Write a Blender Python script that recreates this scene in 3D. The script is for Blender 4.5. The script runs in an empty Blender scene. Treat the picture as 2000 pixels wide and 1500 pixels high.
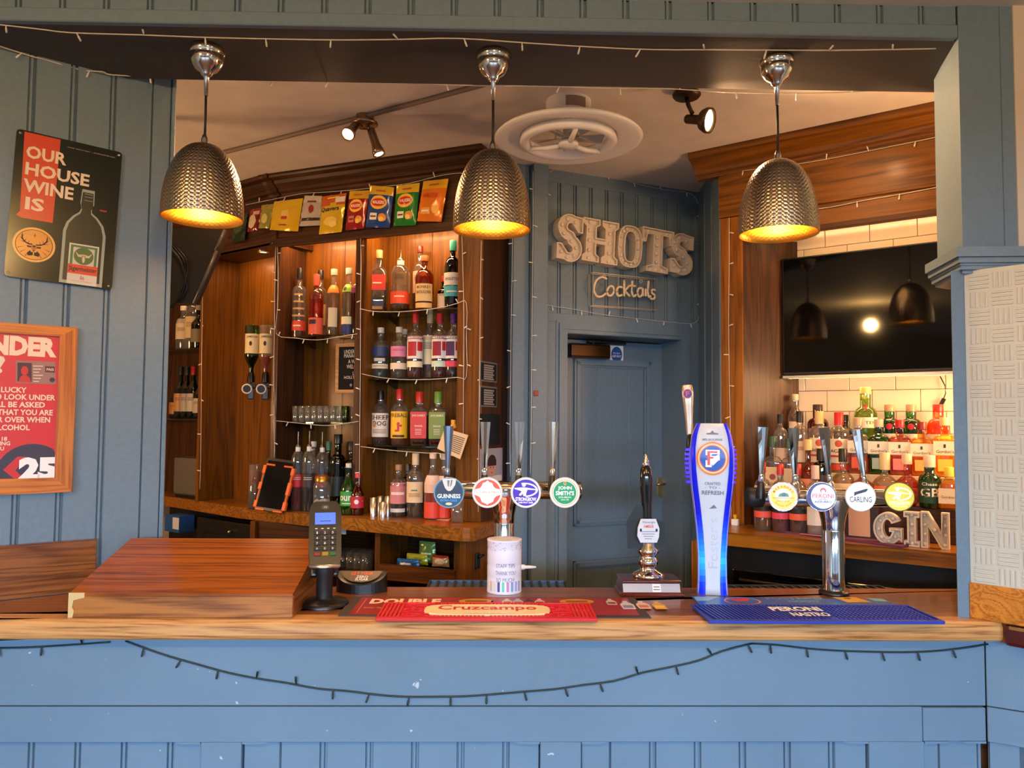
import bpy, bmesh, math, random
from mathutils import Matrix, Vector
random.seed(4)
C = bpy.context.scene.collection
SC = bpy.context.scene
R = math.radians

# ------------------------------------------------------------------ camera
FOC = 1500.0                                   # focal length in pixels of a 2000 px wide frame
CAMP = Vector((0, 0, 1.68)); YAW, PITCH, ROLL = R(-1.2), R(2.86), R(0.45)
cf = Vector((-math.sin(YAW)*math.cos(PITCH), math.cos(YAW)*math.cos(PITCH), math.sin(PITCH)))
r0 = Vector((math.cos(YAW), math.sin(YAW), 0)); u0 = r0.cross(cf)
cr = r0*math.cos(ROLL) + u0*math.sin(ROLL); cu = u0*math.cos(ROLL) - r0*math.sin(ROLL)
cam = bpy.data.cameras.new('camera'); camo = bpy.data.objects.new('camera', cam); C.objects.link(camo)
cam.sensor_width = 36; cam.lens = FOC/2000*36; cam.clip_start = 0.05
camo.matrix_world = Matrix(((cr.x, cu.x, -cf.x, CAMP.x), (cr.y, cu.y, -cf.y, CAMP.y), (cr.z, cu.z, -cf.z, CAMP.z), (0, 0, 0, 1)))
SC.camera = camo
# ------------------------------------------------------------------ light and exposure
SC.view_settings.view_transform = 'Standard'; SC.view_settings.look = 'None'
SC.view_settings.gamma = 1; SC.view_settings.use_curve_mapping = False
SC.view_settings.exposure = 0.0
SC.cycles.max_bounces = 10; SC.cycles.transparent_max_bounces = 32; SC.cycles.sample_clamp_indirect = 4
W = bpy.data.worlds.new('world'); SC.world = W; W.use_nodes = True
W.node_tree.nodes['Background'].inputs[0].default_value = (0.55, 0.72, 1, 1)
W.node_tree.nodes['Background'].inputs[1].default_value = 0.6
def lamp(name, typ, loc, power, col, size=0.1, sizey=None, tgt=None, **k):
    l = bpy.data.lights.new(name, typ); l.energy = power; l.color = col
    if typ == 'AREA':
        l.size = size
        if sizey: l.shape = 'RECTANGLE'; l.size_y = sizey
    else: l.shadow_soft_size = size
    for a, b in k.items(): setattr(l, a, b)
    o = bpy.data.objects.new(name, l); C.objects.link(o); o.location = loc
    if tgt is not None: o.rotation_euler = (Vector(tgt)-Vector(loc)).to_track_quat('-Z', 'Y').to_euler()
    return o
DAY = (0.62, 0.82, 1.0); WARM = (1.0, 0.60, 0.24); WARM2 = (1.0, 0.55, 0.25)
# daylight: the sky over the street, let in by the two windows in the rear wall
lamp('street_sky', 'AREA', (0, -6.4, 3.2), 3900, (.60, .87, 1.22), 9.0, 2.5, (0, -3.4, 1.75))
# warm ceiling lights of the customers' side
for lx, ly, pw in ((-2.0, .1, 85), (.2, .0, 78), (2.1, -.1, 26)): lamp('room_ceiling_light', 'POINT', (lx, ly, 2.75), pw, (1, .58, .20), .05)
# unseen warm fill spots added behind the beam to brighten the serving side
for lx in (-1.1, 1.3): lamp('serving_fill_light', 'SPOT', (lx, 2.86, 3.02), 26, (1, .54, .25), .04, None, (lx*.8, 4.1, 1.2), spot_size=R(140), spot_blend=1)
# fill points added out of view behind boarded wall and pier, brightening the ceiling
lamp('side_fill_light', 'POINT', (-2.75, 3.35, 1.75), 80, (1, .54, .25), .2)
lamp('side_fill_light', 'POINT', (2.25, 2.85, 1.9), 55, (1, .54, .25), .15)
# ------------------------------------------------------------------ helpers
def lin(c):
    c = c/255
    return c/12.92 if c <= 0.04045 else ((c+0.055)/1.055)**2.4
def rgb(*c): return (lin(c[0]), lin(c[1]), lin(c[2]), 1)
MATS = {}
def pm(name, col, rough=0.5, metal=0.0, emit=None, bump=None, var=None, coat=0, spec=None, trans=0):
    if name in MATS: return MATS[name]
    m = bpy.data.materials.new(name); m.use_nodes = True; nt = m.node_tree; b = nt.nodes['Principled BSDF']
    col = rgb(*col) if max(col) > 1.01 else (*col[:3], 1)
    b.inputs['Base Color'].default_value = col; b.inputs['Roughness'].default_value = rough; b.inputs['Metallic'].default_value = metal
    if coat: b.inputs['Coat Weight'].default_value = coat; b.inputs['Coat Roughness'].default_value = 0.12
    if spec is not None: b.inputs['Specular IOR Level'].default_value = spec
    if trans: b.inputs['Transmission Weight'].default_value = trans
    if emit:
        ec = rgb(*emit[0]) if max(emit[0]) > 1.01 else (*emit[0][:3], 1)
        b.inputs['Emission Color'].default_value = ec; b.inputs['Emission Strength'].default_value = emit[1]
    if bump or var:
        tc = nt.nodes.new('ShaderNodeTexCoord'); mp = nt.nodes.new('ShaderNodeMapping'); nt.links.new(tc.outputs['Object'], mp.inputs[0])
        n = nt.nodes.new('ShaderNodeTexNoise'); nt.links.new(mp.outputs[0], n.inputs['Vector'])
        n.inputs['Scale'].default_value = (bump or var)[0]; n.inputs['Detail'].default_value = 5
        if bump:
            bp = nt.nodes.new('ShaderNodeBump'); bp.inputs['Strength'].default_value = bump[1]; bp.inputs['Distance'].default_value = 0.004
            nt.links.new(n.outputs[0], bp.inputs['Height']); nt.links.new(bp.outputs[0], b.inputs['Normal'])
        if var:
            mx = nt.nodes.new('ShaderNodeMix'); mx.data_type = 'RGBA'; mx.inputs[6].default_value = col
            mx.inputs[7].default_value = (*[v*var[1] for v in col[:3]], 1)
            rp = nt.nodes.new('ShaderNodeMapRange'); rp.inputs[1].default_value = .35; rp.inputs[2].default_value = .65
            nt.links.new(n.outputs[0], rp.inputs[0]); nt.links.new(rp.outputs[0], mx.inputs[0]); nt.links.new(mx.outputs[2], b.inputs['Base Color'])
    MATS[name] = m; return m
def wood(name, c1, c2, axis='x', rough=0.35, scale=9.0, coat=0.3, c3=None):
    """stained timber with the grain running along one local axis"""
    if name in MATS: return MATS[name]
    m = bpy.data.materials.new(name); m.use_nodes = True; nt = m.node_tree; b = nt.nodes['Principled BSDF']; N = nt.nodes.new; L = nt.links.new
    tc = N('ShaderNodeTexCoord'); mp = N('ShaderNodeMapping'); L(tc.outputs['Object'], mp.inputs[0])
    st = {'x': (0.045, 1, 1), 'y': (1, 0.045, 1), 'z': (1, 1, 0.045)}[axis]; mp.inputs['Scale'].default_value = st
    n0 = N('ShaderNodeTexNoise'); n0.inputs['Scale'].default_value = scale; n0.inputs['Detail'].default_value = 2; n0.inputs['Distortion'].default_value = 0.6; L(mp.outputs[0], n0.inputs['Vector'])
    mu = N('ShaderNodeMath'); mu.operation = 'MULTIPLY'; mu.inputs[1].default_value = 9; L(n0.outputs[0], mu.inputs[0])
    fr = N('ShaderNodeMath'); fr.operation = 'PINGPONG'; fr.inputs[1].default_value = 0.5; L(mu.outputs[0], fr.inputs[0])
    n1 = N('ShaderNodeTexNoise'); n1.inputs['Scale'].default_value = scale*14; n1.inputs['Detail'].default_value = 4; L(mp.outputs[0], n1.inputs['Vector'])
    ad = N('ShaderNodeMath'); ad.operation = 'ADD'; L(fr.outputs[0], ad.inputs[0]); L(n1.outputs[0], ad.inputs[1])
    cr_ = N('ShaderNodeValToRGB'); L(ad.outputs[0], cr_.inputs[0]); e = cr_.color_ramp.elements
    e[0].position = 0.38; e[0].color = rgb(*c2); e[1].position = 0.95; e[1].color = rgb(*c1)
    if c3: k = e.new(0.62); k.color = rgb(*c3)
    L(cr_.outputs[0], b.inputs['Base Color']); b.inputs['Roughness'].default_value = rough
    b.inputs['Coat Weight'].default_value = coat; b.inputs['Coat Roughness'].default_value = 0.15; b.inputs['Specular IOR Level'].default_value = 0.3
    bp = N('ShaderNodeBump'); bp.inputs['Strength'].default_value = 0.12; bp.inputs['Distance'].default_value = 0.002; L(n1.outputs[0], bp.inputs['Height']); L(bp.outputs[0], b.inputs['Normal'])
    MATS[name] = m; return m
def glass(name, tint=(1, 1, 1), refl=1.0, rough=0.02, brighten=0.0):
    """thin glass: sees through with its tint and mirrors at grazing angles"""
    if name in MATS: return MATS[name]
    m = bpy.data.materials.new(name); m.use_nodes = True; nt = m.node_tree; nt.nodes.clear(); N = nt.nodes.new; L = nt.links.new
    o = N('ShaderNodeOutputMaterial'); mix = N('ShaderNodeMixShader'); t = N('ShaderNodeBsdfTransparent'); g = N('ShaderNodeBsdfGlossy'); fz = N('ShaderNodeFresnel')
    t.inputs[0].default_value = (*tint[:3], 1); g.inputs['Roughness'].default_value = rough; fz.inputs[0].default_value = 1.5
    mu = N('ShaderNodeMath'); mu.operation = 'MULTIPLY_ADD'; mu.inputs[1].default_value = refl*1.5; mu.inputs[2].default_value = 0.03; L(fz.outputs[0], mu.inputs[0])
    cl = N('ShaderNodeMath'); cl.operation = 'MINIMUM'; cl.inputs[1].default_value = .7; L(mu.outputs[0], cl.inputs[0])
    L(cl.outputs[0], mix.inputs[0]); L(t.outputs[0], mix.inputs[1]); L(g.outputs[0], mix.inputs[2])
    if brighten:  # white scatter mixed in so clear glass looks better lit
        bri_ = N('ShaderNodeMixShader'); bri_.inputs[0].default_value = brighten; df = N('ShaderNodeBsdfTranslucent'); df.inputs[0].default_value = (.95, .95, .92, 1); d2 = N('ShaderNodeBsdfDiffuse'); d2.inputs[0].default_value = (.95, .95, .92, 1); m3 = N('ShaderNodeMixShader')
        L(df.outputs[0], m3.inputs[1]); L(d2.outputs[0], m3.inputs[2]); L(mix.outputs[0], bri_.inputs[1]); L(m3.outputs[0], bri_.inputs[2]); mix = bri_
    L(mix.outputs[0], o.inputs[0])
    MATS[name] = m; return m
def liquid(name, tint, body=0.35):
    """coloured drink: partly clear, partly scattering"""
    if name in MATS: return MATS[name]
    m = bpy.data.materials.new(name); m.use_nodes = True; nt = m.node_tree; nt.nodes.clear(); N = nt.nodes.new; L = nt.links.new
    o = N('ShaderNodeOutputMaterial'); mix = N('ShaderNodeMixShader'); t = N('ShaderNodeBsdfTransparent'); d = N('ShaderNodeBsdfDiffuse'); tl = N('ShaderNodeBsdfTranslucent'); m2 = N('ShaderNodeMixShader')
    c = rgb(*tint); t.inputs[0].default_value = c; d.inputs[0].default_value = c; tl.inputs[0].default_value = c
    L(d.outputs[0], m2.inputs[1]); L(tl.outputs[0], m2.inputs[2]); mix.inputs[0].default_value = body
    L(t.outputs[0], mix.inputs[1]); L(m2.outputs[0], mix.inputs[2]); L(mix.outputs[0], o.inputs[0])
    MATS[name] = m; return m
def ink(c, rough=0.5, emit=0):
    c = tuple(int(v) for v in c)
    return pm('ink %d %d %d%s' % (*c, ' lit' if emit else ''), c, rough, emit=((c, emit) if emit else None))

class MB:
    def __init__(s, curved=0): s.curved = curved; s.v = []; s.f = []; s.m = []; s.s = []; s.mats = []
    def mi(s, mat):
        if mat not in s.mats: s.mats.append(mat)
        return s.mats.index(mat)
    def add(s, vs, fs, mat, M=None, smooth=False):
        k = len(s.v); i = s.mi(mat)
        s.v += [tuple(M @ Vector(v)) if M else tuple(v) for v in vs]
        for f in fs: s.f.append([a+k for a in f]); s.m.append(i); s.s.append(smooth)
        return s
    def box(s, x0, x1, y0, y1, z0, z1, mat, M=None, bev=0):
        if bev:
            bm = bmesh.new(); bmesh.ops.create_cube(bm, size=1)
            for v in bm.verts: v.co = Vector(((x0+x1)/2+v.co.x*(x1-x0), (y0+y1)/2+v.co.y*(y1-y0), (z0+z1)/2+v.co.z*(z1-z0)))
            bmesh.ops.bevel(bm, geom=bm.edges[:], offset=bev, segments=1 if bev < .004 else 2, affect='EDGES', profile=0.6)
            bm.verts.index_update(); s.add([v.co.copy() for v in bm.verts], [[v.index for v in f.verts] for f in bm.faces], mat, M); bm.free(); return s
        vs = [(x, y, z) for z in (z0, z1) for y in (y0, y1) for x in (x0, x1)]
        return s.add(vs, [(0, 2, 3, 1), (4, 5, 7, 6), (0, 1, 5, 4), (2, 6, 7, 3), (0, 4, 6, 2), (1, 3, 7, 5)], mat, M)
    def prism(s, poly, a0, a1, axis, mat, M=None, smooth=False):
        n = len(poly); mk = {'z': lambda p, a: (p[0], p[1], a), 'y': lambda p, a: (p[0], a, p[1]), 'x': lambda p, a: (a, p[0], p[1])}[axis]
        vs = [mk(p, a0) for p in poly]+[mk(p, a1) for p in poly]
        area = sum(poly[i][0]*poly[(i+1) % n][1]-poly[(i+1) % n][0]*poly[i][1] for i in range(n))
        flip = (area < 0) ^ (axis == 'y')
        fs = [list(range(n))[::-1], list(range(n, 2*n))]+[[i, (i+1) % n, n+(i+1) % n, n+i] for i in range(n)]
        if flip: fs = [f[::-1] for f in fs]
        s.add(vs, fs[:2], mat, M); k = len(s.v)-2*n
        i = s.mi(mat)
        for f in fs[2:]: s.f.append([a+k for a in f]); s.m.append(i); s.s.append(smooth)
        return s
    def lathe(s, prof, mat, n=20, M=None, sq=0, dy=1.0, smooth=True, dx=1.0, cap=True):
        vs = []; fs = []
        for r, z in prof:
            for i in range(n):
                a = 2*math.pi*(i+.5)/n; c, d = math.cos(a), math.sin(a)
                q = 1 if not sq else 1/((abs(c)**sq+abs(d)**sq)**(1/sq))
                vs.append((r*q*c*dx, r*q*d*dy, z))
        for k in range(len(prof)-1):
            for i in range(n):
                j = (i+1) % n; fs.append((k*n+i, k*n+j, k*n+n+j, k*n+n+i))
        s.add(vs, fs, mat, M, smooth)
        if cap and prof[0][0] > 1e-6: s.add(vs[:n], [list(range(n))[::-1]], mat, M)
        if cap and prof[-1][0] > 1e-6: s.add(vs[-n:], [list(range(n))], mat, M)
        return s
    def tube(s, pts, r, mat, n=6, M=None, smooth=True, taper=None):
        P = [Vector(p) for p in pts]; vs = []; fs = []; up = Vector((0, 0, 1)); N = len(P)
        for i, p in enumerate(P):
            t = (P[min(i+1, N-1)]-P[max(i-1, 0)]).normalized()
            a = t.cross(up)
            if a.length < 0.05: a = t.cross(Vector((0, 1, 0)))
            a.normalize(); b = a.cross(t); rr = r if taper is None else taper[i]
            for k in range(n):
                w = 2*math.pi*k/n; vs.append(p+a*rr*math.cos(w)+b*rr*math.sin(w))
        for i in range(N-1):
            for k in range(n): q = (k+1) % n; fs.append((i*n+k, i*n+n+k, i*n+n+q, i*n+q))
        fs.append(list(range(n))); fs.append([(N-1)*n+k for k in range(n)][::-1])
        return s.add(vs, fs, mat, M, smooth)
    def ball(s, c, r, mat, n=10, M=None, sz=1.0):
        prof = [(r*math.sin(math.pi*k/(n//2)), -r*sz*math.cos(math.pi*k/(n//2))) for k in range(n//2+1)]
        prof[0] = (0, -r*sz); prof[-1] = (0, r*sz)
        T = Matrix.Translation(c); return s.lathe(prof, mat, n, (M @ T) if M else T)
    def flat(s, poly, mat, fn):
        """a flat print: 2-D polygon carried onto a surface by fn(x, z) -> point"""
        if not s.curved: return s.add([fn(*p) for p in poly], [list(range(len(poly)))], mat)
        E_ = []                                             # on a curved surface: rings towards the middle, edges cut short
        for i, a in enumerate(poly):
            b = poly[(i+1) % len(poly)]; k = max(1, int(math.hypot(b[0]-a[0], b[1]-a[1])/s.curved))
            E_ += [(a[0]+(b[0]-a[0])*j/k, a[1]+(b[1]-a[1])*j/k) for j in range(k)]
        n = len(E_); cx = sum(p[0] for p in E_)/n; cz = sum(p[1] for p in E_)/n; rg = (1, .7, .4)
        vs = [fn(cx+(p[0]-cx)*g, cz+(p[1]-cz)*g) for g in rg for p in E_]+[fn(cx, cz)]
        fs = [(k*n+i, k*n+(i+1) % n, (k+1)*n+(i+1) % n, (k+1)*n+i) for k in range(2) for i in range(n)]+[(2*n+i, 2*n+(i+1) % n, 3*n) for i in range(n)]
        return s.add(vs, fs, mat)
    def text(s, body, mat, w, h, fn, cx=0, cz=0, bold=0.0, keep=True, al=0):
        vs, fs = textmesh(body, bold)
        x0 = min(v[0] for v in vs); x1 = max(v[0] for v in vs); y0 = min(v[1] for v in vs); y1 = max(v[1] for v in vs)
        sx, sy = w/(x1-x0), h/(y1-y0)
        return s.add([fn(cx+(v[0]-(x0+x1)/2)*sx, cz+(v[1]-(y0+y1)/2)*sy) for v in vs], fs, mat)
    def build(s, name, parent=None, M=None):
        me = bpy.data.meshes.new(name); me.from_pydata(s.v, [], s.f); me.update()
        for m in s.mats: me.materials.append(m)
        me.polygons.foreach_set('material_index', s.m); me.polygons.foreach_set('use_smooth', s.s)
        o = bpy.data.objects.new(name, me); C.objects.link(o)
        if M is not None: o.matrix_local = M
        if parent is not None: o.parent = parent
        return o
TXT = {}
def textmesh(body, bold=0.0):
    k = (body, bold)
    if k not in TXT:
        cu_ = bpy.data.curves.new('lettering', 'FONT'); cu_.body = body; cu_.offset = bold; cu_.resolution_u = 2; cu_.align_x = 'CENTER'
        o = bpy.data.objects.new('lettering', cu_); me = bpy.data.meshes.new_from_object(o)
        TXT[k] = ([tuple(v.co) for v in me.vertices], [list(p.vertices) for p in me.polygons])
        bpy.data.objects.remove(o); bpy.data.meshes.remove(me); bpy.data.curves.remove(cu_)
    return TXT[k]
def ell(cx, cz, rx, rz, n=24): return [(cx+rx*math.cos(2*math.pi*i/n), cz+rz*math.sin(2*math.pi*i/n)) for i in range(n)]
def rect(x0, x1, z0, z1): return [(x0, z0), (x1, z0), (x1, z1), (x0, z1)]
def planar(y): return lambda x, z: (x, y, z)
def ontop(z): return lambda x, y: (x, y, z)
def tag(o, label, cat, group=None, kind=None):
    o['label'] = label; o['category'] = cat
    if group: o['group'] = group
    if kind: o['kind'] = kind
    return o
def thing(name, label, cat, loc=(0, 0, 0), rz=0, group=None):
    o = bpy.data.objects.new(name, None); C.objects.link(o); o.empty_display_size = .05
    o.location = loc; o.rotation_euler = (0, 0, rz); return tag(o, label, cat, group)
def struct(name, label=None, loc=(0, 0, 0), rz=0):
    o = bpy.data.objects.new(name, None); C.objects.link(o); o.location = loc; o.rotation_euler = (0, 0, rz); o['kind'] = 'structure'
    o['category'] = 'wall' if 'wall' in name else name.split('_')[0]
    if label: o['label'] = label
    return o
# survey: where the sight line through a measured point of the photograph meets a real plane of the room
def ray(px, py): return cf+cr*((px-1000)/FOC)-cu*((py-750)/FOC)
def atz(px, py, z): d = ray(px, py); return CAMP+d*((z-CAMP.z)/d.z)
def aty(px, py, y): d = ray(px, py); return CAMP+d*((y-CAMP.y)/d.y)
class Frame:
    """a vertical wall plane: local x runs along it, local y into depth, z up"""
    def __init__(s, ox, oy, ang):
        a = R(ang); s.a = a; s.o = Vector((ox, oy, 0)); s.ex = Vector((math.cos(a), math.sin(a), 0)); s.ey = Vector((-math.sin(a), math.cos(a), 0))
    def xz(s, px, py, yl=0):
        d = ray(px, py); o = s.o+s.ey*yl; p = CAMP+d*((o-CAMP).dot(s.ey)/d.dot(s.ey)); return (p-s.o).dot(s.ex), p.z
    def w(s, x, y, z=0): p = s.o+s.ex*x+s.ey*y; return Vector((p.x, p.y, z))
    def pw(s, px, py, yl=0): x, z = s.xz(px, py, yl); return s.w(x, yl, z)
    def M(s, x=0, y=0, z=0): return Matrix.Translation(s.w(x, y, z)) @ Matrix.Rotation(s.a, 4, 'Z')
LW = Frame(-1.393, 2.672, 35.7); DW = Frame(.268, 4.055, 22.7); LC = Frame(-.07, 3.79, -23.5); RC = Frame(1.124, 3.807, -36.9); FR = Frame(0, 2.33, 0)
LD = Frame(-1.253, 4.304, -37)

# ------------------------------------------------------------------ materials
M_paint = pm('blue grey paint', (0.142, 0.212, 0.275), 0.42, bump=(60, .10), var=(2.5, .9))
M_bar = pm('scuffed blue grey bar paint', (0.130, 0.212, 0.296), 0.42, bump=(60, .10))
def scuff(m, col, chip):
    """soft brush variation and a few small pale chips in the paint"""
    nt = m.node_tree; N = nt.nodes.new; L = nt.links.new; tc = N('ShaderNodeTexCoord'); mx = None; b = nt.nodes['Principled BSDF']; last = None
    for sc_, lo, hi, c in ((2.5, .35, .65, tuple(v*.9 for v in col)), (26, .735, .75, chip)):
        n = N('ShaderNodeTexNoise'); n.inputs['Scale'].default_value = sc_; n.inputs['Detail'].default_value = 4; L(tc.outputs['Object'], n.inputs['Vector'])
        r_ = N('ShaderNodeMapRange'); r_.inputs[1].default_value = lo; r_.inputs[2].default_value = hi; L(n.outputs[0], r_.inputs[0])
        mx = N('ShaderNodeMix'); mx.data_type = 'RGBA'; mx.inputs[6].default_value = (*col, 1); mx.inputs[7].default_value = (*c, 1); L(r_.outputs[0], mx.inputs[0])
        if last: L(last, mx.inputs[6])
        last = mx.outputs[2]
    L(last, b.inputs['Base Color'])
scuff(M_bar, (0.130, 0.212, 0.296), (.45, .52, .56))
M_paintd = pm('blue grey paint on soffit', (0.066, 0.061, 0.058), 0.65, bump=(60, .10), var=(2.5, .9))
M_plaster = pm('cream plaster', (205, 190, 172), 0.8, bump=(25, .15))
M_ceil = pm('cream ceiling paint', (0.72, 0.66, 0.58), 0.75, bump=(9, .2), var=(1.3, .92))
M_oak = wood('oak nosing', (206, 152, 92), (138, 86, 42), 'x', .3, 14, .4, (186, 132, 76))
M_top = wood('counter top timber', (140, 84, 40), (84, 44, 18), 'x', .28, 12, .4)
M_red = wood('red brown varnished lid', (152, 80, 22), (100, 46, 10), 'x', .22, 11, .4)
M_cabz = wood('brown cabinet timber upright', (114, 68, 10), (80, 46, 6), 'z', .4, 10, .12)
M_cabx = wood('brown cabinet timber lengthwise', (108, 64, 12), (62, 34, 6), 'x', .4, 9, .12)
M_dark = wood('dark cornice timber', (76, 42, 12), (40, 21, 6), 'x', .5, 9, .1)
M_darkz = wood('dark panel timber', (78, 44, 18), (42, 22, 9), 'z', .45, 10, .08)
M_wk = wood('worktop timber', (156, 98, 24), (98, 56, 10), 'x', .3, 10, .25)
M_frame = wood('orange frame timber', (196, 116, 46), (150, 78, 26), 'z', .35, 14, .3)
M_skirt = wood('orange skirting timber', (206, 132, 48), (158, 88, 24), 'x', .35, 14, .3)
M_chrome = pm('chrome', (.82, .82, .83), .08, 1.0)
M_steel = pm('brushed steel', (.66, .65, .63), .28, 1.0)
M_black = pm('black plastic', (14, 14, 15), .35)
M_satin = pm('satin black', (24, 24, 25), .5)
M_white = pm('white plastic', (226, 220, 212), .4)
M_wire = pm('white light cable', (205, 195, 182), .5)
M_bulb = pm('milky light tip', (235, 228, 215), .3)
M_wired = pm('dark green light cable', (22, 38, 40), .5)
M_brass = pm('brass', (.72, .50, .20), .25, 1.0)
M_bronze = pm('bronze brown metal', (64, 40, 20), .3, .7)
M_glass = glass('clear glass', (.98, .985, .98), 1.8, .02, .055); M_shelf = glass('shelf glass', (.62, .72, .62), 1.3)
M_shot = glass('shiny clear glass', (.98, .99, .98), 2.6, .02, .09); M_cream = ink((238, 226, 200)); M_wht = ink((240, 238, 232)); M_blk = ink((18, 18, 20))
# ================================================================== THE ROOM
def board_poly(w, d=.016):
    """one tongue-and-groove board seen from above: flat face, then a bead, rebated at both edges"""
    return [(0, d), (0, .011), (.002, .010), (.004, 0), (w-.0195, 0), (w-.0175, .009), (w-.0155, .009), (w-.0135, .001), (w-.0065, .001), (w-.0045, .010), (w, .011), (w, d)]
def boards(parent, x0, x1, w, z0, z1, y, mat, M=None, start=None):
    x = x0 if start is None else start
    while x < x1-.004:
        a, b = max(x, x0), min(x+w, x1)
        if b-a > .012:
            p = board_poly(w) if b-a > w-.002 else [(0, .014), (0, .006), (.003, 0), (b-a-.003, 0), (b-a, .006), (b-a, .014)]
            MB().prism([(q[0]+a, q[1]+y) for q in p], z0, z1, 'z', mat).build('board', parent)
        x += w
def solid(name, *boxes, parent=None, mat=None, kind='structure', bev=0):
    m = MB()
    for b in boxes: m.box(*b, mat, bev=bev)
    o = m.build(name, parent)
    if parent is None: o['kind'] = kind
    return o
M_floor = wood('dark floorboards', (90, 60, 40), (58, 38, 24), 'y', .5, 8, .1)
solid('floor', (-4.2, 4.2, -4.2, 6.4, -.1, 0), mat=M_floor)
ce = solid('ceiling', (-4.2, 4.2, -4.2, 2.33, 3.0, 3.1), mat=M_ceil)
solid('ceiling_section', (-4.2, 4.2, 2.5, 6.4, 3.04, 3.1), parent=ce, mat=M_ceil)
M_room = pm('pale room paint', (150, 146, 138), .8)
solid('wall_rear', (-4.2, -3.6, -4.3, -4.2, 0, 3.1), (-.3, .3, -4.3, -4.2, 0, 3.1), (3.6, 4.2, -4.3, -4.2, 0, 3.1), (-4.2, 4.2, -4.3, -4.2, 0, .75), (-4.2, 4.2, -4.3, -4.2, 2.25, 3.1), mat=M_room)
solid('wall_side_left', (-4.3, -4.2, -4.2, 6.4, 0, 3.1), mat=M_room)
solid('wall_side_right', (4.2, 4.3, -4.2, 6.4, 0, 3.1), mat=M_room)
solid('wall_far', (-4.2, 4.2, 6.4, 6.5, 0, 3.1), mat=M_plaster)
# --- beam over the bar: boarded fascia, lower rail and soffit
wf = struct('wall_front', 'grey boarded beam spanning above the bar opening')
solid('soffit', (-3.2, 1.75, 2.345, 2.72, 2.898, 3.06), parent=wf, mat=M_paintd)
solid('fascia_rail', (-3.2, 1.44, 2.32, 2.345, 2.895, 2.938), parent=wf, mat=M_paint, bev=.003)
boards(wf, -3.1, 1.44, .1335, 2.936, 3.0, 2.328, M_paint, start=FR.xz(128, 20, 0)[0]-.1335*14)
# --- boarded wall at the left, running back to the opening
wl = struct('wall_left', 'grey boarded wall left of the bar opening', LW.o, LW.a)
gx = LW.xz(135, 580)[0]
MB().box(-2.6, .24, .012, .10, .0, 3.05, M_paint).build('backing', wl)
boards(wl, -2.5, LW.xz(285, 600)[0], .1225, 1.1, 3.0, 0, M_paint, start=gx-.1225*20)
e0 = LW.xz(287, 600)[0]; e1 = LW.xz(322, 600)[0]; e2 = LW.xz(331.5, 600)[0]
MB().box(e0, e1, 0, .013, 1.1, 3.0, M_paint, bev=.002).build('board', wl)
MB().box(e1+.002, e2, -.006, .10, 1.0, 3.0, M_paint, bev=.003).build('end_post', wl)
MB().prism([(-2.5, -.001), (-2.5, -.022), (LW.xz(185, 1090)[0], -.022), (LW.xz(185, 1090)[0], -.001)], 1.1, 1.272, 'z', M_top).build('upstand', wl)
# --- right hand pier: splayed jamb, capital, post, papered return
wr = struct('wall_right', 'pier at the right of the bar opening')
MB().prism([(1.439, 2.32), (1.569, 2.32), (1.571, 2.324), (1.573, 2.32), (1.612, 2.32), (1.612, 2.62), (1.535, 2.62), (1.502, 2.523)], 2.20, 3.0, 'z', M_paint).build('pier_casing', wr)
MB().prism([(1.505, 2.522), (1.62, 2.72), (1.75, 2.72), (1.75, 2.5)], 2.2, 2.9, 'z', M_paint).build('rear_lining', wr)
MB().box(1.612, 2.4, 2.315, 2.45, 2.2, 3.0, M_plaster).build('plaster_panel', wr)
cap = MB()
for z0, z1, g in ((2.150, 2.160, -.012), (2.160, 2.172, 0), (2.172, 2.179, .004), (2.179, 2.196, .012), (2.196, 2.226, .022)):
    cap.prism([(1.425-g, 2.31-g), (1.72, 2.28-g), (2.2, 2.05-g), (2.2, 2.4), (1.56, 2.60), (1.478-g, 2.56)], z0, z1, 'z', M_paint)
cap.build('capital', wr)
MB().prism([(1.406, 2.33), (1.444, 2.33), (1.75, 2.6), (1.75, 2.72), (1.64, 2.72)], 1.098, 2.16, 'z', M_paint).build('post', wr)
PW = Frame(1.447, 2.337, -48); M_paper = pm('embossed white wallpaper', (202, 199, 184), .35, var=(6, .95)); MP = PW.M()
MB().box(0, .9, .004, .09, 1.1, 2.16, M_paper, MP).build('papered_face', wr)
rel = MB(); cs = .062; nz = 17
for i in range(6):
    for j in range(nz):
        x0 = .012+i*cs; z0 = 1.205+j*.0556
        for k in range(4):
            if (i+j) % 2:
                a = x0+.006+k*.0135; rel.prism([(a, .006), (a+.0025, .0012), (a+.0085, .0012), (a+.011, .006)], z0+.004, z0+.0515, 'z', M_paper, MP)
            else:
                a = z0+.004+k*.0122; rel.add([(x0+.004, .006, a), (x0+.058, .006, a), (x0+.058, .0012, a+.003), (x0+.004, .0012, a+.003), (x0+.058, .0012, a+.0075), (x0+.004, .0012, a+.0075), (x0+.058, .006, a+.01), (x0+.004, .006, a+.01)],
                        [(0, 1, 2, 3), (3, 2, 4, 5), (5, 4, 6, 7), (0, 3, 5, 7), (1, 6, 4, 2)], M_paper, MP)
o = rel.build('wallpaper_relief', wr); o['kind'] = 'stuff'
MB().box(.002, .9, -.012, .006, 1.1, 1.205, M_skirt, MP, bev=.003).build('skirting', wr)

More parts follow.
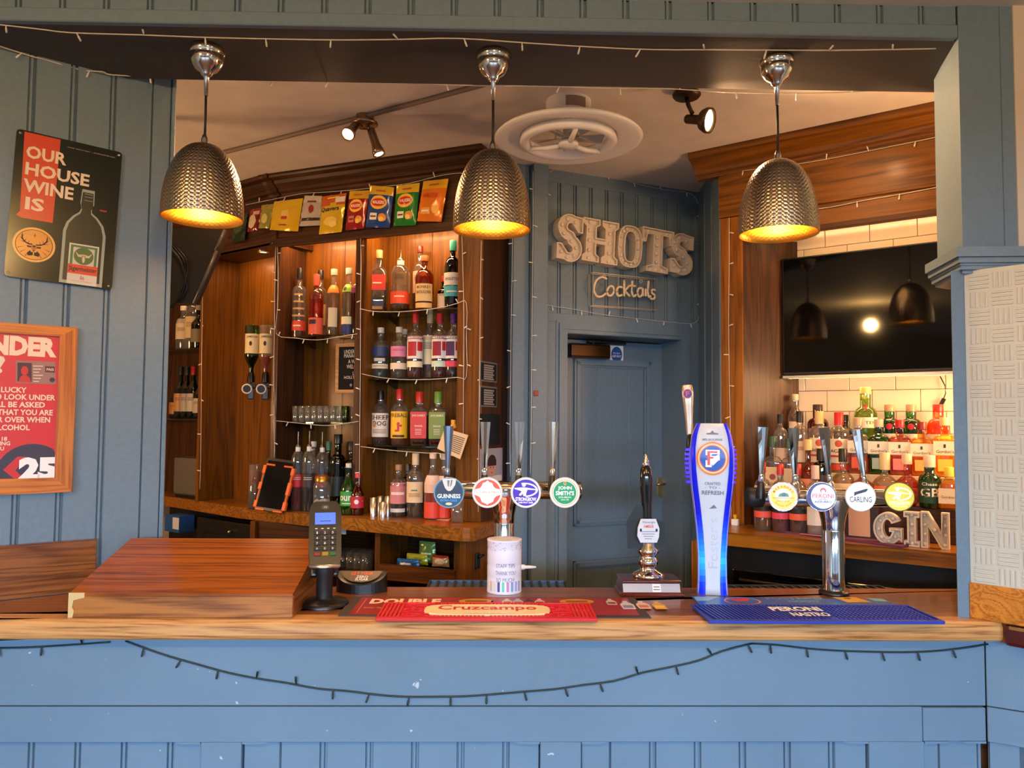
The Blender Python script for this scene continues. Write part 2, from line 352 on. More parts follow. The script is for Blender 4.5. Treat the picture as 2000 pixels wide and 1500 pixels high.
# ================================================================== THE BAR
bc = thing('bar_counter', 'long timber topped bar with blue grey panelled front', 'bar counter')
MB().prism([(-2.0, 2.295), (1.50, 2.295), (1.62, 2.14), (1.9, 2.14), (1.9, 2.735), (-1.24, 2.735), (-1.60, 2.48), (-2.0, 2.2)], 1.04, 1.1, 'z', M_top).build('counter_top', bc)
ns = [(2.295, 1.04), (2.286, 1.041), (2.279, 1.047), (2.275, 1.057), (2.275, 1.083), (2.279, 1.093), (2.287, 1.099), (2.30, 1.1004), (2.345, 1.1004), (2.345, 1.097), (2.296, 1.097)]
MB().prism(ns, -2.0, 1.507, 'x', M_oak, smooth=False).build('nosing', bc)
MB().box(.002, .5, -.02, .06, 1.036, 1.098, pm('maroon varnish', (70, 18, 18), .3, coat=.5), Frame(1.512, 2.272, -48).M(), bev=.012).build('return_nosing', bc)
FZ = [FR.xz(1000, y)[1] for y in (1380, 1449)]
bw = .1355
MB().box(-2.0, 1.486, 2.33, 2.36, FZ[0]+.002, 1.045, M_bar, bev=.002).build('frieze_board', bc)
xj = FR.xz(1801, 1420)[0]
MB().box(-2.0, xj, 2.327, 2.36, FZ[1], FZ[0], M_bar, bev=.002).build('rail', bc)
MB().box(xj+.001, 1.482, 2.3255, 2.36, FZ[1]+.002, FZ[0]-.002, M_bar, bev=.002).build('rail', bc)
for a, b in ((392, 472), (1055, 1135), (1697, 1805)):
    x0, x1 = FR.xz(a, 1470)[0], FR.xz(b, 1470)[0]
    MB().box(x0, x1, 2.328, 2.36, .12, FZ[1], M_bar, bev=.002).build('muntin', bc)
for a, b, g in ((-400, 391, 62), (473, 1054, 545), (1136, 1696, 1281), (1806, 1926, 1838)):
    x0, x1 = FR.xz(a, 1470)[0], FR.xz(b, 1470)[0]; st = FR.xz(g, 1470)[0]
    boards(bc, x0, x1, bw, .1, FZ[1]+.01, 2.343, M_bar, start=st-bw*math.ceil((st-x0)/bw))
    if a > 0 or b < 1000:   # stopped chamfer strips at the panel ends
        for xx, s in ((x0, 1), (x1, -1)):
            MB().prism([(xx, FZ[1]+.001), (xx+s*.075, FZ[1]+.001), (xx+s*.066, FZ[1]-.003), (xx+s*.055, FZ[1]-.0055), (xx, FZ[1]-.0055)], 2.3275, 2.35, 'y', M_bar).build('rail_lug', bc)
MB().box(-2.0, 1.49, 2.336, 2.37, 0, .14, M_bar).build('plinth', bc)
MB().box(-2.0, 1.7, 2.37, 2.40, 0, 1.04, M_dark).build('inner_backing', bc)
BR = Frame(1.488, 2.33, -30); MBR = BR.M()
MB().box(0, .7, .0, .05, FZ[0]+.002, 1.045, M_bar, MBR, bev=.002).build('frieze_board', bc)
MB().box(0, .7, -.003, .05, FZ[1], FZ[0], M_bar, MBR, bev=.002).build('rail', bc)
xx = .002
for k in range(5):
    p = board_poly(bw); MB().prism([(q[0]+xx, q[1]+.012) for q in p], .1, FZ[1]+.01, 'z', M_bar, MBR).build('board', bc); xx += bw if k else .075

# ================================================================== WALL AND DOOR AT THE BACK
wb = struct('wall_back', 'grey boarded wall with the door behind the bar', DW.o, DW.a)
dx0, dx1, dz = .118, .86, 2.172; rec = .2
bk = MB(); bk.box(-.19, dx0-.05, .012, .09, 0, 3.05, M_paint); bk.box(dx1+.05, 1.02, .012, .09, 0, 3.05, M_paint); bk.box(dx0-.05, dx1+.05, .012, .09, dz, 3.05, M_paint); bk.build('backing', wb)
gxs = [DW.xz(p, 560)[0] for p in (1094, 1125, 1156, 1187, 1217, 1246, 1276, 1303, 1329, 1355)]
for i in range(len(gxs)+1):
    a = -.02 if i == 0 else gxs[i-1]; b = gxs[i] if i < len(gxs) else 1.0
    p = board_poly(b-a); MB().prism([(q[0]+a, q[1]) for q in p], 2.262, 2.975, 'z', M_paint).build('board', wb)
MB().box(-.02, 1.0, -.004, .013, 2.972, 3.045, M_paint, bev=.002).build('top_rail', wb)
MB().box(-.02, 1.0, -.004, .013, 2.218, 2.266, M_paint, bev=.002).build('head_rail', wb)
MB().box(-.02, dx0-.062, -.003, .013, 0, 2.22, M_paint, bev=.002).build('side_board', wb)
MB().box(-.205, -.112, -.014, .02, 0, 3.04, M_paint, bev=.003).build('pilaster_strip', wb)
M_pil = M_paint
MB().box(-.108, -.022, -.055, .02, 0, 3.04, M_pil, bev=.004).build('pilaster_strip', wb)
MB().box(dx1+.064, 1.0, -.003, .013, 0, 2.22, M_paint, bev=.002).build('side_board', wb)
dr = struct('door_1', 'grey panelled door with closer behind the bar', DW.o, DW.a); dr['category'] = 'door'
def arch(x0, x1, z1):
    for i, (o1, o2, yy) in enumerate(((0, .02, -.012), (.02, .05, -.018), (.05, .066, -.008))):
        MB().prism([(x0-o2, 0), (x0-o1, 0), (x0-o1, z1+o1), (x1+o1, z1+o1), (x1+o1, 0), (x1+o2, 0), (x1+o2, z1+o2), (x0-o2, z1+o2)], yy, .014, 'y', M_paint).build('architrave', dr)
arch(dx0, dx1, dz-.01)
jm = MB(); jm.box(dx0-.02, dx0, 0, rec+.05, 0, dz, M_paint); jm.prism([(dx1, 0), (dx1+.02, 0), (dx1+.04, rec+.05), (dx1+.012, rec+.05)], 0, dz, 'z', M_paint); jm.box(dx0-.02, dx1+.02, 0, rec+.05, dz-.012, dz+.01, M_paint); jm.build('lining', dr)
lf = MB()
lf.box(dx0+.004, .875, rec, rec+.04, .02, dz-.02, M_paint)
leaf = lf.build('leaf', dr)
def panel(z0, z1, x0, x1):
    for k, (g, yy) in enumerate(((0, -.014), (.014, -.02), (.034, -.010))):
        g2 = (.014, .034, .046)[k]
        for q in (rect(x0+g, x1-g, z0+g, z0+g2), rect(x0+g, x1-g, z1-g2, z1-g), rect(x0+g, x0+g2, z0+g, z1-g), rect(x1-g2, x1-g, z0+g, z1-g)):
            MB().prism(q, rec+yy, rec+.002, 'y', M_paint).build('panel_moulding', leaf)
    n = 4; w = (x1-x0-.092)/n
    for i in range(n):
        a = x0+.046+i*w; MB().prism([(a, rec+.001), (a+.004, rec-.004), (a+w-.004, rec-.004), (a+w, rec+.001)], z0+.046, z1-.046, 'z', M_paint).build('board', leaf)
panel(1.10, 2.045, .27, .785); panel(.25, .905, .27, .785)
MB().box(.878, .888, rec-.004, rec+.03, .02, dz-.03, pm('red brown edge', (70, 30, 22), .5)).build('door_edge', dr)
hd = MB(); hx = DW.xz(1288, 945, rec)[0]
hd.box(hx-.018, hx+.018, rec-.006, rec, 1.25, 1.36, M_brass, bev=.002); hd.tube([(hx, rec, 1.325), (hx, rec-.05, 1.325), (hx-.03, rec-.055, 1.326), (hx-.055, rec-.05, 1.322)], .007, M_brass, 8); hd.build('lever_handle', dr)
hg = MB(); q = DW.xz(1299, 702, rec)
hg.box(q[0]-.012, q[0]+.014, rec-.012, rec-.002, q[1]-.03, q[1]+.03, M_brass, bev=.002); hg.build('hinge', dr)
# door closer, arm, blue notice
x0, z0 = DW.xz(1112, 698, rec-.05); x1, z1 = DW.xz(1189, 674, rec-.05)
dc = thing('door_closer', 'bronze door closer on the top of the grey door', 'door closer', DW.w(0, 0), DW.a)
MB().box(x0, x1, rec-.075, rec-.004, z0, z1, M_bronze, bev=.012).build('body', dc)
am = MB(); cx_ = DW.xz(1165, 668, rec-.05)[0]; am.tube([(cx_-.01, rec-.03, z1-.005), (cx_-.01, rec-.03, z1+.02)], .012, M_satin, 10); am.box(cx_-.05, cx_+.20, rec-.05, rec-.02, z1+.008, z1+.022, M_satin, bev=.003); am.build('arm', dc)
x2, z2 = DW.xz(1191, 712, rec-.004); x3, z3 = DW.xz(1217, 676, rec-.004)
fn = planar(rec-.0065); m = MB(); m.box(x2, x3, rec-.006, rec-.0005, z2, z3, M_wht); m.flat(ell((x2+x3)/2, (z2+z3)/2+.004, .037, .046), ink((30, 84, 150)), fn)
fn = planar(rec-.007); m.text('Fire door', M_wht, .045, .010, fn, (x2+x3)/2, (z2+z3)/2+.012, .01); m.text('KEEP SHUT', M_wht, .06, .012, fn, (x2+x3)/2, (z2+z3)/2-.006, .02)
o = m.build('notice', None, DW.M()); tag(o, 'small white notice with a blue disc on the grey door', 'notice')
# short return wall to the right cabinet
A = DW.w(1.0, 0); B = RC.w(-.01, .03)
dd = (B-A); RW = Frame(A.x, A.y, math.degrees(math.atan2(dd.y, dd.x)))
ws = struct('wall_back_side', 'grey return wall beside the right cabinet')
MB().box(-.02, dd.length+.02, 0, .08, 0, 3.05, M_paint, RW.M()).build('backing', ws)
for i in range(3):
    a = .01+i*.21; p = board_poly(.205); MB().prism([(v[0]+a, v[1]-.01) for v in p], 0, 3.03, 'z', M_paint, RW.M()).build('board', ws)
# ================================================================== LEFT BACK BAR
M_int = wood('golden cabinet back timber', (118, 71, 9), (80, 47, 5), 'z', .42, 8, .1)
def cornice(z0, z1, d, x0, x1, name, parent, mat, M=None, axis='x'):
    p = [(0, z0), (-.012, z0), (-.016, z0+.012), (-.030, z0+.02), (-.034, z0+.34*(z1-z0)), (-.6*d, z0+.55*(z1-z0)), (-.68*d, z0+.70*(z1-z0)), (-.95*d, z0+.8*(z1-z0)), (-d, z1-.012), (-d, z1), (0, z1)]
    return MB().prism(p, x0, x1, axis, mat, M).build(name, parent)
def gshelf(parent, x0, x1, y0, y1, z, bulge=.05, name='glass_shelf'):
    n = 10; poly = [(x0, y1), (x0, y0)]+[(x0+(x1-x0)*k/n, y0-bulge*math.sin(math.pi*k/n)) for k in range(1, n)]+[(x1, y0), (x1, y1)]
    o = MB().prism(poly, z-.008, z, 'z', M_shelf).build(name, parent)
    for xx in (x0+.06, x1-.06):
        MB().prism([(y1, z-.009), (y1, z-.05), (y0+.07, z-.012), (y0+.07, z-.009)], xx-.006, xx+.006, 'x', M_dark).build('shelf_bracket', parent)
    return o
dc1 = thing('display_cabinet', 'dark stained wall cabinet with glass shelves left of the grey door', 'cabinet', LC.w(0, 0), LC.a)
TOPZ = 2.665; DEP = .25
XP = (-.137, -.708, -.690, -.745, -1.245, -1.285)
MB().box(-.137, 0, -.004, .03, 1.19, TOPZ+.02, M_cabz, bev=.003).build('pilaster', dc1)
MB().box(-.709, -.693, .02, DEP, 1.19, TOPZ+.12, M_cabz).build('divider', dc1)
MB().box(-.745, -.709, -.004, DEP, 1.19, TOPZ, M_darkz, bev=.002).build('divider', dc1)
MB().box(-1.285, -1.247, -.004, DEP, 1.19, TOPZ, M_darkz, bev=.002).build('divider', dc1)
for a, b in ((-.693, -.42), (-.418, .0), (-1.247, -.99), (-.988, -.745)):
    MB().box(a, b-.001, DEP, DEP+.02, 1.19, TOPZ+.12, M_int).build('back_panel', dc1)
MB().box(-1.285, .0, -.002, DEP+.02, TOPZ+.12, TOPZ+.14, M_dark).build('top_panel', dc1)
MB().box(-1.31, .0, -.018, .01, TOPZ-.015, TOPZ+.03, M_dark, bev=.004).build('lower_moulding', dc1)
MB().box(-1.30, .0, -.008, .02, TOPZ+.028, 2.945, M_dark).build('frieze', dc1)
cornice(2.935, 3.04, .10, -1.33, .03, 'cornice', dc1, M_dark)
E1 = LC.o; sd = Frame(LC.w(0, 0).x, LC.w(0, 0).y, 64.0)
MB().box(0, .36, -.002, .03, 0, 3.04, M_darkz, LC.M().inverted() @ sd.M()).build('end_panel', dc1)
S1 = [2.262, 1.907, 1.556]; S2 = [2.146, 1.673]
for z in S1: gshelf(dc1, -.691, -.138, .05, DEP, z, .055)
for z in S2: gshelf(dc1, -1.246, -.747, .05, DEP, z, .055)
dc2 = thing('display_cabinet', 'dark stained wall cabinet with spirit optics at the far left end', 'cabinet', LD.w(0, 0), LD.a)
xd = LD.xz(395, 700)[0]; zh = LD.xz(450, 492)[1]
MB().box(-.67, .0, .235, .255, 1.19, zh+.02, M_int).build('back_panel', dc2)
MB().box(xd-.02, xd+.008, -.01, .25, 1.19, zh, M_cabz, bev=.002).build('divider', dc2)
MB().box(-1.9, xd-.02, .235, .255, 1.19, zh+.02, M_darkz).build('back_panel', dc2)
MB().box(-1.25, .02, -.01, .255, zh, zh+.03, M_dark).build('top_panel', dc2)
MB().box(-1.25, .03, -.012, .02, zh, 2.945, M_dark).build('frieze', dc2)
cornice(2.935, 3.04, .10, -1.25, .05, 'cornice', dc2, M_dark)
zs4 = [LD.xz(365, 682, .06)[1], LD.xz(365, 818, .06)[1]]
for z in zs4: gshelf(dc2, -1.7, xd-.022, .05, .235, z, .03)
dl = thing('downlight', 'small round downlight under the head of the optics cabinet', 'light', LD.w(*[LD.xz(514, 491, .10)[0], .10], zh), LD.a)
MB().lathe([(.034, 0), (.034, -.006), (.024, -.008), (.024, -.002)], M_steel, cap=False).build('rim', dl)
MB().lathe([(.0235, -.003), (.0, -.004)], ink((255, 214, 150), emit=6)).build('lens', dl)
# worktop and the carcase under it
wt = MB().prism([(-2.9, 5.65), (-2.167, 5.05), (-1.431, 4.384), (-1.117, 4.176), (-.931, 4.048), (-.512, 3.812), (-.145, 3.585), (-.115, 3.585), (-.095, 3.60), (.06, 3.95), (.04, 4.04), (-.3, 4.2), (-1.0, 4.55), (-1.6, 5.0), (-2.3, 5.7)], 1.128, 1.19, 'z', M_wk).build('worktop')
tag(wt, 'thick timber worktop under the left display cabinets', 'worktop')
bu = thing('base_unit', 'dark timber base unit with open niches under the left worktop', 'cabinet', LC.w(0, 0), LC.a)
IM = LC.M().inverted()
yb = -.06
MB().box(-1.75, -.01, .22, .24, .1, 1.128, M_dark).build('back_panel', bu)
nx = lambda px: LC.xz(px, 1080, yb)[0]
for a, w_ in ((737, .03), (492, .03), (893, .035)):
    MB().box(nx(a)-w_/2, nx(a)+w_/2, yb, .22, .0, 1.128, M_cabz).build('upright', bu)
MB().box(-1.75, -.05, yb+.005, .22, .88, .90, M_dark).build('shelf', bu)
z0 = LC.xz(800, 1106, yb)[1]
MB().box(nx(742), nx(890), yb-.004, yb+.02, .88, z0, M_cabx, bev=.003).build('niche_front', bu)
MB().box(nx(498), nx(655), yb+.02, yb+.035, .88, 1.128, M_dark).build('door', bu)
ev = Frame(-.135, 3.63, 66)
MB().box(0, .33, 0, .03, 0, 1.128, M_cabz, IM @ ev.M()).build('end_panel', bu)
FC = Frame(*LC.w(nx(492), yb).xy, -38)
MB().box(-1.1, 0, .14, .16, .1, 1.128, M_black, IM @ FC.M()).build('back_panel', bu)
fx = thing('under_counter_fridge', 'black glass fronted fridge under the far left worktop', 'fridge', FC.w(0, 0), FC.a)
m = MB(); m.box(-.60, -.06, .03, .13, .3, 1.10, M_black, bev=.006); m.build('body', fx)
MB().box(-.50, -.10, .02, .032, .4, 1.02, pm('dark fridge glass', (16, 22, 28), .08), None, bev=.002).build('door', fx)
MB().lathe([(.008, 0), (.008, .012), (.004, .014)], M_steel, 10, Matrix.Translation((-.24, .02, 1.045)) @ Matrix.Rotation(R(90), 4, 'X')).build('knob', fx)
hk = thing('bottle_opener', 'black wall mounted bottle opener on the end of the base unit', 'bottle opener', ev.w(.12, 0, 1.02), ev.a)
MB().box(-.02, .02, -.012, 0, -.045, .03, M_satin, bev=.004).build('plate', hk)
MB().tube([(-.014, -.012, .01), (-.014, -.03, .02), (.014, -.03, .02), (.014, -.012, .01)], .006, M_black, 8).build('hook', hk)

# ================================================================== BOTTLES
SHAPES = {'std': (.60, .76, .34, 0, 1), 'vodka': (.66, .75, .36, 0, 1), 'long': (.52, .80, .36, 0, 1), 'square': (.56, .74, .34, 7, 1), 'flask': (.56, .68, .34, 5, .62),
          'wine': (.56, .74, .38, 0, 1), 'tank': (.50, .66, .48, 0, 1), 'ball': (.42, .62, .26, 0, .8), 'slim': (.62, .74, .42, 0, 1), 'jdsq': (.60, .72, .36, 6, .9), 'cone': (.15, .82, .40, 0, 1), 'sour': (.46, .80, .30, 0, 1)}
GT = {'c': M_glass, 'g': glass('green glass', (.25, .62, .16)), 'dg': glass('dark green glass', (.035, .10, .045)), 'k': glass('nearly black glass', (.03, .03, .03)), 'a': glass('amber glass', (.75, .42, .12)),
      'r': glass('ruby glass', (.62, .10, .06)), 'pk': glass('pink glass', (.95, .55, .5)), 'y': glass('yellow glass', (.98, .80, .25)), 'pg': glass('pale green glass', (.72, .86, .42)), 'o': glass('orange glass', (.95, .45, .12)), 'p': glass('purple glass', (.45, .06, .16)), 'teal': glass('dark teal glass', (.02, .06, .06))}
def bottle(fr, yl, zb, px, pyt, r, label, shape='std', g='c', liq=None, cap=((30, 30, 30), .03, 1.15), labs=(), grp='spirit bottles', turn=.75, pour=False, name='bottle', inv=False, solidcol=None):
    x, zt = fr.xz(px, pyt, yl); h = zt-zb; p = fr.w(x, yl, zb)
    face = math.atan2(-p.x, p.y); rz = fr.a*(1-turn)+face*turn
    b = thing(name, label, 'bottle', p, rz, grp)
    r *= 1.07; hb, hs, rn, sq, dy = SHAPES[shape]; rn = max(r*rn, .011); cc, ch, cf_ = cap; hg = h-ch+.004
    if pour: hg = h-ch
    def rad(z):
        f = z/h
        if shape == 'cone': return r+(rn-r)*min(1, max(0, (f-.15)/.67))**.8
        if shape == 'ball' and f < hb: return r*math.sqrt(max(.25, 1-((f-hb*.55)/(hb*.75))**2))
        if f <= hb: return r
        if f >= hs: return rn
        t = (f-hb)/(hs-hb)
        return rn+(r-rn)*(math.cos(math.pi*t)*.5+.5) if shape in ('wine', 'long', 'sour', 'ball') else rn+(r-rn)*math.sqrt(max(0, 1-t**1.7))
    zs = sorted(set([.006, hb*h*.5, hb*h]+[h*(hb+(hs-hb)*k/6) for k in range(7)]+([h*hb*k/6 for k in range(1, 6)] if shape == 'ball' else [])+[hg*.97, hg]))
    zs = [z for z in zs if .006 <= z <= hg]
    rz_ = lambda z: rad(z)*(.92 if z == .006 else 1)
    bodym = GT[g] if solidcol is None else ink(solidcol, .35)
    MB().lathe([(rad(.006)*.86, 0)]+[(rz_(z), z) for z in zs], bodym, 24, None, sq, dy).build('glass_body', b)
    if liq:
        lv = liq[1]*h; zl = [z for z in zs if z < lv]+[lv]
        MB().lathe([(rad(.006)*.8, .004)]+[(max(rad(z)-.003, .004), z if z > .006 else .008) for z in zl], liquid('drink %d %d %d' % liq[0], liq[0], liq[2] if len(liq) > 2 else .35), 16, None, sq, dy).build('drink', b)
    if pour:
        MB().lathe([(rn*1.02, hg-.012), (rn*1.02, hg), (.006, hg+.006), (.0032, hg+.012), (.003, h-.012), (.0036, h)], pm('dark pourer steel', (.30, .28, .26), .3, 1.0), 12).build('pourer', b)
        MB().lathe([(rn*1.1, hg-.035), (rn*1.1, hg-.010)], M_wht, 16).build('neck_band', b)
    else:
        MB().lathe([(rn*cf_, h-ch), (rn*cf_, h-.002), (rn*cf_*.93, h)], ink(cc, .35) if not isinstance(cc, str) else MATS[cc], 16).build('cap', b)
    for L_ in labs:
        z0, z1, ha, col = L_[:4]; txt = L_[4] if len(L_) > 4 else ()
        if sq or ha < 0:
            def fn(s, z): return (s, -(rad(z)*dy+.0009), z)
            W2 = abs(ha)/100*r
        else:
            def fn(s, z, k=.0008): q = rad(z)+k; a = s/r; return (q*math.sin(a), -(q*math.cos(a))*dy, z)
            W2 = R(ha)*r
        lb = MB(0 if sq or ha < 0 else .006); n = 10; zz = [z0*h+(z1-z0)*h*k/4 for k in range(5)]
        vs = [fn(-W2+2*W2*i/n, z) for z in zz for i in range(n+1)]
        if col: lb.add(vs, [(k*(n+1)+i, k*(n+1)+i+1, (k+1)*(n+1)+i+1, (k+1)*(n+1)+i) for k in range(4) for i in range(n)], ink(col, .5))
        for it, t in enumerate(txt):
            f2_ = (lambda s, z, e=.0012+.0004*it: (s, -(rad(z)*dy+.0008+e), z)) if sq or ha < 0 else (lambda s, z, e=.0012+.0004*it: fn(s, z, e))
            if t[0] == 'o': lb.flat(ell(t[2]*W2, t[3]*h, t[4], t[4], 16), ink(t[1], .5), f2_)
            elif t[0] == 'b': lb.flat(rect(t[2]*W2, t[3]*W2, t[4]*h, t[5]*h), ink(t[1], .5), f2_)
            else: lb.text(t[0], ink(t[1], .5), t[2]*2*W2, t[3]*h, f2_, 0, t[4]*h, .015)
        lb.build('label', b)
    return b
def lines(col, zc, n, w=.6, dz=.022):
    return [('b', col, -w, w, zc-k*dz-.004, zc-k*dz+.004) for k in range(n)]
A = (196, 120, 40); K = (24, 22, 22)
G1 = 'spirits on the top glass shelf'; Y = .13
cream = (236, 222, 190); red = (190, 36, 30)
# --- right bay, top shelf
bottle(LC, Y, S1[0], 741, 489, .044, 'square whisky bottle with slanting red label and pale cap', 'square', 'c', ((140, 80, 24), .5, .25), ((206, 160, 110), .045, 1.2), [(.36, .60, 92, (196, 44, 36), [('b', cream, -.6, .5, .46, .48)]), (.06, .11, 60, (150, 110, 50))], G1)
bottle(LC, Y-.02, S1[0], 783, 488, .048, 'clear rounded spirit bottle with steel pourer and orange red band', 'std', 'c', ((150, 96, 40), .16, .3), ((0, 0, 0), .05, 1), [(.13, .32, 75, (226, 74, 40), [('b', cream, -.4, .4, .23, .25)]), (.42, .62, 45, (120, 92, 60), lines((60, 46, 30), .58, 4))], G1, pour=True)
bottle(LC, Y+.07, S1[0], 821, 481, .036, 'tall bottle with dusky pink label behind the orange whisky', 'std', 'c', ((170, 96, 40), .45), ((120, 24, 24), .035, 1.2), [(.30, .62, 70, (232, 178, 160), lines((150, 60, 50), .55, 4))], G1)
bottle(LC, Y-.01, S1[0], 830, 500, .046, 'squat bottle of orange whisky with cream label and cork', 'std', 'a', ((214, 104, 24), .62, .4), ((150, 92, 50), .03, 1.3), [(.17, .48, 62, (228, 196, 136), [('MONKEY', (70, 44, 20), .75, .05, .42), ('SHOULDER', (70, 44, 20), .8, .05, .33)]), (.05, .14, 60, (236, 190, 120))], G1)
bottle(LC, Y+.06, S1[0], 868, 540, .034, 'dark bottle with red wax top and cream label at the pilaster', 'wine', 'k', None, ((170, 30, 40), .03, 1.2), [(.08, .62, 70, (226, 206, 176), lines((90, 60, 40), .5, 3))], G1)
bottle(LC, Y-.02, S1[0], 885, 470, .041, 'dark whisky bottle with teal cap and white and teal label', 'std', 'teal', None, ((40, 132, 130), .055, 1.25), [(.34, .52, 78, (226, 220, 204), [('SINGLETON', (50, 60, 60), .7, .04, .43)]), (.18, .33, 78, (74, 176, 180), [('b', (226, 226, 216), -.5, .5, .24, .26)])], G1)
# --- right bay, second shelf
G2 = 'flavoured spirits on the second glass shelf'
sv = ((196, 196, 194), .03, 1.15)
bottle(LC, Y-.01, S1[1], 744, 640, .042, 'clear vodka bottle with silver cap and blue lettering block', 'vodka', 'c', ((210, 214, 210), .6, .05), sv, [(.44, .62, 66, (44, 60, 110)), (.34, .40, 40, (200, 200, 196)), (.20, .29, 74, (236, 222, 196), lines((150, 120, 90), .26, 2))], G2)
bottle(LC, Y-.01, S1[1], 780, 639, .042, 'clear vodka bottle with silver cap and pink lettering block', 'vodka', 'c', ((226, 214, 196), .55, .05), sv, [(.42, .62, 66, (222, 130, 170), lines((160, 50, 100), .56, 2)), (.18, .30, 74, (236, 214, 190))], G2)
bottle(LC, Y+.09, S1[1], 791, 643, .034, 'slim clear bottle with silver cap peeping out behind the pink lettered vodka', 'vodka', 'c', None, sv, [(.2, .5, 60, (210, 200, 180))], G2)
def smir(px, py, yl, lab, c1, capc, strip, grp=G2, liqc=(150, 14, 20)):
    return bottle(LC, yl, S1[1], px, py, .040, lab, 'std', 'c', (liqc, .6, .5), (capc, .05, 1.15), [(.30, .645, 72, (238, 232, 222), [('b', c1, -.72, .2, .34, .56), ('o', c1, -.2, .46, .022), ('b', (200, 40, 40), .3, .9, .42, .56), ('b', c1, -.96, .96, .60, .64), ('SMIRNOFF', (250, 244, 236), .86, .030, .62)]), (.17, .26, 72, strip)], grp)
smir(812, 613, Y-.02, 'red flavoured vodka bottle with red cap and strawberry label', (186, 30, 34), (206, 40, 36), (236, 232, 190))
bottle(LC, Y+.05, S1[1], 840, 613, .037, 'clear bottle with tall cream label and pale neck wrap', 'std', 'c', None, ((216, 196, 150), .05, 1.2), [(.22, .66, 70, (232, 220, 184), lines((50, 46, 40), .55, 5))], G2)
smir(860, 613, Y-.02, 'red flavoured vodka bottle with crimson cap and blue tinted label', (150, 24, 44), (190, 30, 50), (196, 220, 200), liqc=(140, 20, 26))
smir(886, 613, Y, 'purple flavoured vodka bottle with violet cap cut off by the pilaster', (74, 30, 84), (108, 50, 140), (214, 60, 90), liqc=(90, 16, 30))
# --- right bay, third shelf
G3 = 'whiskies and liqueurs on the third glass shelf'
bottle(LC, Y-.01, S1[2], 744, 763, .042, 'tall dark capped whiskey bottle with big white label and black lettering', 'std', 'c', ((120, 74, 34), .14, .4), ((20, 20, 22), .05, 1.2), [(.14, .58, 80, (232, 218, 200), [('SHEEP', K, .9, .085, .50), ('DOG', K, .6, .085, .39), ('o', (206, 150, 90), -.45, .36, .012), *lines((150, 130, 110), .28, 4)])], G3)
bottle(LC, Y-.02, S1[2], 781, 760, .042, 'cinnamon whisky bottle with red cap and yellow flame label', 'std', 'c', ((196, 110, 40), .35, .3), ((196, 34, 34), .055, 1.2), [(.12, .60, 74, (246, 186, 36), [('FIREBALL', (50, 30, 16), .9, .07, .53), ('o', (196, 40, 24), 0, .38, .008), ('b', (196, 40, 24), -.1, .1, .24, .37), ('b', (196, 40, 24), -.3, .1, .24, .27), ('b', (196, 40, 24), .05, .32, .33, .36), ('b', (60, 40, 20), -.55, .55, .14, .18)])], G3)
def jd(px, py, yl, lab, c, capc):
    return bottle(LC, yl, S1[2], px, py, .043, lab, 'jdsq', 'c', ((120, 46, 20), .55, .5), (capc, .06, 1.25), [(.13, .62, 90, c, [("JACK DANIEL'S", (240, 220, 196), .8, .05, .55), ('TENNESSEE', (240, 220, 196), .5, .03, .36), *lines((240, 210, 190), .30, 4, .4, .03)])], G3)
jd(820, 765, Y-.02, 'square whiskey bottle with red label and red neck', (206, 50, 34), (200, 44, 34))
jd(856, 765, Y-.02, 'square whiskey bottle with apple green label and green neck', (116, 140, 40), (110, 150, 60))
bottle(LC, Y-.03, S1[2], 886, 820, .025, 'small bottle with orange yellow label at the end of the third shelf', 'slim', 'a', None, ((230, 170, 60), .02, 1.2), [(.25, .85, 75, (240, 176, 56), lines((160, 80, 20), .6, 3))], G3)
# --- right bay, on the worktop
G4 = 'bottles standing on the left worktop'; ZW = 1.19
bottle(LC, .02, ZW, 779, 907, .040, 'dumpy black gin bottle with pink label and cork', 'std', 'c', ((40, 36, 38), .55, .6), ((150, 110, 76), .03, 1.25), [(.26, .66, 70, (206, 130, 130), [('b', (240, 226, 214), -.7, .7, .43, .48)]), (.10, .17, 60, (210, 206, 200))], G4)
bottle(LC, .09, ZW, 797, 906, .034, 'dark bottle half hidden behind the dumpy gin bottle', 'std', 'k', None, ((40, 34, 30), .04, 1.2), [(.3, .6, 60, (150, 120, 80))], G4)
bottle(LC, .03, ZW, 812, 885, .042, 'clear tequila bottle with tall neck wrap and cream label', 'std', 'c', ((196, 190, 176), .4, .06), ((206, 186, 150), .06, 1.2), [(.24, .56, 66, (232, 206, 164), [('b', (70, 130, 110), -.3, .3, .42, .44), *lines((150, 120, 80), .38, 3)])], G4)
def milk(px, py, yl, lab): return bottle(LC, yl, ZW, px, py, .039, lab, 'long', 'c', ((220, 72, 46), .5, .8), ((226, 196, 170), .03, 1.2), [(.40, .66, 82, (230, 196, 176)), (.02, .26, 85, (222, 70, 46))], G4)
milk(846, 884, .02, 'pale cream liqueur bottle with coral lower half left of the paper menu')
milk(868, 886, .06, 'pale cream liqueur bottle with coral lower half behind the first tap')
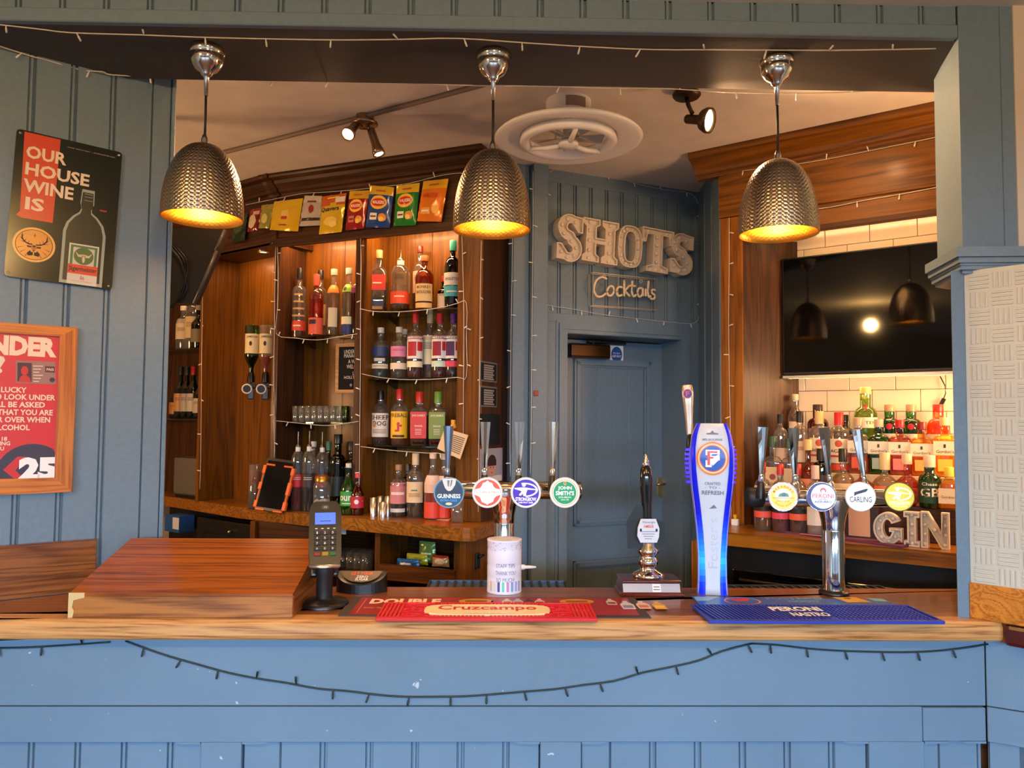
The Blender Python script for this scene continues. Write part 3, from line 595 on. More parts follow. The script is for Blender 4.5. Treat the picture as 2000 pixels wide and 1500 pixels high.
# --- left bay, top shelf
G5 = 'tall spirits on the left bay top shelf'; Y2 = .13
bottle(LC, Y2-.03, S2[0], 586, 524, .037, 'clear engraved gin bottle with black cap and red base band', 'vodka', 'c', ((206, 150, 110), .14, .2), ((24, 24, 26), .06, 1.2), [(.10, .24, 80, (214, 74, 52), [('b', cream, -.5, .3, .16, .18)]), *[(.30+.1*k, .325+.1*k, 60-8*k, (196, 160, 96)) for k in range(4)]], G5)
bottle(LC, Y2-.04, S2[0], 619, 536, .037, 'rose gin bottle with coral cap and coral patterned label', 'vodka', 'pk', ((222, 110, 84), .6, .25), ((224, 86, 72), .065, 1.2), [(.04, .30, 80, (220, 96, 70), [('b', (50, 34, 56), -.7, .1, .20, .27)])], G5)
bottle(LC, Y2+.07, S2[0], 627, 528, .036, 'clear bottle with black cap behind the rose gin', 'vodka', 'c', None, ((24, 24, 26), .05, 1.2), [(.2, .5, 60, (200, 170, 120))], G5)
bottle(LC, Y2-.02, S2[0], 653, 526, .035, 'clear slim vodka bottle with orange fruit label', 'slim', 'c', ((222, 206, 150), .7, .08), ((206, 196, 180), .035, 1.15), [(.64, .76, 60, (236, 130, 40)), (.14, .42, 40, (206, 196, 170))], G5)
bottle(LC, Y2-.02, S2[0], 682, 524, .035, 'clear slim vodka bottle with lime fruit label and blue base', 'slim', 'c', ((206, 206, 170), .7, .08), ((206, 206, 196), .035, 1.15), [(.64, .76, 60, (150, 196, 50), [('o', (30, 40, 60), -.5, .69, .012)]), (.03, .15, 85, (30, 46, 110)), (.17, .28, 70, (230, 220, 180))], G5)
bottle(LC, Y2-.01, S2[0], 700, 519, .035, 'ruby berry liqueur bottle against the divider', 'vodka', 'r', ((140, 14, 22), .7, .6), ((70, 26, 60), .06, 1.2), [(.60, .75, 70, (120, 26, 80))], G5)
# --- left bay, worktop
def pourb(px, py, yl, lab, c): return bottle(LC, yl, ZW, px, py, .034, lab, 'std', 'c', (c, .46, .6), ((0, 0, 0), .075, 1), [(.30, .46, 60, (60, 46, 44) if c[0] < 100 else (190, 30, 34), lines((220, 200, 196), .42, 2))], G4, pour=True)
pourb(583, 843, .03, 'red liqueur bottle with thin pourer beside the tablet', (170, 16, 24))
pourb(605, 842, .03, 'dark liqueur bottle with thin pourer and white neck band', (40, 26, 26))
pourb(630, 844, .08, 'clear liqueur bottle with thin pourer behind the jar of mints', (120, 140, 130))
bottle(LC, .13, ZW, 613, 862, .033, 'clear bottle at the back between the pourer bottles', 'std', 'c', None, ((220, 214, 206), .03, 1.3), [(.3, .5, 60, (180, 180, 176))], G4)
bottle(LC, .16, ZW, 642, 862, .036, 'green bottle behind the jar of mints', 'std', 'g', None, ((60, 120, 90), .05, 1.2), [(.3, .5, 60, (50, 90, 70))], G4)
bottle(LC, .10, ZW, 661, 848, .042, 'tall dark green bottle in the corner of the left bay', 'slim', 'dg', None, ((20, 26, 22), .05, 1.2), [(.2, .45, 70, (24, 34, 30))], G4)
bottle(LC, .12, ZW, 687, 862, .038, 'black bottle behind the green sour liqueur', 'slim', 'k', None, ((20, 20, 22), .05, 1.2), [(.2, .45, 70, (30, 28, 30))], G4)
bottle(LC, -.015, ZW, 681, 905, .038, 'bright green sour liqueur bottle with white swirl lettering', 'sour', 'g', ((40, 150, 40), .68, .7), ((206, 196, 190), .022, 1.25), [(.18, .46, 78, (52, 146, 50), [('ourz', (236, 240, 226), .75, .10, .33), ('b', (236, 240, 226), -.5, .5, .22, .235)])], G4)
bottle(LC, -.01, ZW, 699, 925, .034, 'red sour liqueur bottle beside the green one', 'sour', 'r', ((170, 24, 40), .68, .7), ((200, 40, 50), .022, 1.25), [(.18, .46, 78, (176, 30, 46), [('o', (236, 226, 226), 0, .33, .012)])], G4)
# --- optics bay
G6 = 'upturned bottles on optics'
def optic(px, lab, g, lq):
    yl = .12; x, zt = LD.xz(px, 636, yl); z1 = LD.xz(px, 742, yl)[1]; h = zt-z1; p = LD.w(x, yl, zt)
    b = thing('optic_bottle', lab, 'bottle', p, math.atan2(-p.x, p.y), G6); r = .041; T = Matrix.Rotation(math.pi, 4, 'X')
    pr = [(r*.9, 0), (r, .006), (r, .56*h), (r*.93, .60*h), (r*.7, .67*h), (.5*r, .72*h), (.014, .78*h), (.013, h*.95)]
    MB().lathe(pr, GT[g], 24, T).build('glass_body', b)
    if lq: MB().lathe([(a-.003, z) for a, z in pr[2:]], liquid('drink %d %d %d' % lq, lq, .6), 16, T).build('drink', b)
    def fn(s, z): a = s/r; return ((r+.0008)*math.sin(a), -(r+.0008)*math.cos(a), z)
    lb = MB(.006); n = 10; z0, z9 = -.52*h, -.16*h
    lb.add([fn(-.05+.1*i/n, z) for z in (z0, z9) for i in range(n+1)], [(i, i+1, n+2+i, n+1+i) for i in range(n)], ink((232, 216, 166)))
    f2_ = lambda s, z: tuple(Vector(fn(s, z))*1.0+Vector((0, -.0008, 0)))
    lb.text('JAMESON', ink((60, 46, 30)), .07, .016, f2_, 0, -.22*h, .02); lb.flat(ell(-.008, -.34*h, .008, .014), ink((60, 40, 36)), f2_); lb.build('label', b)
    op = MB(); op.lathe([(.022, -h*.95-.03), (.022, -h*.95), (.015, -h*.95+.03)], M_black, 14); op.box(-.03, .03, -.025, .03, -h-.05, -h-.02, M_satin, bev=.004); op.box(-.018, .018, -.02, .02, -h-.115, -h-.05, M_black, bev=.004); op.build('optic', b)
    MB().lathe([(.030, -.004), (.030, .004), (.024, .006), (.0215, .0)], M_white, 24, Matrix.Translation((-.022, -.03, -h-.055)) @ Matrix.Rotation(R(90), 4, 'X')).build('measure_ring', b); MB().lathe([(.0215, .001), (0, .0015)], M_satin, 20, Matrix.Translation((-.022, -.03, -h-.055)) @ Matrix.Rotation(R(90), 4, 'X')).build('measure_face', b)
    MB().tube([(0, .02, -h-.02), (0, .09, -h-.02)], .008, M_black, 8).build('bracket_arm', b)
optic(493, 'upturned green whiskey bottle on an optic', 'g', (20, 60, 24)); optic(521, 'upturned clear whiskey bottle on an optic by the divider', 'c', (190, 90, 24))
# --- far left bay
G7 = 'bottles in the far left bay'
bottle(LD, .12, zs4[0], 360, 598, .044, 'pale clear bottle with white label on the far left shelf', 'slim', 'c', None, ((220, 216, 200), .03, 1.2), [(.25, .70, 70, (206, 190, 160), lines((130, 100, 70), .5, 4))], G7)
bottle(LD, .14, zs4[0], 378, 566, .042, 'clear bottle with yellow cap on the far left shelf', 'std', 'c', None, ((230, 176, 40), .07, 1.3), [(.2, .55, 70, (206, 186, 140), lines((130, 100, 70), .45, 4))], G7)
bottle(LD, .10, zs4[0], 389, 597, .042, 'dark green bottle at the end of the far left shelf', 'wine', 'dg', None, ((150, 140, 120), .03, 1.2), [(.15, .45, 70, (120, 110, 80))], G7)
for px, py, lab, cc, lc in ((344, 752, 'small wine bottle with amber label at the left end', (30, 26, 26), (150, 96, 40)), (354, 716, 'wine bottle with black capsule and amber label', (20, 20, 24), (170, 120, 60)), (366, 716, 'wine bottle with black capsule and grey label', (24, 24, 28), (150, 140, 130)), (379, 716, 'wine bottle with red capsule', (150, 20, 26), (170, 160, 146)), (391, 735, 'wine bottle with pale label beside the divider', (30, 26, 30), (170, 156, 140))):
    bottle(LD, .12, zs4[1], px, py, .037, lab, 'wine', 'k', None, (cc, .055, 1.15), [(.14, .48, 66, lc, lines((70, 56, 46), .4, 3))], G7, name='wine_bottle')

# warm strips hidden behind the cabinet heads
for x0, x1 in ((-.66, -.16), (-1.22, -.77)):
    st = MB().box(x0, x1, .022, .034, TOPZ+.08, TOPZ+.095, ink((255, 206, 130), emit=3)).build('light_strip', dc1)
    p = LC.w((x0+x1)/2, .04, TOPZ+.075); lamp('cabinet_strip_light', 'AREA', p, 6, WARM2, x1-x0, .03, p+LC.ey*.35+Vector((0, 0, -1)))
p = LD.w(LD.xz(514, 491, .10)[0], .10, zh-.012); lamp('downlight_beam', 'SPOT', p, 14, WARM2, .02, None, p+Vector((0, 0, -1)), spot_size=R(110), spot_blend=.8)
p = LD.w(-.35, .10, zh-.02); lamp('cabinet_strip_light', 'AREA', p, 1.6, WARM2, .4, .03, p+LD.ey*.35+Vector((0, 0, -1)))
p = LD.w(-.9, .10, zh-.02); lamp('cabinet_strip_light', 'AREA', p, .8, WARM2, .25, .03, p+Vector((0, 0, -1)))
# ================================================================== RIGHT BACK BAR
cr_ = RC
gt = thing('gantry_cabinet', 'orange brown timber gantry framing the television at the right', 'cabinet', RC.w(0, 0), RC.a)
GH = 2.605
M_gz = wood('orange gantry timber upright', (162, 96, 18), (100, 56, 8), 'z', .35, 9, .2)
M_gx = wood('orange gantry timber lengthwise', (126, 78, 16), (78, 46, 8), 'x', .4, 7, .12)
MB().box(0, .112, 0, .03, 1.19, GH+.11, M_gz, bev=.003).build('pilaster', gt)
MB().prism([(.112, .004), (.317, .262), (.30, .275), (.09, .02)], 1.19, GH, 'z', M_darkz).build('side_panel', gt)
MB().box(-.004, 1.5, -.006, .03, GH+.112, 2.945, M_gx).build('upper_frieze', gt)
MB().box(.113, 1.5, .0, .03, GH, GH+.11, M_gx).build('lower_frieze', gt)
MB().box(.113, 1.5, -.012, .03, GH-.016, GH+.008, M_dark, bev=.004).build('bottom_moulding', gt)
MB().box(.113, 1.5, -.014, .0, GH+.106, GH+.118, M_gx, bev=.003).build('bead', gt)
MB().box(.1, 1.5, .03, .3, GH+.12, GH+.14, M_dark).build('top_panel', gt)
p = [(.03, 2.93), (-.012, 2.93), (-.018, 2.945), (-.034, 2.95), (-.04, 2.972), (-.07, 2.985), (-.085, 3.0), (-.118, 3.01), (-.125, 3.025), (-.125, 3.04), (.03, 3.04)]
MB().prism(p, -.12, 1.5, 'x', M_gx).build('cornice', gt)
tw = struct('wall_back_right', 'cream metro tiles behind the right bottles', RC.w(0, 0), RC.a)
MB().box(.25, 1.9, .262, .32, 1.1, 3.0, pm('tile grout', (150, 128, 104), .8)).build('backing', tw)
M_tile = pm('glossy cream tile', (232, 214, 186), .12, coat=.3)
tiles = {}
zr = RC.xz(1700, 762, .25)[1]; th = .102; tl = .205
xj = RC.xz(1814-199, 783, .25)[0]
for r_ in range(-5, 9):
    z0 = zr-th+r_*th if True else 0
    for c_ in range(-3, 9):
        a = xj+c_*tl+(tl/2 if r_ % 2 else 0); b = a+tl
        a, b = max(a, .27), min(b, 1.6)
        if b-a < .02 or z0 > GH or z0 < 1.2: continue
        k = round(b-a, 3)
        if k not in tiles:
            o = MB().box(.0012, k-.0012, .251, .263, .0012, th-.0012, M_tile, bev=.0015).build('tile', tw); tiles[k] = o
        else: o = tiles[k].copy(); C.objects.link(o)
        o.location = (a, 0, z0)
wt2 = MB().prism([(RC.xz(1425, 1040, -.296)[0]+1.124*0-.06, -.296), (1.3, -.296), (1.3, .26), (.30, .26), (.12, .03), (-.06, .03)], 1.13, 1.19, 'z', M_wk).build('worktop', None, RC.M()); tag(wt2, 'timber worktop under the gin bottles at the right', 'worktop')
TZ = [1.19, 1.335, 1.46, 1.585]
ti = thing('bottle_tier', 'stepped timber riser holding the gin bottles', 'shelf riser', RC.w(.3, 0, 1.19), RC.a)
for z, y0, y1 in ((1.335, -.075, .045), (1.46, .0, .14), (1.585, .10, .25)):
    MB().box(-.12 if z < 1.4 else (-.04 if z < 1.5 else .0), 1.0, y0+.005, y1, max(0, z-1.19-.14 if z > 1.4 else 0), z-1.19, pm('glow paled riser', (226, 196, 150), .5) if z > 1.4 else M_dark, bev=.002).build('step', ti)  # upper steps paled in colour so bottles in front look lit through
bf = thing('back_bar_fridge', 'black bottle fridge under the right worktop', 'fridge', RC.w(0, 0), RC.a)
MB().box(.10, 1.3, -.22, .2, 0, 1.128, M_black).build('body', bf)
MB().box(.14, .62, -.245, -.222, .12, 1.02, pm('fridge door glass', (7, 8, 9), .06), None, bev=.004).build('door', bf)
MB().box(.63, 1.2, -.245, -.222, .12, 1.02, pm('fridge door glass', (7, 8, 9), .06), None, bev=.004).build('door', bf)
for xx in (.16, .65): MB().tube([(xx+.02, -.245, .98), (xx+.02, -.27, .98), (xx+.30, -.27, .98), (xx+.30, -.245, .98)], .007, M_satin, 8).build('handle', bf)
ru = MB().box(-.055, .10, -.25, .0, 0, 1.128, M_gz, RC.M()).build('cabinet_end_panel'); tag(ru, 'brown timber end panel beside the black fridge', 'panel')
TVX = tv = thing('television', 'large black flat television on the tiled wall', 'television', RC.w(0, 0), RC.a)
x0, z1 = RC.xz(1527, 506, .17); z0 = RC.xz(1530, 734, .17)[1]
MB().box(x0, x0+1.02, .165, .20, z0, z1, M_black, bev=.006).build('casing', tv)
MB().box(x0+.008, x0+1.012, .162, .166, z0+.014, z1-.008, pm('television glass', (4, 4, 5), .04), bev=.001).build('screen', tv)
MB().box(x0+.3, x0+.7, .20, .252, z0+.15, z1-.15, M_satin, bev=.004).build('wall_bracket', tv)
# ---- gin bottles
G8 = 'bottles in front on the right worktop'; G9 = 'bottles on the lowest gin step'; G10 = 'bottles on the middle gin step'; G11 = 'bottles on the top gin step'
def rb(tier, px, py, r, lab, shape, g, liq, cap, labs, yl=None, **k):
    if liq: liq = (tuple(min(255, int(v*.75+72)) for v in liq[0]), liq[1], (liq[2] if len(liq) > 2 else .3)*.7)
    y = [-.13, -.02, .07, .185][tier] if yl is None else yl
    return bottle(RC, y, TZ[tier], px, py, r, lab, shape, g, liq, cap, labs, [G8, G9, G10, G11][tier], **k)
rb(3, 1553, 770, .034, 'clear tapered bottle with pale stopper at the left end of the top step', 'long', 'c', ((236, 220, 190), .7, .06), ((206, 186, 160), .03, 1.2), [(.3, .45, 50, (226, 206, 170))])
rb(3, 1597, 790, .045, 'grey purple bottle with dark brown stopper on the top step', 'tank', 'p', None, ((60, 34, 24), .03, 1.0), [(.1, .4, 60, (150, 120, 120))])
rb(3, 1650, 810, .050, 'black shouldered bottle behind the red capped rum', 'ball', 'k', None, ((40, 30, 28), .03, 1.2), [])
rb(3, 1690, 756, .048, 'tall pale green gin bottle with red seal and cream band', 'tank', 'pg', ((206, 216, 110), .8, .25), ((216, 206, 120), .035, 1.0), [(.30, .48, 80, (232, 226, 196), [('No. TEN', (110, 90, 50), .7, .05, .39)]), (.55, .75, 60, None, [('o', (170, 44, 36), 0, .66, .013)])])
def tanq(px, py, lab, g, lq, capc): return rb(3, px, py, .043, lab, 'tank', g, lq, (capc, .035, 1.0), [(.3, .65, 60, None, [('o', (176, 30, 30), 0, .47, .014)]), (.05, .30, 80, (226, 220, 190), [('Tanqueray', (150, 40, 30), .75, .06, .18)])])
tanq(1737, 790, 'bright green gin bottle with red seal, left one of the pair on the top step', 'g', ((40, 150, 30), .7, .3), (196, 150, 110))
tanq(1779, 790, 'bright green gin bottle with red seal, right one of the pair on the top step', 'g', ((40, 150, 30), .7, .3), (190, 146, 106))
tanq(1832, 790, 'orange yellow gin bottle with red cap and red seal on the top step', 'o', ((250, 190, 60), .7, .4), (226, 44, 30))
rb(2, 1524, 809, .032, 'slim clear bottle with black cap left on the middle step', 'std', 'c', ((226, 190, 160), .4, .1), ((24, 22, 22), .045, 1.25), [(.15, .4, 60, (206, 180, 150))])
rb(2, 1562, 803, .034, 'clear bottle with shiny black cap on the middle step', 'std', 'c', ((230, 200, 160), .5, .1), ((26, 24, 24), .055, 1.3), [(.15, .5, 60, (224, 200, 170), lines((190, 60, 50), .4, 3))])
def bac(px, py, lab, capc): return rb(2, px, py, .045, lab, 'std', 'c', ((236, 216, 170), .6, .08), (capc, .06, 1.25), [(.16, .56, 62, (240, 222, 190), [('o', (200, 84, 50), 0, .48, .016), ('BACARDI', (60, 46, 40), .95, .05, .36), ('b', (206, 50, 40), -.8, .8, .26, .29)]), (.05, .14, 60, (230, 70, 40))])
bac(1600, 803, 'white rum bottle with cream cap and round emblem', (232, 196, 130)); bac(1638, 805, 'white rum bottle with bright red cap and round emblem', (232, 44, 36))
def gord(px, py, lab, g, lq, capc, strip, stxt): return rb(2, px, py, .043, lab, 'jdsq', g, (lq, .62, .35), (capc, .035, 1.2), [(.36, .60, 95, (232, 222, 200), [("Gordon's", (130, 110, 90), .75, .055, .43), ('b', (60, 50, 50), -.12, .08, .49, .55), ('b', strip, -1, 1, .36, .375)]), (.10, .30, 60, stxt)])
gord(1676, 817, 'gin bottle with orange liquid and silver cap behind the fourth tap', 'c', (240, 110, 40), (196, 170, 140), (60, 60, 110), (226, 90, 40))
gord(1716, 819, 'green gin bottle with cream label and silver cap on the middle step', 'g', (50, 160, 40), (206, 180, 150), (60, 90, 60), (150, 170, 160))
gord(1757, 820, 'pink gin bottle with red cap and cream label on the middle step', 'pk', (240, 160, 130), (196, 30, 34), (200, 60, 60), (236, 130, 120))
gord(1800, 824, 'orange gin bottle with dark red cap and cream label on the middle step', 'y', (250, 180, 70), (130, 26, 26), (226, 130, 40), (246, 180, 80))
gord(1845, 815, 'yellow gin bottle with cream label at the right end of the middle step', 'y', (252, 206, 60), (240, 210, 150), (240, 180, 40), (250, 200, 70))
rb(1, 1509, 852, .040, 'clear gin bottle with dark green cap behind the first right tap', 'flask', 'c', ((226, 200, 160), .5, .1), ((44, 84, 60), .05, 1.25), [(.14, .5, 80, (228, 196, 150), [('o', (150, 60, 40), 0, .34, .014), *lines((120, 100, 60), .24, 2)])])
rb(1, 1541, 856, .036, 'clear gin bottle with green cap and shaded round badge', 'flask', 'c', ((226, 200, 160), .5, .1), ((60, 90, 70), .045, 1.25), [(.14, .5, 80, (216, 186, 140))])
rb(1, 1578, 858, .042, 'amber ball shaped liqueur bottle with cream cap', 'ball', 'a', ((236, 150, 50), .6, .3), ((230, 196, 130), .05, 1.6), [(.1, .35, 55, (224, 140, 90))])
rb(1, 1604, 876, .036, 'black bottle with square black cap behind the third right tap', 'vodka', 'k', None, ((26, 22, 22), .055, 1.5), [(.2, .5, 70, (60, 40, 34))])
rb(1, 1646, 876, .044, 'round clear bottle with black square cap on the lowest step', 'ball', 'c', ((236, 206, 150), .5, .12), ((26, 24, 22), .06, 1.5), [(.1, .35, 60, (226, 196, 150))])
rb(1, 1684, 900, .044, 'round pinkish clear bottle behind the fourth right tap', 'ball', 'pk', None, ((220, 196, 150), .04, 1.3), [(.1, .35, 60, (226, 180, 140))])
rb(1, 1728, 884, .046, 'round flask with cork and orange pink label on the lowest step', 'ball', 'c', ((236, 206, 150), .5, .12), ((226, 204, 150), .075, 1.7), [(.06, .36, 65, (228, 110, 60), [('PINK', (244, 222, 190), .5, .07, .26)])])
rb(1, 1771, 886, .046, 'round flask with pale cap and red floral label on the lowest step', 'ball', 'pk', ((240, 170, 130), .5, .25), ((232, 206, 170), .045, 1.6), [(.06, .38, 65, (226, 96, 60), [('o', (206, 40, 30), .5, .28, .012), ('o', (206, 40, 30), .5, .16, .01)])])
rb(1, 1815, 889, .041, 'emerald green bottle with white cap and bold white letters', 'tank', 'g', ((10, 110, 44), .75, .6), ((230, 206, 180), .05, 1.1), [(.10, .52, 78, (14, 60, 34), [('GB', (240, 236, 226), .62, .17, .30), ('Chase', (226, 226, 210), .5, .06, .46)])], yl=-.05)
rb(1, 1853, 912, .040, 'gin bottle with yellow cap and cream label at the right edge of the lowest step', 'jdsq', 'y', ((246, 206, 90), .6, .3), ((240, 206, 80), .04, 1.2), [(.14, .50, 90, (234, 222, 196), [("Gordon's", (130, 110, 90), .75, .06, .3)])], yl=-.05)
for px, py, lab, cc, lc, gl in ((1489, 902, 'clear flavoured vodka bottle with red cap at the left end of the worktop', (206, 50, 40), (236, 90, 70), ((220, 200, 180), .5, .1)), (1524, 906, 'berry flavoured vodka bottle with red cap on the worktop', (206, 50, 44), (236, 70, 90), ((190, 60, 60), .6, .3)), (1558, 906, 'orange flavoured vodka bottle with red cap on the worktop', (206, 54, 44), (232, 96, 60), ((150, 80, 60), .6, .3))):
    rb(0, px, py, .036, lab, 'std', 'c', gl, (cc, .05, 1.2), [(.44, .66, 70, (236, 216, 190), [('o', (206, 60, 50), 0, .56, .012)]), (.30, .36, 74, (30, 24, 26)), (.20, .29, 74, lc)])
rb(0, 1592, 909, .037, 'white liqueur bottle with cream and red cap on the worktop', 'std', 'c', ((240, 226, 206), .7, .9), ((226, 190, 170), .06, 1.3), [(.15, .5, 60, (240, 230, 214), [('o', (150, 120, 60), 0, .42, .008)]), (.62, .68, 80, (220, 60, 50))])
m = MB(); a, b0 = RC.xz(1652, 1052, -.155); a1 = RC.xz(1706, 1052, -.155)[0]; ztop = RC.xz(1680, 985, -.155)[1]
m.box(a, a1+.02, -.155, -.078, 1.19, ztop, ink((44, 16, 16)), bev=.004); m.flat(rect(a+.012, a1-.012, 1.205, ztop), ink((206, 160, 126), .5), planar(-.1562))
o = m.build('gift_box', None, RC.M()); tag(o, 'dark gift box with a tan panel beside the white letters', 'box')
pm_ = MB(); q = [atz(1526, 1040, 1.19), atz(1560, 1034, 1.19), atz(1796, 1063, 1.19), atz(1762, 1071, 1.19)]
pm_.prism([(v.x, v.y) for v in q], 1.19, 1.198, 'z', pm('purple rubber', (98, 44, 80), .7))
q0 = atz(1560, 1043, 1.198); q1 = atz(1640, 1052, 1.198); dv = Vector((q1.x-q0.x, q1.y-q0.y)); ag = math.atan2(dv.y, dv.x)
pm_.flat(rect(0, dv.length, .004, .018), ink((222, 160, 150)), lambda x, y: (q0.x+math.cos(ag)*x-math.sin(ag)*y, q0.y+math.sin(ag)*x+math.cos(ag)*y, 1.1986))
o = pm_.build('bar_mat'); tag(o, 'purple rubber bar mat on the right worktop', 'bar mat')
sb = thing('condiment_box', 'tiny white box with a yellow top at the left end of the right worktop', 'box', atz(1436, 1026, 1.19), RC.a)
MB().box(-.016, .016, -.012, .012, 0, .03, M_wht, bev=.002).build('carton', sb); MB().lathe([(.008, .03), (.006, .036), (.010, .044), (.009, .052)], ink((236, 176, 40)), 10).build('stopper', sb)

# ================================================================== MARQUEE LETTERS
def inset(loop, d):
    n = len(loop); out = []
    for i in range(n):
        a, b, c = Vector(loop[i-1]), Vector(loop[i]), Vector(loop[(i+1) % n])
        e1 = (b-a).normalized(); e2 = (c-b).normalized(); n1 = Vector((-e1.y, e1.x)); n2 = Vector((-e2.y, e2.x)); k = (n1+n2)
        s = d/max(.45, 1+n1.dot(n2))
        out.append((b.x+k.x*s, b.y+k.y*s))
    return out
def tray(loops, depth, rim, rec_, mat, y=0):
    """hollow letter: side walls, a raised rim and a recessed face (loops counter-clockwise outside, clockwise for holes)"""
    m = MB(); bm = bmesh.new(); es = []
    for lp in loops:
        n = len(lp); q = inset(lp, rim)
        for (A_, ya, B_, yb_) in ((lp, y, lp, y-depth), (lp, y-depth, q, y-depth), (q, y-depth, q, y-depth+rec_)):
            vs = [(p[0], ya, p[1]) for p in A_]+[(p[0], yb_, p[1]) for p in B_]
            m.add(vs, [(i, (i+1) % n, n+(i+1) % n, n+i) for i in range(n)], mat)
        vv = [bm.verts.new((p[0], y-depth+rec_, p[1])) for p in q]; es += [bm.edges.new((vv[i], vv[(i+1) % n])) for i in range(n)]
    bmesh.ops.triangle_fill(bm, edges=es, use_beauty=True, normal=(0, -1, 0)); bm.verts.index_update()
    m.add([v.co.copy() for v in bm.verts], [[v.index for v in f.verts] for f in bm.faces], mat); bm.free(); return m
def slab_S(w, h, t):
    """outline of a slab-serif S from its centre line, with block serifs at both ends"""
    rx, rz = w/2-t/2, h/4-t*.12
    pts = []
    for k in range(13): a = R(25+k*(245/12)); pts.append((rx*math.cos(a), h*.75-t*.05-0+(rz-t*.12)*math.sin(a)*1.0))
    for k in range(1, 14): a = R(90-k*(245/13)); pts.append((rx*math.cos(a), h*.25+t*.05+(rz-t*.12)*math.sin(a)))
    pts = [(x*.96, z) for x, z in pts]; n = len(pts); L1 = []; R1 = []
    for i in range(n):
        d = Vector(pts[min(i+1, n-1)])-Vector(pts[max(i-1, 0)]); d.normalize(); nn = Vector((-d.y, d.x)); f = i/(n-1); wd = t*(.36+.16*math.sin(math.pi*f))
        L1.append((pts[i][0]+nn.x*wd, pts[i][1]+nn.y*wd)); R1.append((pts[i][0]-nn.x*wd, pts[i][1]-nn.y*wd))
    s = w/2
    top = [(s*.98, h*.99), (s*.98, h*.64), (s*.62, h*.64)]; bot = [(-s*.98, h*.01), (-s*.98, h*.36), (-s*.62, h*.36)]
    # walk: left side of the stroke, then bottom serif, right side back, then top serif
    loop = L1[2:-2]+[bot[0], bot[1], bot[2]]+R1[::-1][2:-2]+[top[0], top[1], top[2]]
    return loop, pts
def ccw(l): return l if sum(l[i-1][0]*l[i][1]-l[i][0]*l[i-1][1] for i in range(len(l))) > 0 else l[::-1]
M_mq = pm('warm white letter paint', (214, 200, 182), .5); M_mb = pm('frosted letter bulb', (226, 214, 196), .25)
def H_loop(w, h, t):
    a, b = -w/2, w/2; sw = w*.47; st = (sw-t)/2; s = h*.13; m0, m1 = h*.5-t*.25, h*.5+t*.25
    return [(a, 0), (a+sw, 0), (a+sw, s), (a+st+t, s+t*.25), (a+st+t, m0), (b-st-t, m0), (b-st-t, s+t*.25), (b-sw, s), (b-sw, 0), (b, 0), (b, s), (b-st, s+t*.25), (b-st, h-s-t*.25), (b, h-s), (b, h), (b-sw, h), (b-sw, h-s), (b-st-t, h-s-t*.25), (b-st-t, m1), (a+st+t, m1), (a+st+t, h-s-t*.25), (a+sw, h-s), (a+sw, h), (a, h), (a, h-s), (a+st, h-s-t*.25), (a+st, s+t*.25), (a, s)]
def T_loop(w, h, t):
    a, b = -w/2, w/2; s = h*.12
    return [(-w*.34, 0), (w*.34, 0), (w*.34, s), (t/2, s+t*.2), (t/2, h-t*.55), (b-t*.55, h-t*.6), (b-t*.42, h*.66), (b, h*.66), (b, h), (a, h), (a, h*.66), (a+t*.42, h*.66), (a+t*.55, h-t*.6), (-t/2, h-t*.55), (-t/2, s+t*.2), (-w*.34, s)]
def sup(rx, rz, e, cz, n=28): return [(rx*(abs(math.cos(a))**e)*(1 if math.cos(a) > 0 else -1), cz+rz*(abs(math.sin(a))**e)*(1 if math.sin(a) > 0 else -1)) for a in [2*math.pi*i/n for i in range(n)]]
def letter(fr, nm, cx, z0, w, h, tilt, loops, bulbs, label, depth=.07, yl=-.005, t=.05, grp='white marquee letters on the grey wall', br=.011):
    th_ = thing('marquee_letter', label, 'letter', fr.w(cx, yl, z0), 0, grp); th_.rotation_euler = (0, R(tilt), fr.a); th_.rotation_mode = 'XYZ'
    tray(loops, depth, .007, .018, M_mq).build('letter_shell', th_)
    b0 = None
    for x, z in bulbs:
        if b0 is None: b0 = MB().ball((0, 0, 0), br, M_mb, 8).build('bulb', th_); o = b0
        else: o = b0.copy(); C.objects.link(o)
        o.location = (x, -depth+.018-.004, z)
    return th_
def px_letter(pl, pt, pr, pb, kind, label):
    """letter box from two measured corners on the wall"""
    yl = -.06; xa, za = DW.xz(pl, pt, yl); xb, zb = DW.xz(pr, pb, yl); w, h = xb-xa, za-zb; t = w*.30; tl_ = 3.0
    if kind == 'S': lp, ps = slab_S(w, h, t*1.25); loops = [ccw(lp)]; bl = ps[1::3]
    elif kind == 'H': loops = [ccw(H_loop(w, h, t*.95))]; bl = [(s*w*.285, h*f) for s in (-1, 1) for f in (.08, .27, .5, .73, .92)]
    elif kind == 'O': loops = [ccw(sup(w/2, h/2, .72, h/2)), ccw(sup(w/2-t*.95, h/2-t*.75, .72, h/2))[::-1]]; bl = [p for p in sup(w/2-t*.48, h/2-t*.4, .75, h/2, 14)]
    else: loops = [ccw(T_loop(w, h, t))]; bl = [(0, h*f) for f in (.06, .25, .44, .63, .82)]+[(-w*.42, h*.74), (w*.42, h*.74), (-w*.3, h*.92), (w*.3, h*.92), (-w*.18, h*.05), (w*.18, h*.05)]
    letter(DW, 'l', (xa+xb)/2, zb, w, h, tl_, loops, bl, label)
px_letter(1084, 418, 1134, 512, 'S', 'white marquee letter S with bulbs, first of the word over the door')
px_letter(1134, 426, 1203, 518, 'H', 'white marquee letter H with bulbs, second of the word over the door')
px_letter(1203, 438, 1250, 526, 'O', 'white marquee letter O with bulbs, third of the word over the door')
px_letter(1249, 444, 1311, 536, 'T', 'white marquee letter T with bulbs, fourth of the word over the door')
px_letter(1305, 456, 1350, 538, 'S', 'white marquee letter S with bulbs, last of the word over the door')
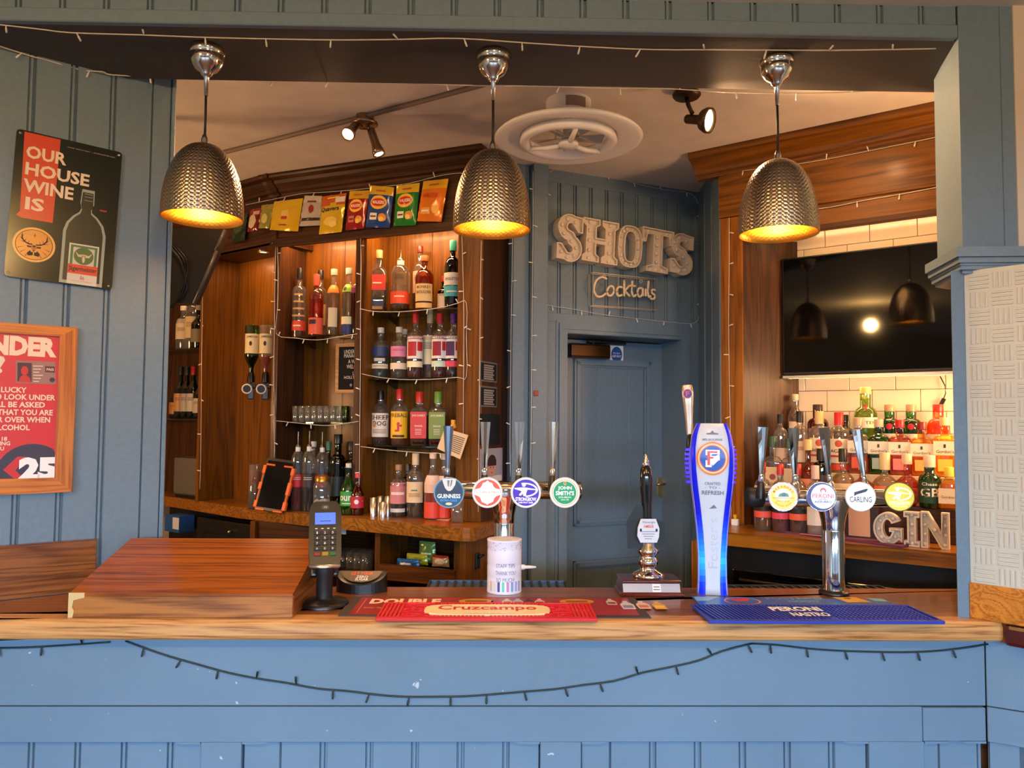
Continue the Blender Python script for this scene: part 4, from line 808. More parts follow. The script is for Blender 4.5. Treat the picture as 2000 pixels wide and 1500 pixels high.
# gin letters standing on the right worktop
G12 = 'white marquee letters on the right worktop'
def gl(pl, pt, pr, pb, kind, label, yl=-.2):
    xa, za = RC.xz(pl, pt, yl); xb, _ = RC.xz(pr, pb, yl); w = xb-xa; h = za-1.192; t = w*.34
    if kind == 'G':
        o_ = ell(0, h/2, w/2, h/2, 26); o_ = [p for p in o_ if not (p[0] > w*.2 and h*.46 < p[1] < h*.72)]
        outer = [p for p in o_ if p[1] >= h*.72 or p[0] <= w*.2]
        up = [(w/2*math.cos(a), h/2+h/2*math.sin(a)) for a in [R(30+k*290/24) for k in range(25)]]
        dn = [((w/2-t)*math.cos(a), h/2+(h/2-t*.8)*math.sin(a)) for a in [R(318-k*284/20) for k in range(21)]]
        lp = up+[(w*.5, h*.10), (w*.5, h*.52), (w*.05, h*.52), (w*.05, h*.40), (w*.5-t, h*.40)]+dn
        loops = [ccw(lp)]; bl = [((w/2-t*.5)*math.cos(R(a)), h/2+(h/2-t*.42)*math.sin(R(a))) for a in range(55, 320, 44)]
    elif kind == 'I': s = h*.16; t = w*.56; loops = [ccw([(-w/2, 0), (w/2, 0), (w/2, s), (t/2, s), (t/2, h-s), (w/2, h-s), (w/2, h), (-w/2, h), (-w/2, h-s), (-t/2, h-s), (-t/2, s), (-w/2, s)])]; bl = [(0, h*f) for f in (.09, .36, .63, .9)]
    else: t = w*.27; loops = [ccw([(-w/2, 0), (-w/2+t, 0), (-w/2+t, h*.6), (w/2-t, 0), (w/2, 0), (w/2, h), (w/2-t, h), (w/2-t, h*.42), (-w/2+t, h), (-w/2, h)])]; bl = [(-w/2+t/2, h*f) for f in (.1, .37, .63, .9)]+[(w/2-t/2, h*f) for f in (.1, .37, .63, .9)]+[(0, h*.5)]
    letter(RC, 'l', (xa+xb)/2, 1.191, w, h, 0, loops, bl, label, .035, yl, grp=G12, br=.009)
gl(1708, 997, 1765, 1052, 'G', 'white marquee letter G standing on the right worktop'); gl(1767, 997, 1799, 1055, 'I', 'white marquee letter I standing on the right worktop'); gl(1800, 997, 1856, 1058, 'N', 'white marquee letter N standing at the post on the right worktop')
# neon cocktails sign
ns_ = thing('neon_sign', 'unlit cream neon word in a thin wire frame below the white letters', 'neon sign', DW.w(0, 0), DW.a)
q = [DW.xz(a, b, -.03) for a, b in ((1155, 533), (1280, 546), (1280, 606), (1155, 597))]
m = MB(); P3 = lambda p, y: (p[0], y, p[1])
for yy in (-.004, -.045): m.tube([P3(p, yy) for p in q]+[P3(q[0], yy)], .0026, M_mq)
for p in q: m.tube([P3(p, -.004), P3(p, -.045)], .0024, M_mq)
for f in (.45,): m.tube([P3((q[0][0]*(1-f)+q[1][0]*f, q[0][1]*(1-f)+q[1][1]*f), -.005), P3((q[3][0]*(1-f)+q[2][0]*f, q[3][1]*(1-f)+q[2][1]*f), -.005)], .002, M_mq)
m.build('wire_frame', ns_)
def cur(pts): return [P3(DW.xz(1155+x, 533+y, -.05), -.05) for x, y in pts]
strk = [[(30, 12), (20, 8), (9, 16), (5, 32), (10, 45), (20, 46), (28, 40)], [(36, 26), (31, 33), (32, 43), (39, 44), (44, 36), (42, 27), (36, 26)], [(60, 28), (53, 28), (49, 36), (52, 45), (60, 43)], [(64, 46), (64, 14), (64, 34), (74, 25), (67, 35), (75, 46)], [(80, 16), (79, 36), (82, 46), (87, 43)], [(74, 25), (86, 26)], [(99, 30), (92, 31), (90, 40), (94, 47), (100, 41), (100, 30), (101, 46)], [(106, 31), (106, 46)], [(112, 16), (110, 34), (112, 47), (116, 45)], [(125, 34), (119, 33), (118, 39), (124, 44), (122, 51), (115, 50)]]
def smooth(p, n=4):
    out = []
    for i in range(len(p)-1):
        a, b, c, d = [Vector(p[max(0, min(len(p)-1, j))]) for j in (i-1, i, i+1, i+2)]
        for k in range(n): t = k/n; out.append(tuple(.5*((2*b)+(c-a)*t+(2*a-5*b+4*c-d)*t*t+(3*b-a-3*c+d)*t**3)))
    return out+[tuple(p[-1])]
M_neon = pm('cream neon tube', (232, 212, 180), .25)
for s in strk: MB().tube(smooth(cur(s)), .0068, M_neon, 7).build('neon_stroke', ns_)
for a, b in ((1180, 540), (1252, 549)): c = DW.xz(a, b, -.045); MB().tube([(c[0]+.008*math.cos(k), -.045, c[1]+.01*math.sin(k)) for k in [i*math.pi/6 for i in range(13)]], .002, M_mq, 5).build('hanging_ring', ns_)

# ================================================================== CEILING THINGS
def ring(prof, mat, n=48): return MB().lathe(prof+[prof[0]], mat, n)
fc = atz(1108, 190, 3.04); cz = 2.875; fp = atz(1110, 273, cz)
fan = thing('ceiling_fan', 'round white bladeless ceiling fan with a wide ring', 'ceiling fan', (fp.x, fp.y, 3.04))
dz_ = cz-3.04; M_fan = pm('white fan plastic', (238, 234, 228), .35)
MB().lathe([(.095, 0), (.095, -.07), (.088, -.076), (.04, -.078)], M_fan, 36).build('ceiling_mount', fan)
m = MB(); fn_ = lambda s, z: (.0958*math.sin(s/.095), -.0958*math.cos(s/.095), z)
m.add([fn_(-.02+.09*i/8, z) for z in (-.055, -.012) for i in range(9)], [(i, i+1, 10+i, 9+i) for i in range(8)], ink((150, 130, 120))); m.build('rating_label', fan)
MB().lathe([(.195, dz_+.036), (.30, dz_+.016), (.312, dz_+.004), (.308, dz_-.002), (.29, dz_-.006), (.225, dz_+.016), (.205, dz_+.012), (.195, dz_+.036)], M_fan, 64, cap=False).build('outer_ring', fan)
MB().lathe([(.168, dz_+.02), (.200, dz_+.012), (.205, dz_-.01), (.198, dz_-.02), (.178, dz_-.022), (.170, dz_-.012), (.168, dz_+.02)], M_fan, 64, cap=False).build('guard_ring', fan)
m = MB()
for k in range(3):
    a = R(35+120*k); m.tube([(.03*math.cos(a), .03*math.sin(a), dz_-.018), (.10*math.cos(a), .10*math.sin(a), dz_-.022), (.18*math.cos(a), .18*math.sin(a), dz_-.012)], .011, M_fan, 8)
m.build('guard_arms', fan)
MB().lathe([(.0, dz_-.034), (.036, dz_-.032), (.043, dz_-.024), (.04, dz_-.01), (.0, dz_-.008)], M_fan, 28).build('hub', fan)
MB().lathe([(.022, -.078), (.022, dz_+.02), (.03, dz_+.015), (.03, dz_)], pm('clear plastic motor', (200, 200, 206), .2, .4), 20).build('motor', fan)
for k in range(5):
    a = R(72*k+10); T = Matrix.Rotation(a, 4, 'Z'); MB().add([(.03, -.02, dz_+.012), (.15, -.035, dz_+.024), (.155, .03, dz_+.008), (.03, .02, dz_+.004), (.03, -.02, dz_+.009), (.15, -.035, dz_+.021), (.155, .03, dz_+.005), (.03, .02, dz_+.001)], [(0, 1, 2, 3), (7, 6, 5, 4), (0, 4, 5, 1), (1, 5, 6, 2), (2, 6, 7, 3), (3, 7, 4, 0)], glass('fan blade plastic', (.9, .88, .86)), T).build('blade', fan)
MB().tube([(-.095*.5, .08, dz_+.02), (-.095*.5, .08, -.07)], .004, M_fan, 6).build('stay', fan)
# conduit and spots
a = atz(440, 297, 3.03); b = atz(700, 231, 3.03); c = atz(960, 161, 3.03); dv = (c-a).normalized()
o = MB().tube([a-dv*.3, a, b, c, c+dv*.4], .011, pm('painted conduit', (128, 112, 96), .5), 8).build('conduit'); tag(o, 'thin conduit running across the cream ceiling', 'conduit')
M_nick = pm('bronzed nickel', (150, 128, 104), .28, 1.0); M_lit = ink((255, 226, 170), emit=30)
def spot_head(par, base, d, ln, r, nm='spot_head'):
    d = Vector(d).normalized(); q = d.to_track_quat('Z', 'Y').to_matrix().to_4x4(); T = Matrix.Translation(base) @ q
    h = MB().lathe([(.013, 0), (.018, .006), (.019, ln*.55), (r*.8, ln*.68), (r, ln*.86), (r, ln), (r*.86, ln), (r*.8, ln*.9)], M_nick, 20, T).build(nm, par)
    MB().lathe([(r*.8, ln*.91), (r*.5, ln*.985), (0, ln*.99)], M_lit, 16, T).build('spot_lamp', h); return d
sp = atz(713, 226, 3.04)
s1 = thing('spotlight_bar', 'twin bronze ceiling spotlight on the conduit', 'spotlight', sp)
MB().lathe([(.0, -.048), (.05, -.046), (.058, -.04), (.058, -.032), (.04, -.02), (.04, 0)], M_nick, 28).build('ceiling_plate', s1)
loc = lambda px, py, y: aty(px, py, y)-sp
j2 = loc(724, 252, sp.y-.01); e2_ = loc(740, 300, sp.y-.02); MB().tube([(.01, 0, -.045), j2], .006, M_nick, 8).build('stem', s1); spot_head(s1, j2, e2_-j2, (e2_-j2).length*1.05, .027)
j1 = Vector((-.03, -.05, -.06)); e1_ = loc(673, 270, sp.y-.14); MB().tube([(-.01, 0, -.045), j1], .006, M_nick, 8).build('stem', s1); spot_head(s1, j1, (e1_-j1), .10, .030)
sp2 = atz(1341, 174, 3.04)
s2 = thing('ceiling_spotlight', 'single dark bronze spotlight aimed at the right cabinet', 'spotlight', sp2)
M_nick = pm('dark bronze metal', (66, 50, 34), .4, .6)
MB().lathe([(.0, -.04), (.05, -.036), (.058, -.026), (.055, -.018), (.04, 0)], M_nick, 28).build('ceiling_plate', s2)
loc = lambda px, py, y: aty(px, py, y)-sp2
k1 = loc(1344, 204, sp2.y-.03); k2 = loc(1352, 222, sp2.y-.04); MB().tube([(.0, 0, -.035), k1, k2], .009, M_nick, 8).build('stem', s2)
spot_head(s2, k2+Vector((-.02, .03, -.01)), (.52, -.42, .02-.22), .11, .050)

for e_, d in ((e2_, (e2_-j2)), (e1_, (e1_-j1))):
    p = sp+e_+d.normalized()*.03; lamp('spotlight_beam', 'SPOT', p, 40, WARM2, .025, None, p+d, spot_size=R(120), spot_blend=1)
d = Vector((.52, -.42, -.20)).normalized(); p = sp2+k2+Vector((-.02, .03, -.01))+d*.125
lamp('spotlight_beam', 'SPOT', p, 85, WARM2, .03, None, p+d, spot_size=R(150), spot_blend=1)
st = MB().box(.32, 1.4, .034, .046, GH+.08, GH+.095, ink((255, 206, 130), emit=3)).build('light_strip', gt)
p = RC.w(.85, .055, GH+.07); lamp('cabinet_strip_light', 'AREA', p, 1.6, WARM2, 1.0, .03, p+RC.ey*.8+Vector((0, 0, -1)))
st = MB().box(x0+.02 if False else .30, 1.25, .20, .21, RC.xz(1530, 734, .17)[1]-.006, RC.xz(1530, 734, .17)[1]-.001, ink((255, 214, 140), emit=4)).build('light_strip', tv)  # glowing strip and its lamp added below the television to light bottles, tiles
tx0, tz0 = RC.xz(1527, 506, .17)[0], RC.xz(1530, 734, .17)[1]; MB().box(tx0, tx0+1.02, .160, .170, tz0-.016, tz0, M_steel, bev=.002).build('lower_edge', tv); p = RC.w(.78, .176, RC.xz(1530, 735, .17)[1]-.012); lamp('bottle_fill_light', 'AREA', p, 2.6, (1, .54, .24), 1.0, .012, p-RC.ey*.8+Vector((0, 0, -1)))
# ================================================================== PENDANT LAMPS
def hammered(name, col, rough, n=44, strength=.5):
    if name in MATS: return MATS[name]
    m = pm(name, col, rough, 1.0); nt = m.node_tree; N = nt.nodes.new; L = nt.links.new; b = nt.nodes['Principled BSDF']
    tc = N('ShaderNodeTexCoord'); sp_ = N('ShaderNodeSeparateXYZ'); L(tc.outputs['Object'], sp_.inputs[0])
    an = N('ShaderNodeMath'); an.operation = 'ARCTAN2'; L(sp_.outputs[0], an.inputs[0]); L(sp_.outputs[1], an.inputs[1])
    def sn(src, k, op='SINE'):
        mu = N('ShaderNodeMath'); mu.operation = 'MULTIPLY'; mu.inputs[1].default_value = k; L(src, mu.inputs[0]); s = N('ShaderNodeMath'); s.operation = op; L(mu.outputs[0], s.inputs[0]); return s.outputs[0]
    a = sn(an.outputs[0], n); z = sn(sp_.outputs[2], 2*math.pi/.0125)
    mu = N('ShaderNodeMath'); mu.operation = 'MULTIPLY'; L(a, mu.inputs[0]); L(z, mu.inputs[1])
    ad = N('ShaderNodeMath'); ad.operation = 'MULTIPLY_ADD'; ad.inputs[1].default_value = .5; L(z, ad.inputs[0]); L(mu.outputs[0], ad.inputs[2])
    bp = N('ShaderNodeBump'); bp.inputs['Strength'].default_value = strength; bp.inputs['Distance'].default_value = .0035; L(ad.outputs[0], bp.inputs['Height']); L(bp.outputs[0], b.inputs['Normal']); return m
M_ham = hammered('hammered pewter', (.46, .38, .28), .28, 44, .26); M_gold = hammered('hammered gilt lining', (.96, .50, .07), .4, 44, .08)
M_nk = pm('polished nickel', (.78, .70, .58), .12, 1.0); M_bulb2 = ink((255, 214, 130), emit=22); M_cord = pm('black flex', (22, 16, 14), .6)
def pendant(px, top, label, rim, apex):
    p = atz(px, top, 2.82); x, y = p.x, 2.48
    x = aty(px, 300, y).x
    zr = aty(px, rim, y).z; za = aty(px, apex, y).z; h = za-zr; r = .127
    t = thing('pendant_lamp', label, 'pendant lamp', (x, y, 2.898), 0, 'pendant lamps over the bar')
    MB().lathe([(.036, 0), (.054, -.004), (.058, -.014), (.054, -.024), (.051, -.028), (.053, -.034), (.05, -.05), (.036, -.072), (.02, -.082), (.018, -.09), (.012, -.096), (.008, -.10), (.006, -.16), (.0, -.16)], M_nk, 32).build('canopy', t)
    z0 = za-2.898
    MB().tube([(0, 0, -.155), (.001, 0, (z0-.155)/2), (0, 0, z0+.02)], .0042, M_cord, 8).build('flex', t)
    MB().lathe([(.012, z0-.01), (.011, z0+.015), (.006, z0+.03), (0, z0+.03)], M_nk, 16).build('cord_grip', t)
    pr = [(.014, z0)]+[(r*math.sin(a)**.86, z0-h*(1-math.cos(a))*.94) for a in [R(6+84*k/18) for k in range(1, 19)]]; pr[-1] = (r, z0-h)
    sh = MB().lathe(pr, M_ham, 64, cap=False); sh = sh.build('lamp_shade', t)
    MB().lathe([(max(a-.003, .001), b-.003) for a, b in pr[:-1]]+[(r-.003, z0-h), (r, z0-h)], M_gold, 64, cap=False).build('lining', sh)
    MB().lathe([(.018, z0-.02), (.018, z0-.085), (.0, z0-.085)], M_white, 14).build('bulb_holder', t)
    MB().ball((0, 0, z0-.125), .032, M_bulb2, 14).build('bulb', t)
    lamp('pendant_light', 'POINT', (x, y, z0+2.898-.175), 4.2, (1, .62, .22), .03)
pendant(399, 140, 'hammered metal pendant lamp nearest the boarded wall and wine poster', 428, 281)
pendant(962, 145, 'hammered metal pendant lamp hanging in the middle, in front of the ceiling fan', 450, 293)
pendant(1519, 155, 'hammered metal pendant lamp hanging in front of the television cabinet', 458, 312)

# ================================================================== THINGS ON THE BAR
ZB = 1.1004
# sloped wooden lid box
bx0, bx1 = -1.243, -.592; yf, yk = 2.302, 2.68
lb = thing('lid_box', 'sloping reddish wooden lid box lying on the left of the bar', 'wooden box', (bx0, yf, ZB))
w_ = bx1-bx0; d_ = yk-yf
MB().prism([(0, .062), (d_, .166), (d_, .174), (0, .070)], 0, w_, 'x', M_red).build('lid', lb)
M_bside = wood('side timber of the lid box', (170, 108, 46), (104, 56, 20), 'x', .35, 12, .3)
MB().box(0, w_, .0005, .018, 0, .0615, M_bside, bev=.0015).build('front_board', lb)
M_bsidey = wood('end timber of the lid box', (150, 90, 40), (92, 46, 18), 'y', .35, 12, .3)
for xx in (0, w_-.018): MB().prism([(.0185, 0), (d_, 0), (d_, .1655), (.0185, .0665)], xx, xx+.018, 'x', M_bsidey).build('end_board', lb)
MB().box(.018, w_-.018, d_-.018, d_, 0, .16, M_bside).build('back_board', lb)
m = MB(); m.prism([(-.001, 0), (.012, 0), (.016, .018), (.010, .03), (.014, .05), (.045, .058), (.045, .0715), (-.001, .0715)], -.0012, .003, 'y', ink((206, 176, 120), .7)); m.build('worn_corner', lb)
# card reader on its stand
cp = atz(628, 1186, ZB); cp.y += .035
CRS = cs_ = thing('card_reader_stand', 'black card payment terminal on a round pedestal beside the lid box', 'card reader', (cp.x, cp.y, ZB), R(14))
MB().lathe([(.064, 0), (.064, .006), (.058, .012), (.024, .016), (.022, .02)], M_black, 32).build('base', cs_)
MB().lathe([(.021, .016), (.0215, .075), (.026, .085), (.026, .10)], M_satin, 24).build('pole', cs_)
T = Matrix.Translation((0, -.008, .085)) @ Matrix.Rotation(R(-24), 4, 'X')
MB().box(-.036, .036, .004, .03, -.005, .05, M_black, T, bev=.006).build('cradle', cs_)
MB().tube([(-.036, -.004, .02), (-.034, -.028, .012), (0, -.036, .008), (.034, -.028, .012), (.036, -.004, .02)], .006, M_steel, 8, T).build('cradle_lip', cs_)
tr = MB()
tr.prism([(-.038, .018), (.038, .018), (.042, .05), (.042, .165), (.038, .186), (.026, .196), (-.026, .196), (-.038, .186), (-.042, .165), (-.042, .05)], -.018, .016, 'y', M_black, T); tb = tr.build('terminal', cs_)
fn = lambda e: (lambda x, z: tuple(T @ Vector((x, -.018-e, z))))
m = MB(); m.flat(rect(-.031, .031, .125, .166), M_blk, fn(.0008)); m.build('screen_bezel', tb)
m = MB(); m.flat(rect(-.027, .027, .130, .163), pm('lit blue display', (60, 100, 190), .3, emit=((70, 110, 210), .8)), fn(.0014)); m.flat(rect(-.014, .014, .138, .140), ink((30, 50, 110)), fn(.002)); m.build('screen', tb)
m = MB(); m.flat(ell(0, .179, .011, .007), ink((70, 62, 50)), fn(.0008)); m.text(')))', ink((226, 206, 170)), .009, .006, fn(.0014), 0, .179); m.build('contactless_mark', tb)
kc = None
keys = ['1', '2', '3', '4', '5', '6', '7', '8', '9', '*', '0', '#', 'X', '<', 'O']
for i, k in enumerate(keys):
    x = (-1+i % 3)*.020; z = .106-(i//3)*.0145; m = MB()
    m.box(x-.0085, x+.0085, -.0215, -.017, z-.0055, z+.0055, pm('key rubber', (20, 20, 22), .5) if i < 12 else ink([(120, 24, 20), (150, 120, 20), (20, 90, 40)][i-12]), T, bev=.0012)
    if i < 12: m.text(k, M_wht, .0042 if k != '1' else .0025, .0065, fn(.0040), x-.001, z)
    m.build('key', tb)
m = MB()
for i in range(4): m.flat(rect(-.026+i*.0155, -.020+i*.0155, .1175, .1195), M_wht, fn(.0008))
m.build('soft_keys', tb)
CRS.scale = (1.2, 1.2, 1.17)
# tap lens holder (half round) lying on the bar
hp = atz(708, 1152, ZB); hp.y = 2.675
ds = thing('lens_display', 'black half round tray sign with red and white lettering behind the card reader', 'sign', (hp.x, hp.y, ZB))
poly = [(.087*math.cos(a), -.055*math.sin(a)) for a in [math.pi*i/20 for i in range(21)]]
m = MB(); n = len(poly); vs = [(x, y, 0) for x, y in poly]+[(x*.98, y*.98, .028+.036*(1+y/.055)) for x, y in poly]+[(x*.86, y*.86+0.0, .029+.038*(1+y/.055)) for x, y in poly]
m.add(vs, [list(range(n))[::-1], [2*n+i for i in range(n)]]+[[i+k*n, (i+1) % n+k*n, (i+1) % n+(k+1)*n, i+(k+1)*n] for k in (0, 1) for i in range(n)], M_black); m.build('body', ds)
sl = lambda e: (lambda x, y: (x, y, .0294+e+.038*(1+y/.055)))
m = MB(); m.flat([(x*.78, y*.78-.002) for x, y in poly], ink((70, 56, 34), .25), sl(.0006)); m.text('GET YOUR', ink((230, 70, 44)), .074, .013, sl(.0012), .002, -.012, .02); m.text('ZERO', ink((240, 226, 210)), .040, .009, sl(.0012), .004, -.0245, .02); m.text('SUGAR', ink((240, 226, 210)), .044, .009, sl(.0012), .004, -.0345, .02); m.build('face', ds)
# tips tin
tp = atz(985, 1160, ZB); tp.y = 2.672; tp.x = aty(985, 1110, 2.672).x
tt = thing('tips_tin', 'white staff tips tin with pastel stripes on the bar', 'tin', (tp.x, tp.y, ZB)); r = .059; hh = aty(985, 1052, 2.672).z-ZB
M_tin = pm('white tin enamel', (226, 226, 240), .35)
pr = [(r, 0), (r*1.02, .003), (r, .007)]
for f in (.30, .52, .83): pr += [(r, hh*f-.004), (r*.985, hh*f), (r, hh*f+.004)]
pr += [(r, hh-.007), (r*1.025, hh-.003), (r, hh)]
MB().lathe(pr, M_tin, 48).build('drum', tt)
MB().lathe([(r*.97, hh-.004), (r*.97, hh-.002), (0, hh-.002)], M_steel, 32).build('lid', tt)
cy = lambda e: (lambda s, z: ((r+e)*math.sin(s/r), -(r+e)*math.cos(s/r), z))
m = MB()
for tx, f, w in (('STAFF TIPS', .52, .066), ('THANK YOU', .385, .070), ('SO MUCH!', .255, .064)): m.text(tx, ink((120, 120, 140)), w, .013, cy(.001), .004, hh*f+.003, .0)
m.build('lettering', tt)
m = MB()
for i, c in enumerate(((206, 190, 150), (226, 216, 200), (70, 80, 150), (110, 206, 190), (206, 140, 190), (130, 160, 210), (160, 170, 220), (150, 170, 210))):
    s = -.055+i*.0155; n = 3; m.add([cy(.0008)(s+.0085*k/n, z) for z in (.009, .042) for k in range(n+1)], [(k, k+1, n+2+k, n+1+k) for k in range(n)], ink(c))
m.build('stripes', tt)
m = MB()
for i in range(40): s = random.uniform(-.08, .08); z = hh*random.uniform(.80, .97); m.flat(ell(s, z, random.uniform(.001, .003), random.uniform(.001, .002), 6), ink((150, 150, 180)), cy(.0008))
m.build('speckle_band', tt)
T = Matrix.Translation((r*.98, -.01, hh*.47)) @ Matrix.Rotation(R(90), 4, 'Y')
MB().lathe([(.009, 0), (.009, .010), (.006, .014), (.0055, .03), (.003, .05), (0, .052)], M_white, 12, T).build('tap_spigot', tt)
# ---- beer fonts
def badge(par, c, r, yaw, build, name='lens_badge', back=.02, rimc=None):
    """round lens badge: chromed cup, then printed face; local frame faces -y"""
    b = MB(); T = Matrix.Translation(c) @ Matrix.Rotation(yaw, 4, 'Z') @ Matrix.Rotation(R(90), 4, 'X')
    b.lathe([(r*.55, -back), (r*.92, -back*.6), (r, 0), (r, .004), (r*.955, .006), (r*.94, .0045), (0, .0045)], rimc or M_chrome, 40, T); o = b.build(name, par)
    T2 = Matrix.Translation(c) @ Matrix.Rotation(yaw, 4, 'Z')
    fn = lambda e: (lambda x, z: tuple(T2 @ Vector((x, -.0047-e, z))))
    f = MB(); build(f, fn, r); f.build('badge_face', o); return o
def lit(c, s=.45): return pm('lit print %d %d %d' % tuple(c), c, .3, emit=(c, s))
def arc_text(f, body, mat, R_, a0, a1, h, fn, top=True):
    n = len(body)
    for i, ch in enumerate(body):
        if ch == ' ': continue
        a = R(a0+(a1-a0)*i/max(1, n-1)); ca, sa = math.cos(a), math.sin(a); rot = a-math.pi/2 if top else a+math.pi/2
        g = lambda x, z, ca=ca, sa=sa, rot=rot: fn(R_*ca+x*math.cos(rot)-z*math.sin(rot), R_*sa+x*math.sin(rot)+z*math.cos(rot))
        f.text(ch, mat, h*(.75 if ch not in "I'." else .25), h, g, 0, 0, .01)
def tap(par, c, lean, collar, M, ln=.125, blunt=False):
    """tap handle: collar, ferrule and a flared paddle"""
    T = Matrix.Translation(c) @ Matrix.Rotation(R(lean), 4, 'Y') @ Matrix.Rotation(R(1), 4, 'X')
    t = MB().lathe([(.016, -.03), (.016, .0), (.013, .008), (.013, .022), (.010, .028)], collar, 18, T).build('tap_collar', par)
    h = MB(); n = 8; 
    h.lathe([(.0085, .022), (.0095, .03), (.0095, .045), (.0075, .052)], M, 16, T)
    z0, z1 = .05, .05+ln; vs = []; fs = []
    for k in range(n+1):
        f = k/n; w = .0068+.0112*f; d = .006+.0035*f; z = z0+(z1-z0)*f
        vs += [(-w, -d*.4, z), (-w*.35, -d, z), (w*.35, -d, z), (w, -d*.4, z), (w, d*.5, z), (-w, d*.5, z)]
    for k in range(n):
        for i in range(6): j = (i+1) % 6; fs.append((k*6+i, k*6+j, k*6+6+j, k*6+6+i))
    fs += [[n*6+i for i in range(6)], [5, 4, 3, 2, 1, 0]]; h.add(vs, fs, M, T, False); h.build('tap_handle', par)
M_chr2 = pm('polished chrome', (.86, .85, .84), .06, 1.0); M_brz = pm('warm polished steel', (.62, .50, .38), .18, 1.0); M_mirror = M_chr2
def font(label, loc, zt, xl, xr, rt, col_r, base_h, flare=True, grp=None):
    t = thing('beer_font', label, 'beer tap', loc)
    h = zt-loc[2]
    if base_h: MB().lathe([(col_r*1.32, 0), (col_r*1.36, .006), (col_r*1.25, .012), (col_r*1.1, .014), (col_r, .016)], M_black, 40).build('base_ring', t)
    pr = [(col_r, .0), (col_r, h*.66), (col_r*.985, h*.665), (col_r, h*.67), (col_r*1.04, h*.74), (col_r*1.2, h*.83), (col_r*1.5, h*.92), (col_r*1.62, h*.985)]
    MB().lathe(pr, M_chr2, 48).build('column', t)
    T = Matrix.Translation((xl, 0, h)) @ Matrix.Rotation(R(90), 4, 'Y'); L_ = xr-xl
    MB().lathe([(rt*.8, -.004), (rt, 0), (rt, L_), (rt*.8, L_+.004)], M_chr2, 40, T).build('cross_tube', t)
    return t, h
# left font
yT = 2.80; l1 = (aty(985, 1000, yT).x, yT, 1.086); z1 = aty(1000, 957, yT).z
f1, h1 = font('chrome four tap beer font behind the staff tips tin', l1, z1, aty(862, 957, yT).x-l1[0], aty(1133, 957, yT).x-l1[0], .032, .036, 0)
MB().lathe([(.05, 0), (.05, .008), (.037, .012)], M_black, 32).build('base_ring', f1)
yb_ = 2.66
def at1(px, py, y=None): y = y or yb_; p = aty(px, py, y); return (p.x-l1[0], p.y-l1[1], p.z-l1[2])
rB = aty(907, 962, yb_).x-aty(877, 962, yb_).x
def guin(f, fn, r):
    f.flat(ell(0, 0, r*.93, r*.93, 36), lit((36, 84, 116), .12), fn(0)); f.flat(ell(0, .0, r*.86, r*.86, 36), lit((36, 46, 66), .08), fn(.0003))
    f.flat([(r*.86*math.cos(a), r*.86*math.sin(a)) for a in [R(195+150*i/16) for i in range(17)]], lit((30, 76, 108), .12), fn(.0005))
    hp_ = [(-.62, .98), (.62, 1.0), (.55, .5), (.28, .1), (.1, -.02), (-.12, 0), (-.34, .22), (-.5, .6)]
    f.flat([(x*r*.75, z*r*.8+r*.12) for x, z in hp_], lit((206, 206, 196), .25), fn(.0008))
    f.flat([(x*r*.42, z*r*.5+r*.35) for x, z in [(-.3, .9), (.1, .9), (-.02, .1), (-.2, .1)]], lit((120, 116, 110), .1), fn(.0011)); f.flat([(x*r*.42, z*r*.5+r*.35) for x, z in [(.3, .95), (.55, .95), (.4, .3), (.15, .0)]], lit((120, 116, 110), .1), fn(.0011))
    f.text('GUINNESS', lit((236, 236, 236), .5), r*1.5, r*.27, fn(.0014), 0, -r*.22, .02); f.text('EXTRA COLD', lit((70, 150, 226), .5), r*1.1, r*.14, fn(.0014), 0, -r*.5, .02); f.flat(ell(0, -r*.72, r*.22, r*.09, 12), lit((220, 206, 140), .3), fn(.0011))
def cruz(f, fn, r):
    f.flat(ell(0, 0, r*.93, r*.93, 36), lit((244, 226, 214), .4), fn(0)); f.flat(ell(0, 0, r*.86, r*.86, 36), lit((206, 80, 50), .3), fn(.0003))
    for s in (.80, .70): f.flat([(s*r*x, s*r*z) for x, z in ((0, 1), (1, 0), (0, -1), (-1, 0))], lit((244, 220, 206) if s == .8 else (216, 96, 64), .4), fn(.0006 if s == .8 else .0009))
    f.flat([(x*r, z*r) for x, z in ((-.42, .3), (-.3, .62), (0, .72), (.3, .62), (.42, .3), (.8, .22), (.86, -.12), (.5, -.25), (.35, -.6), (0, -.74), (-.35, -.6), (-.5, -.25), (-.86, -.12), (-.8, .22))], lit((252, 244, 236), .7), fn(.0012))
    f.text('Cruzcampo', lit((206, 120, 96), .3), r*1.5, r*.26, fn(.0016), 0, r*.04, .012); f.text('SEVILLA', lit((214, 150, 130), .3), r*.66, r*.10, fn(.0016), 0, -r*.22, .01)
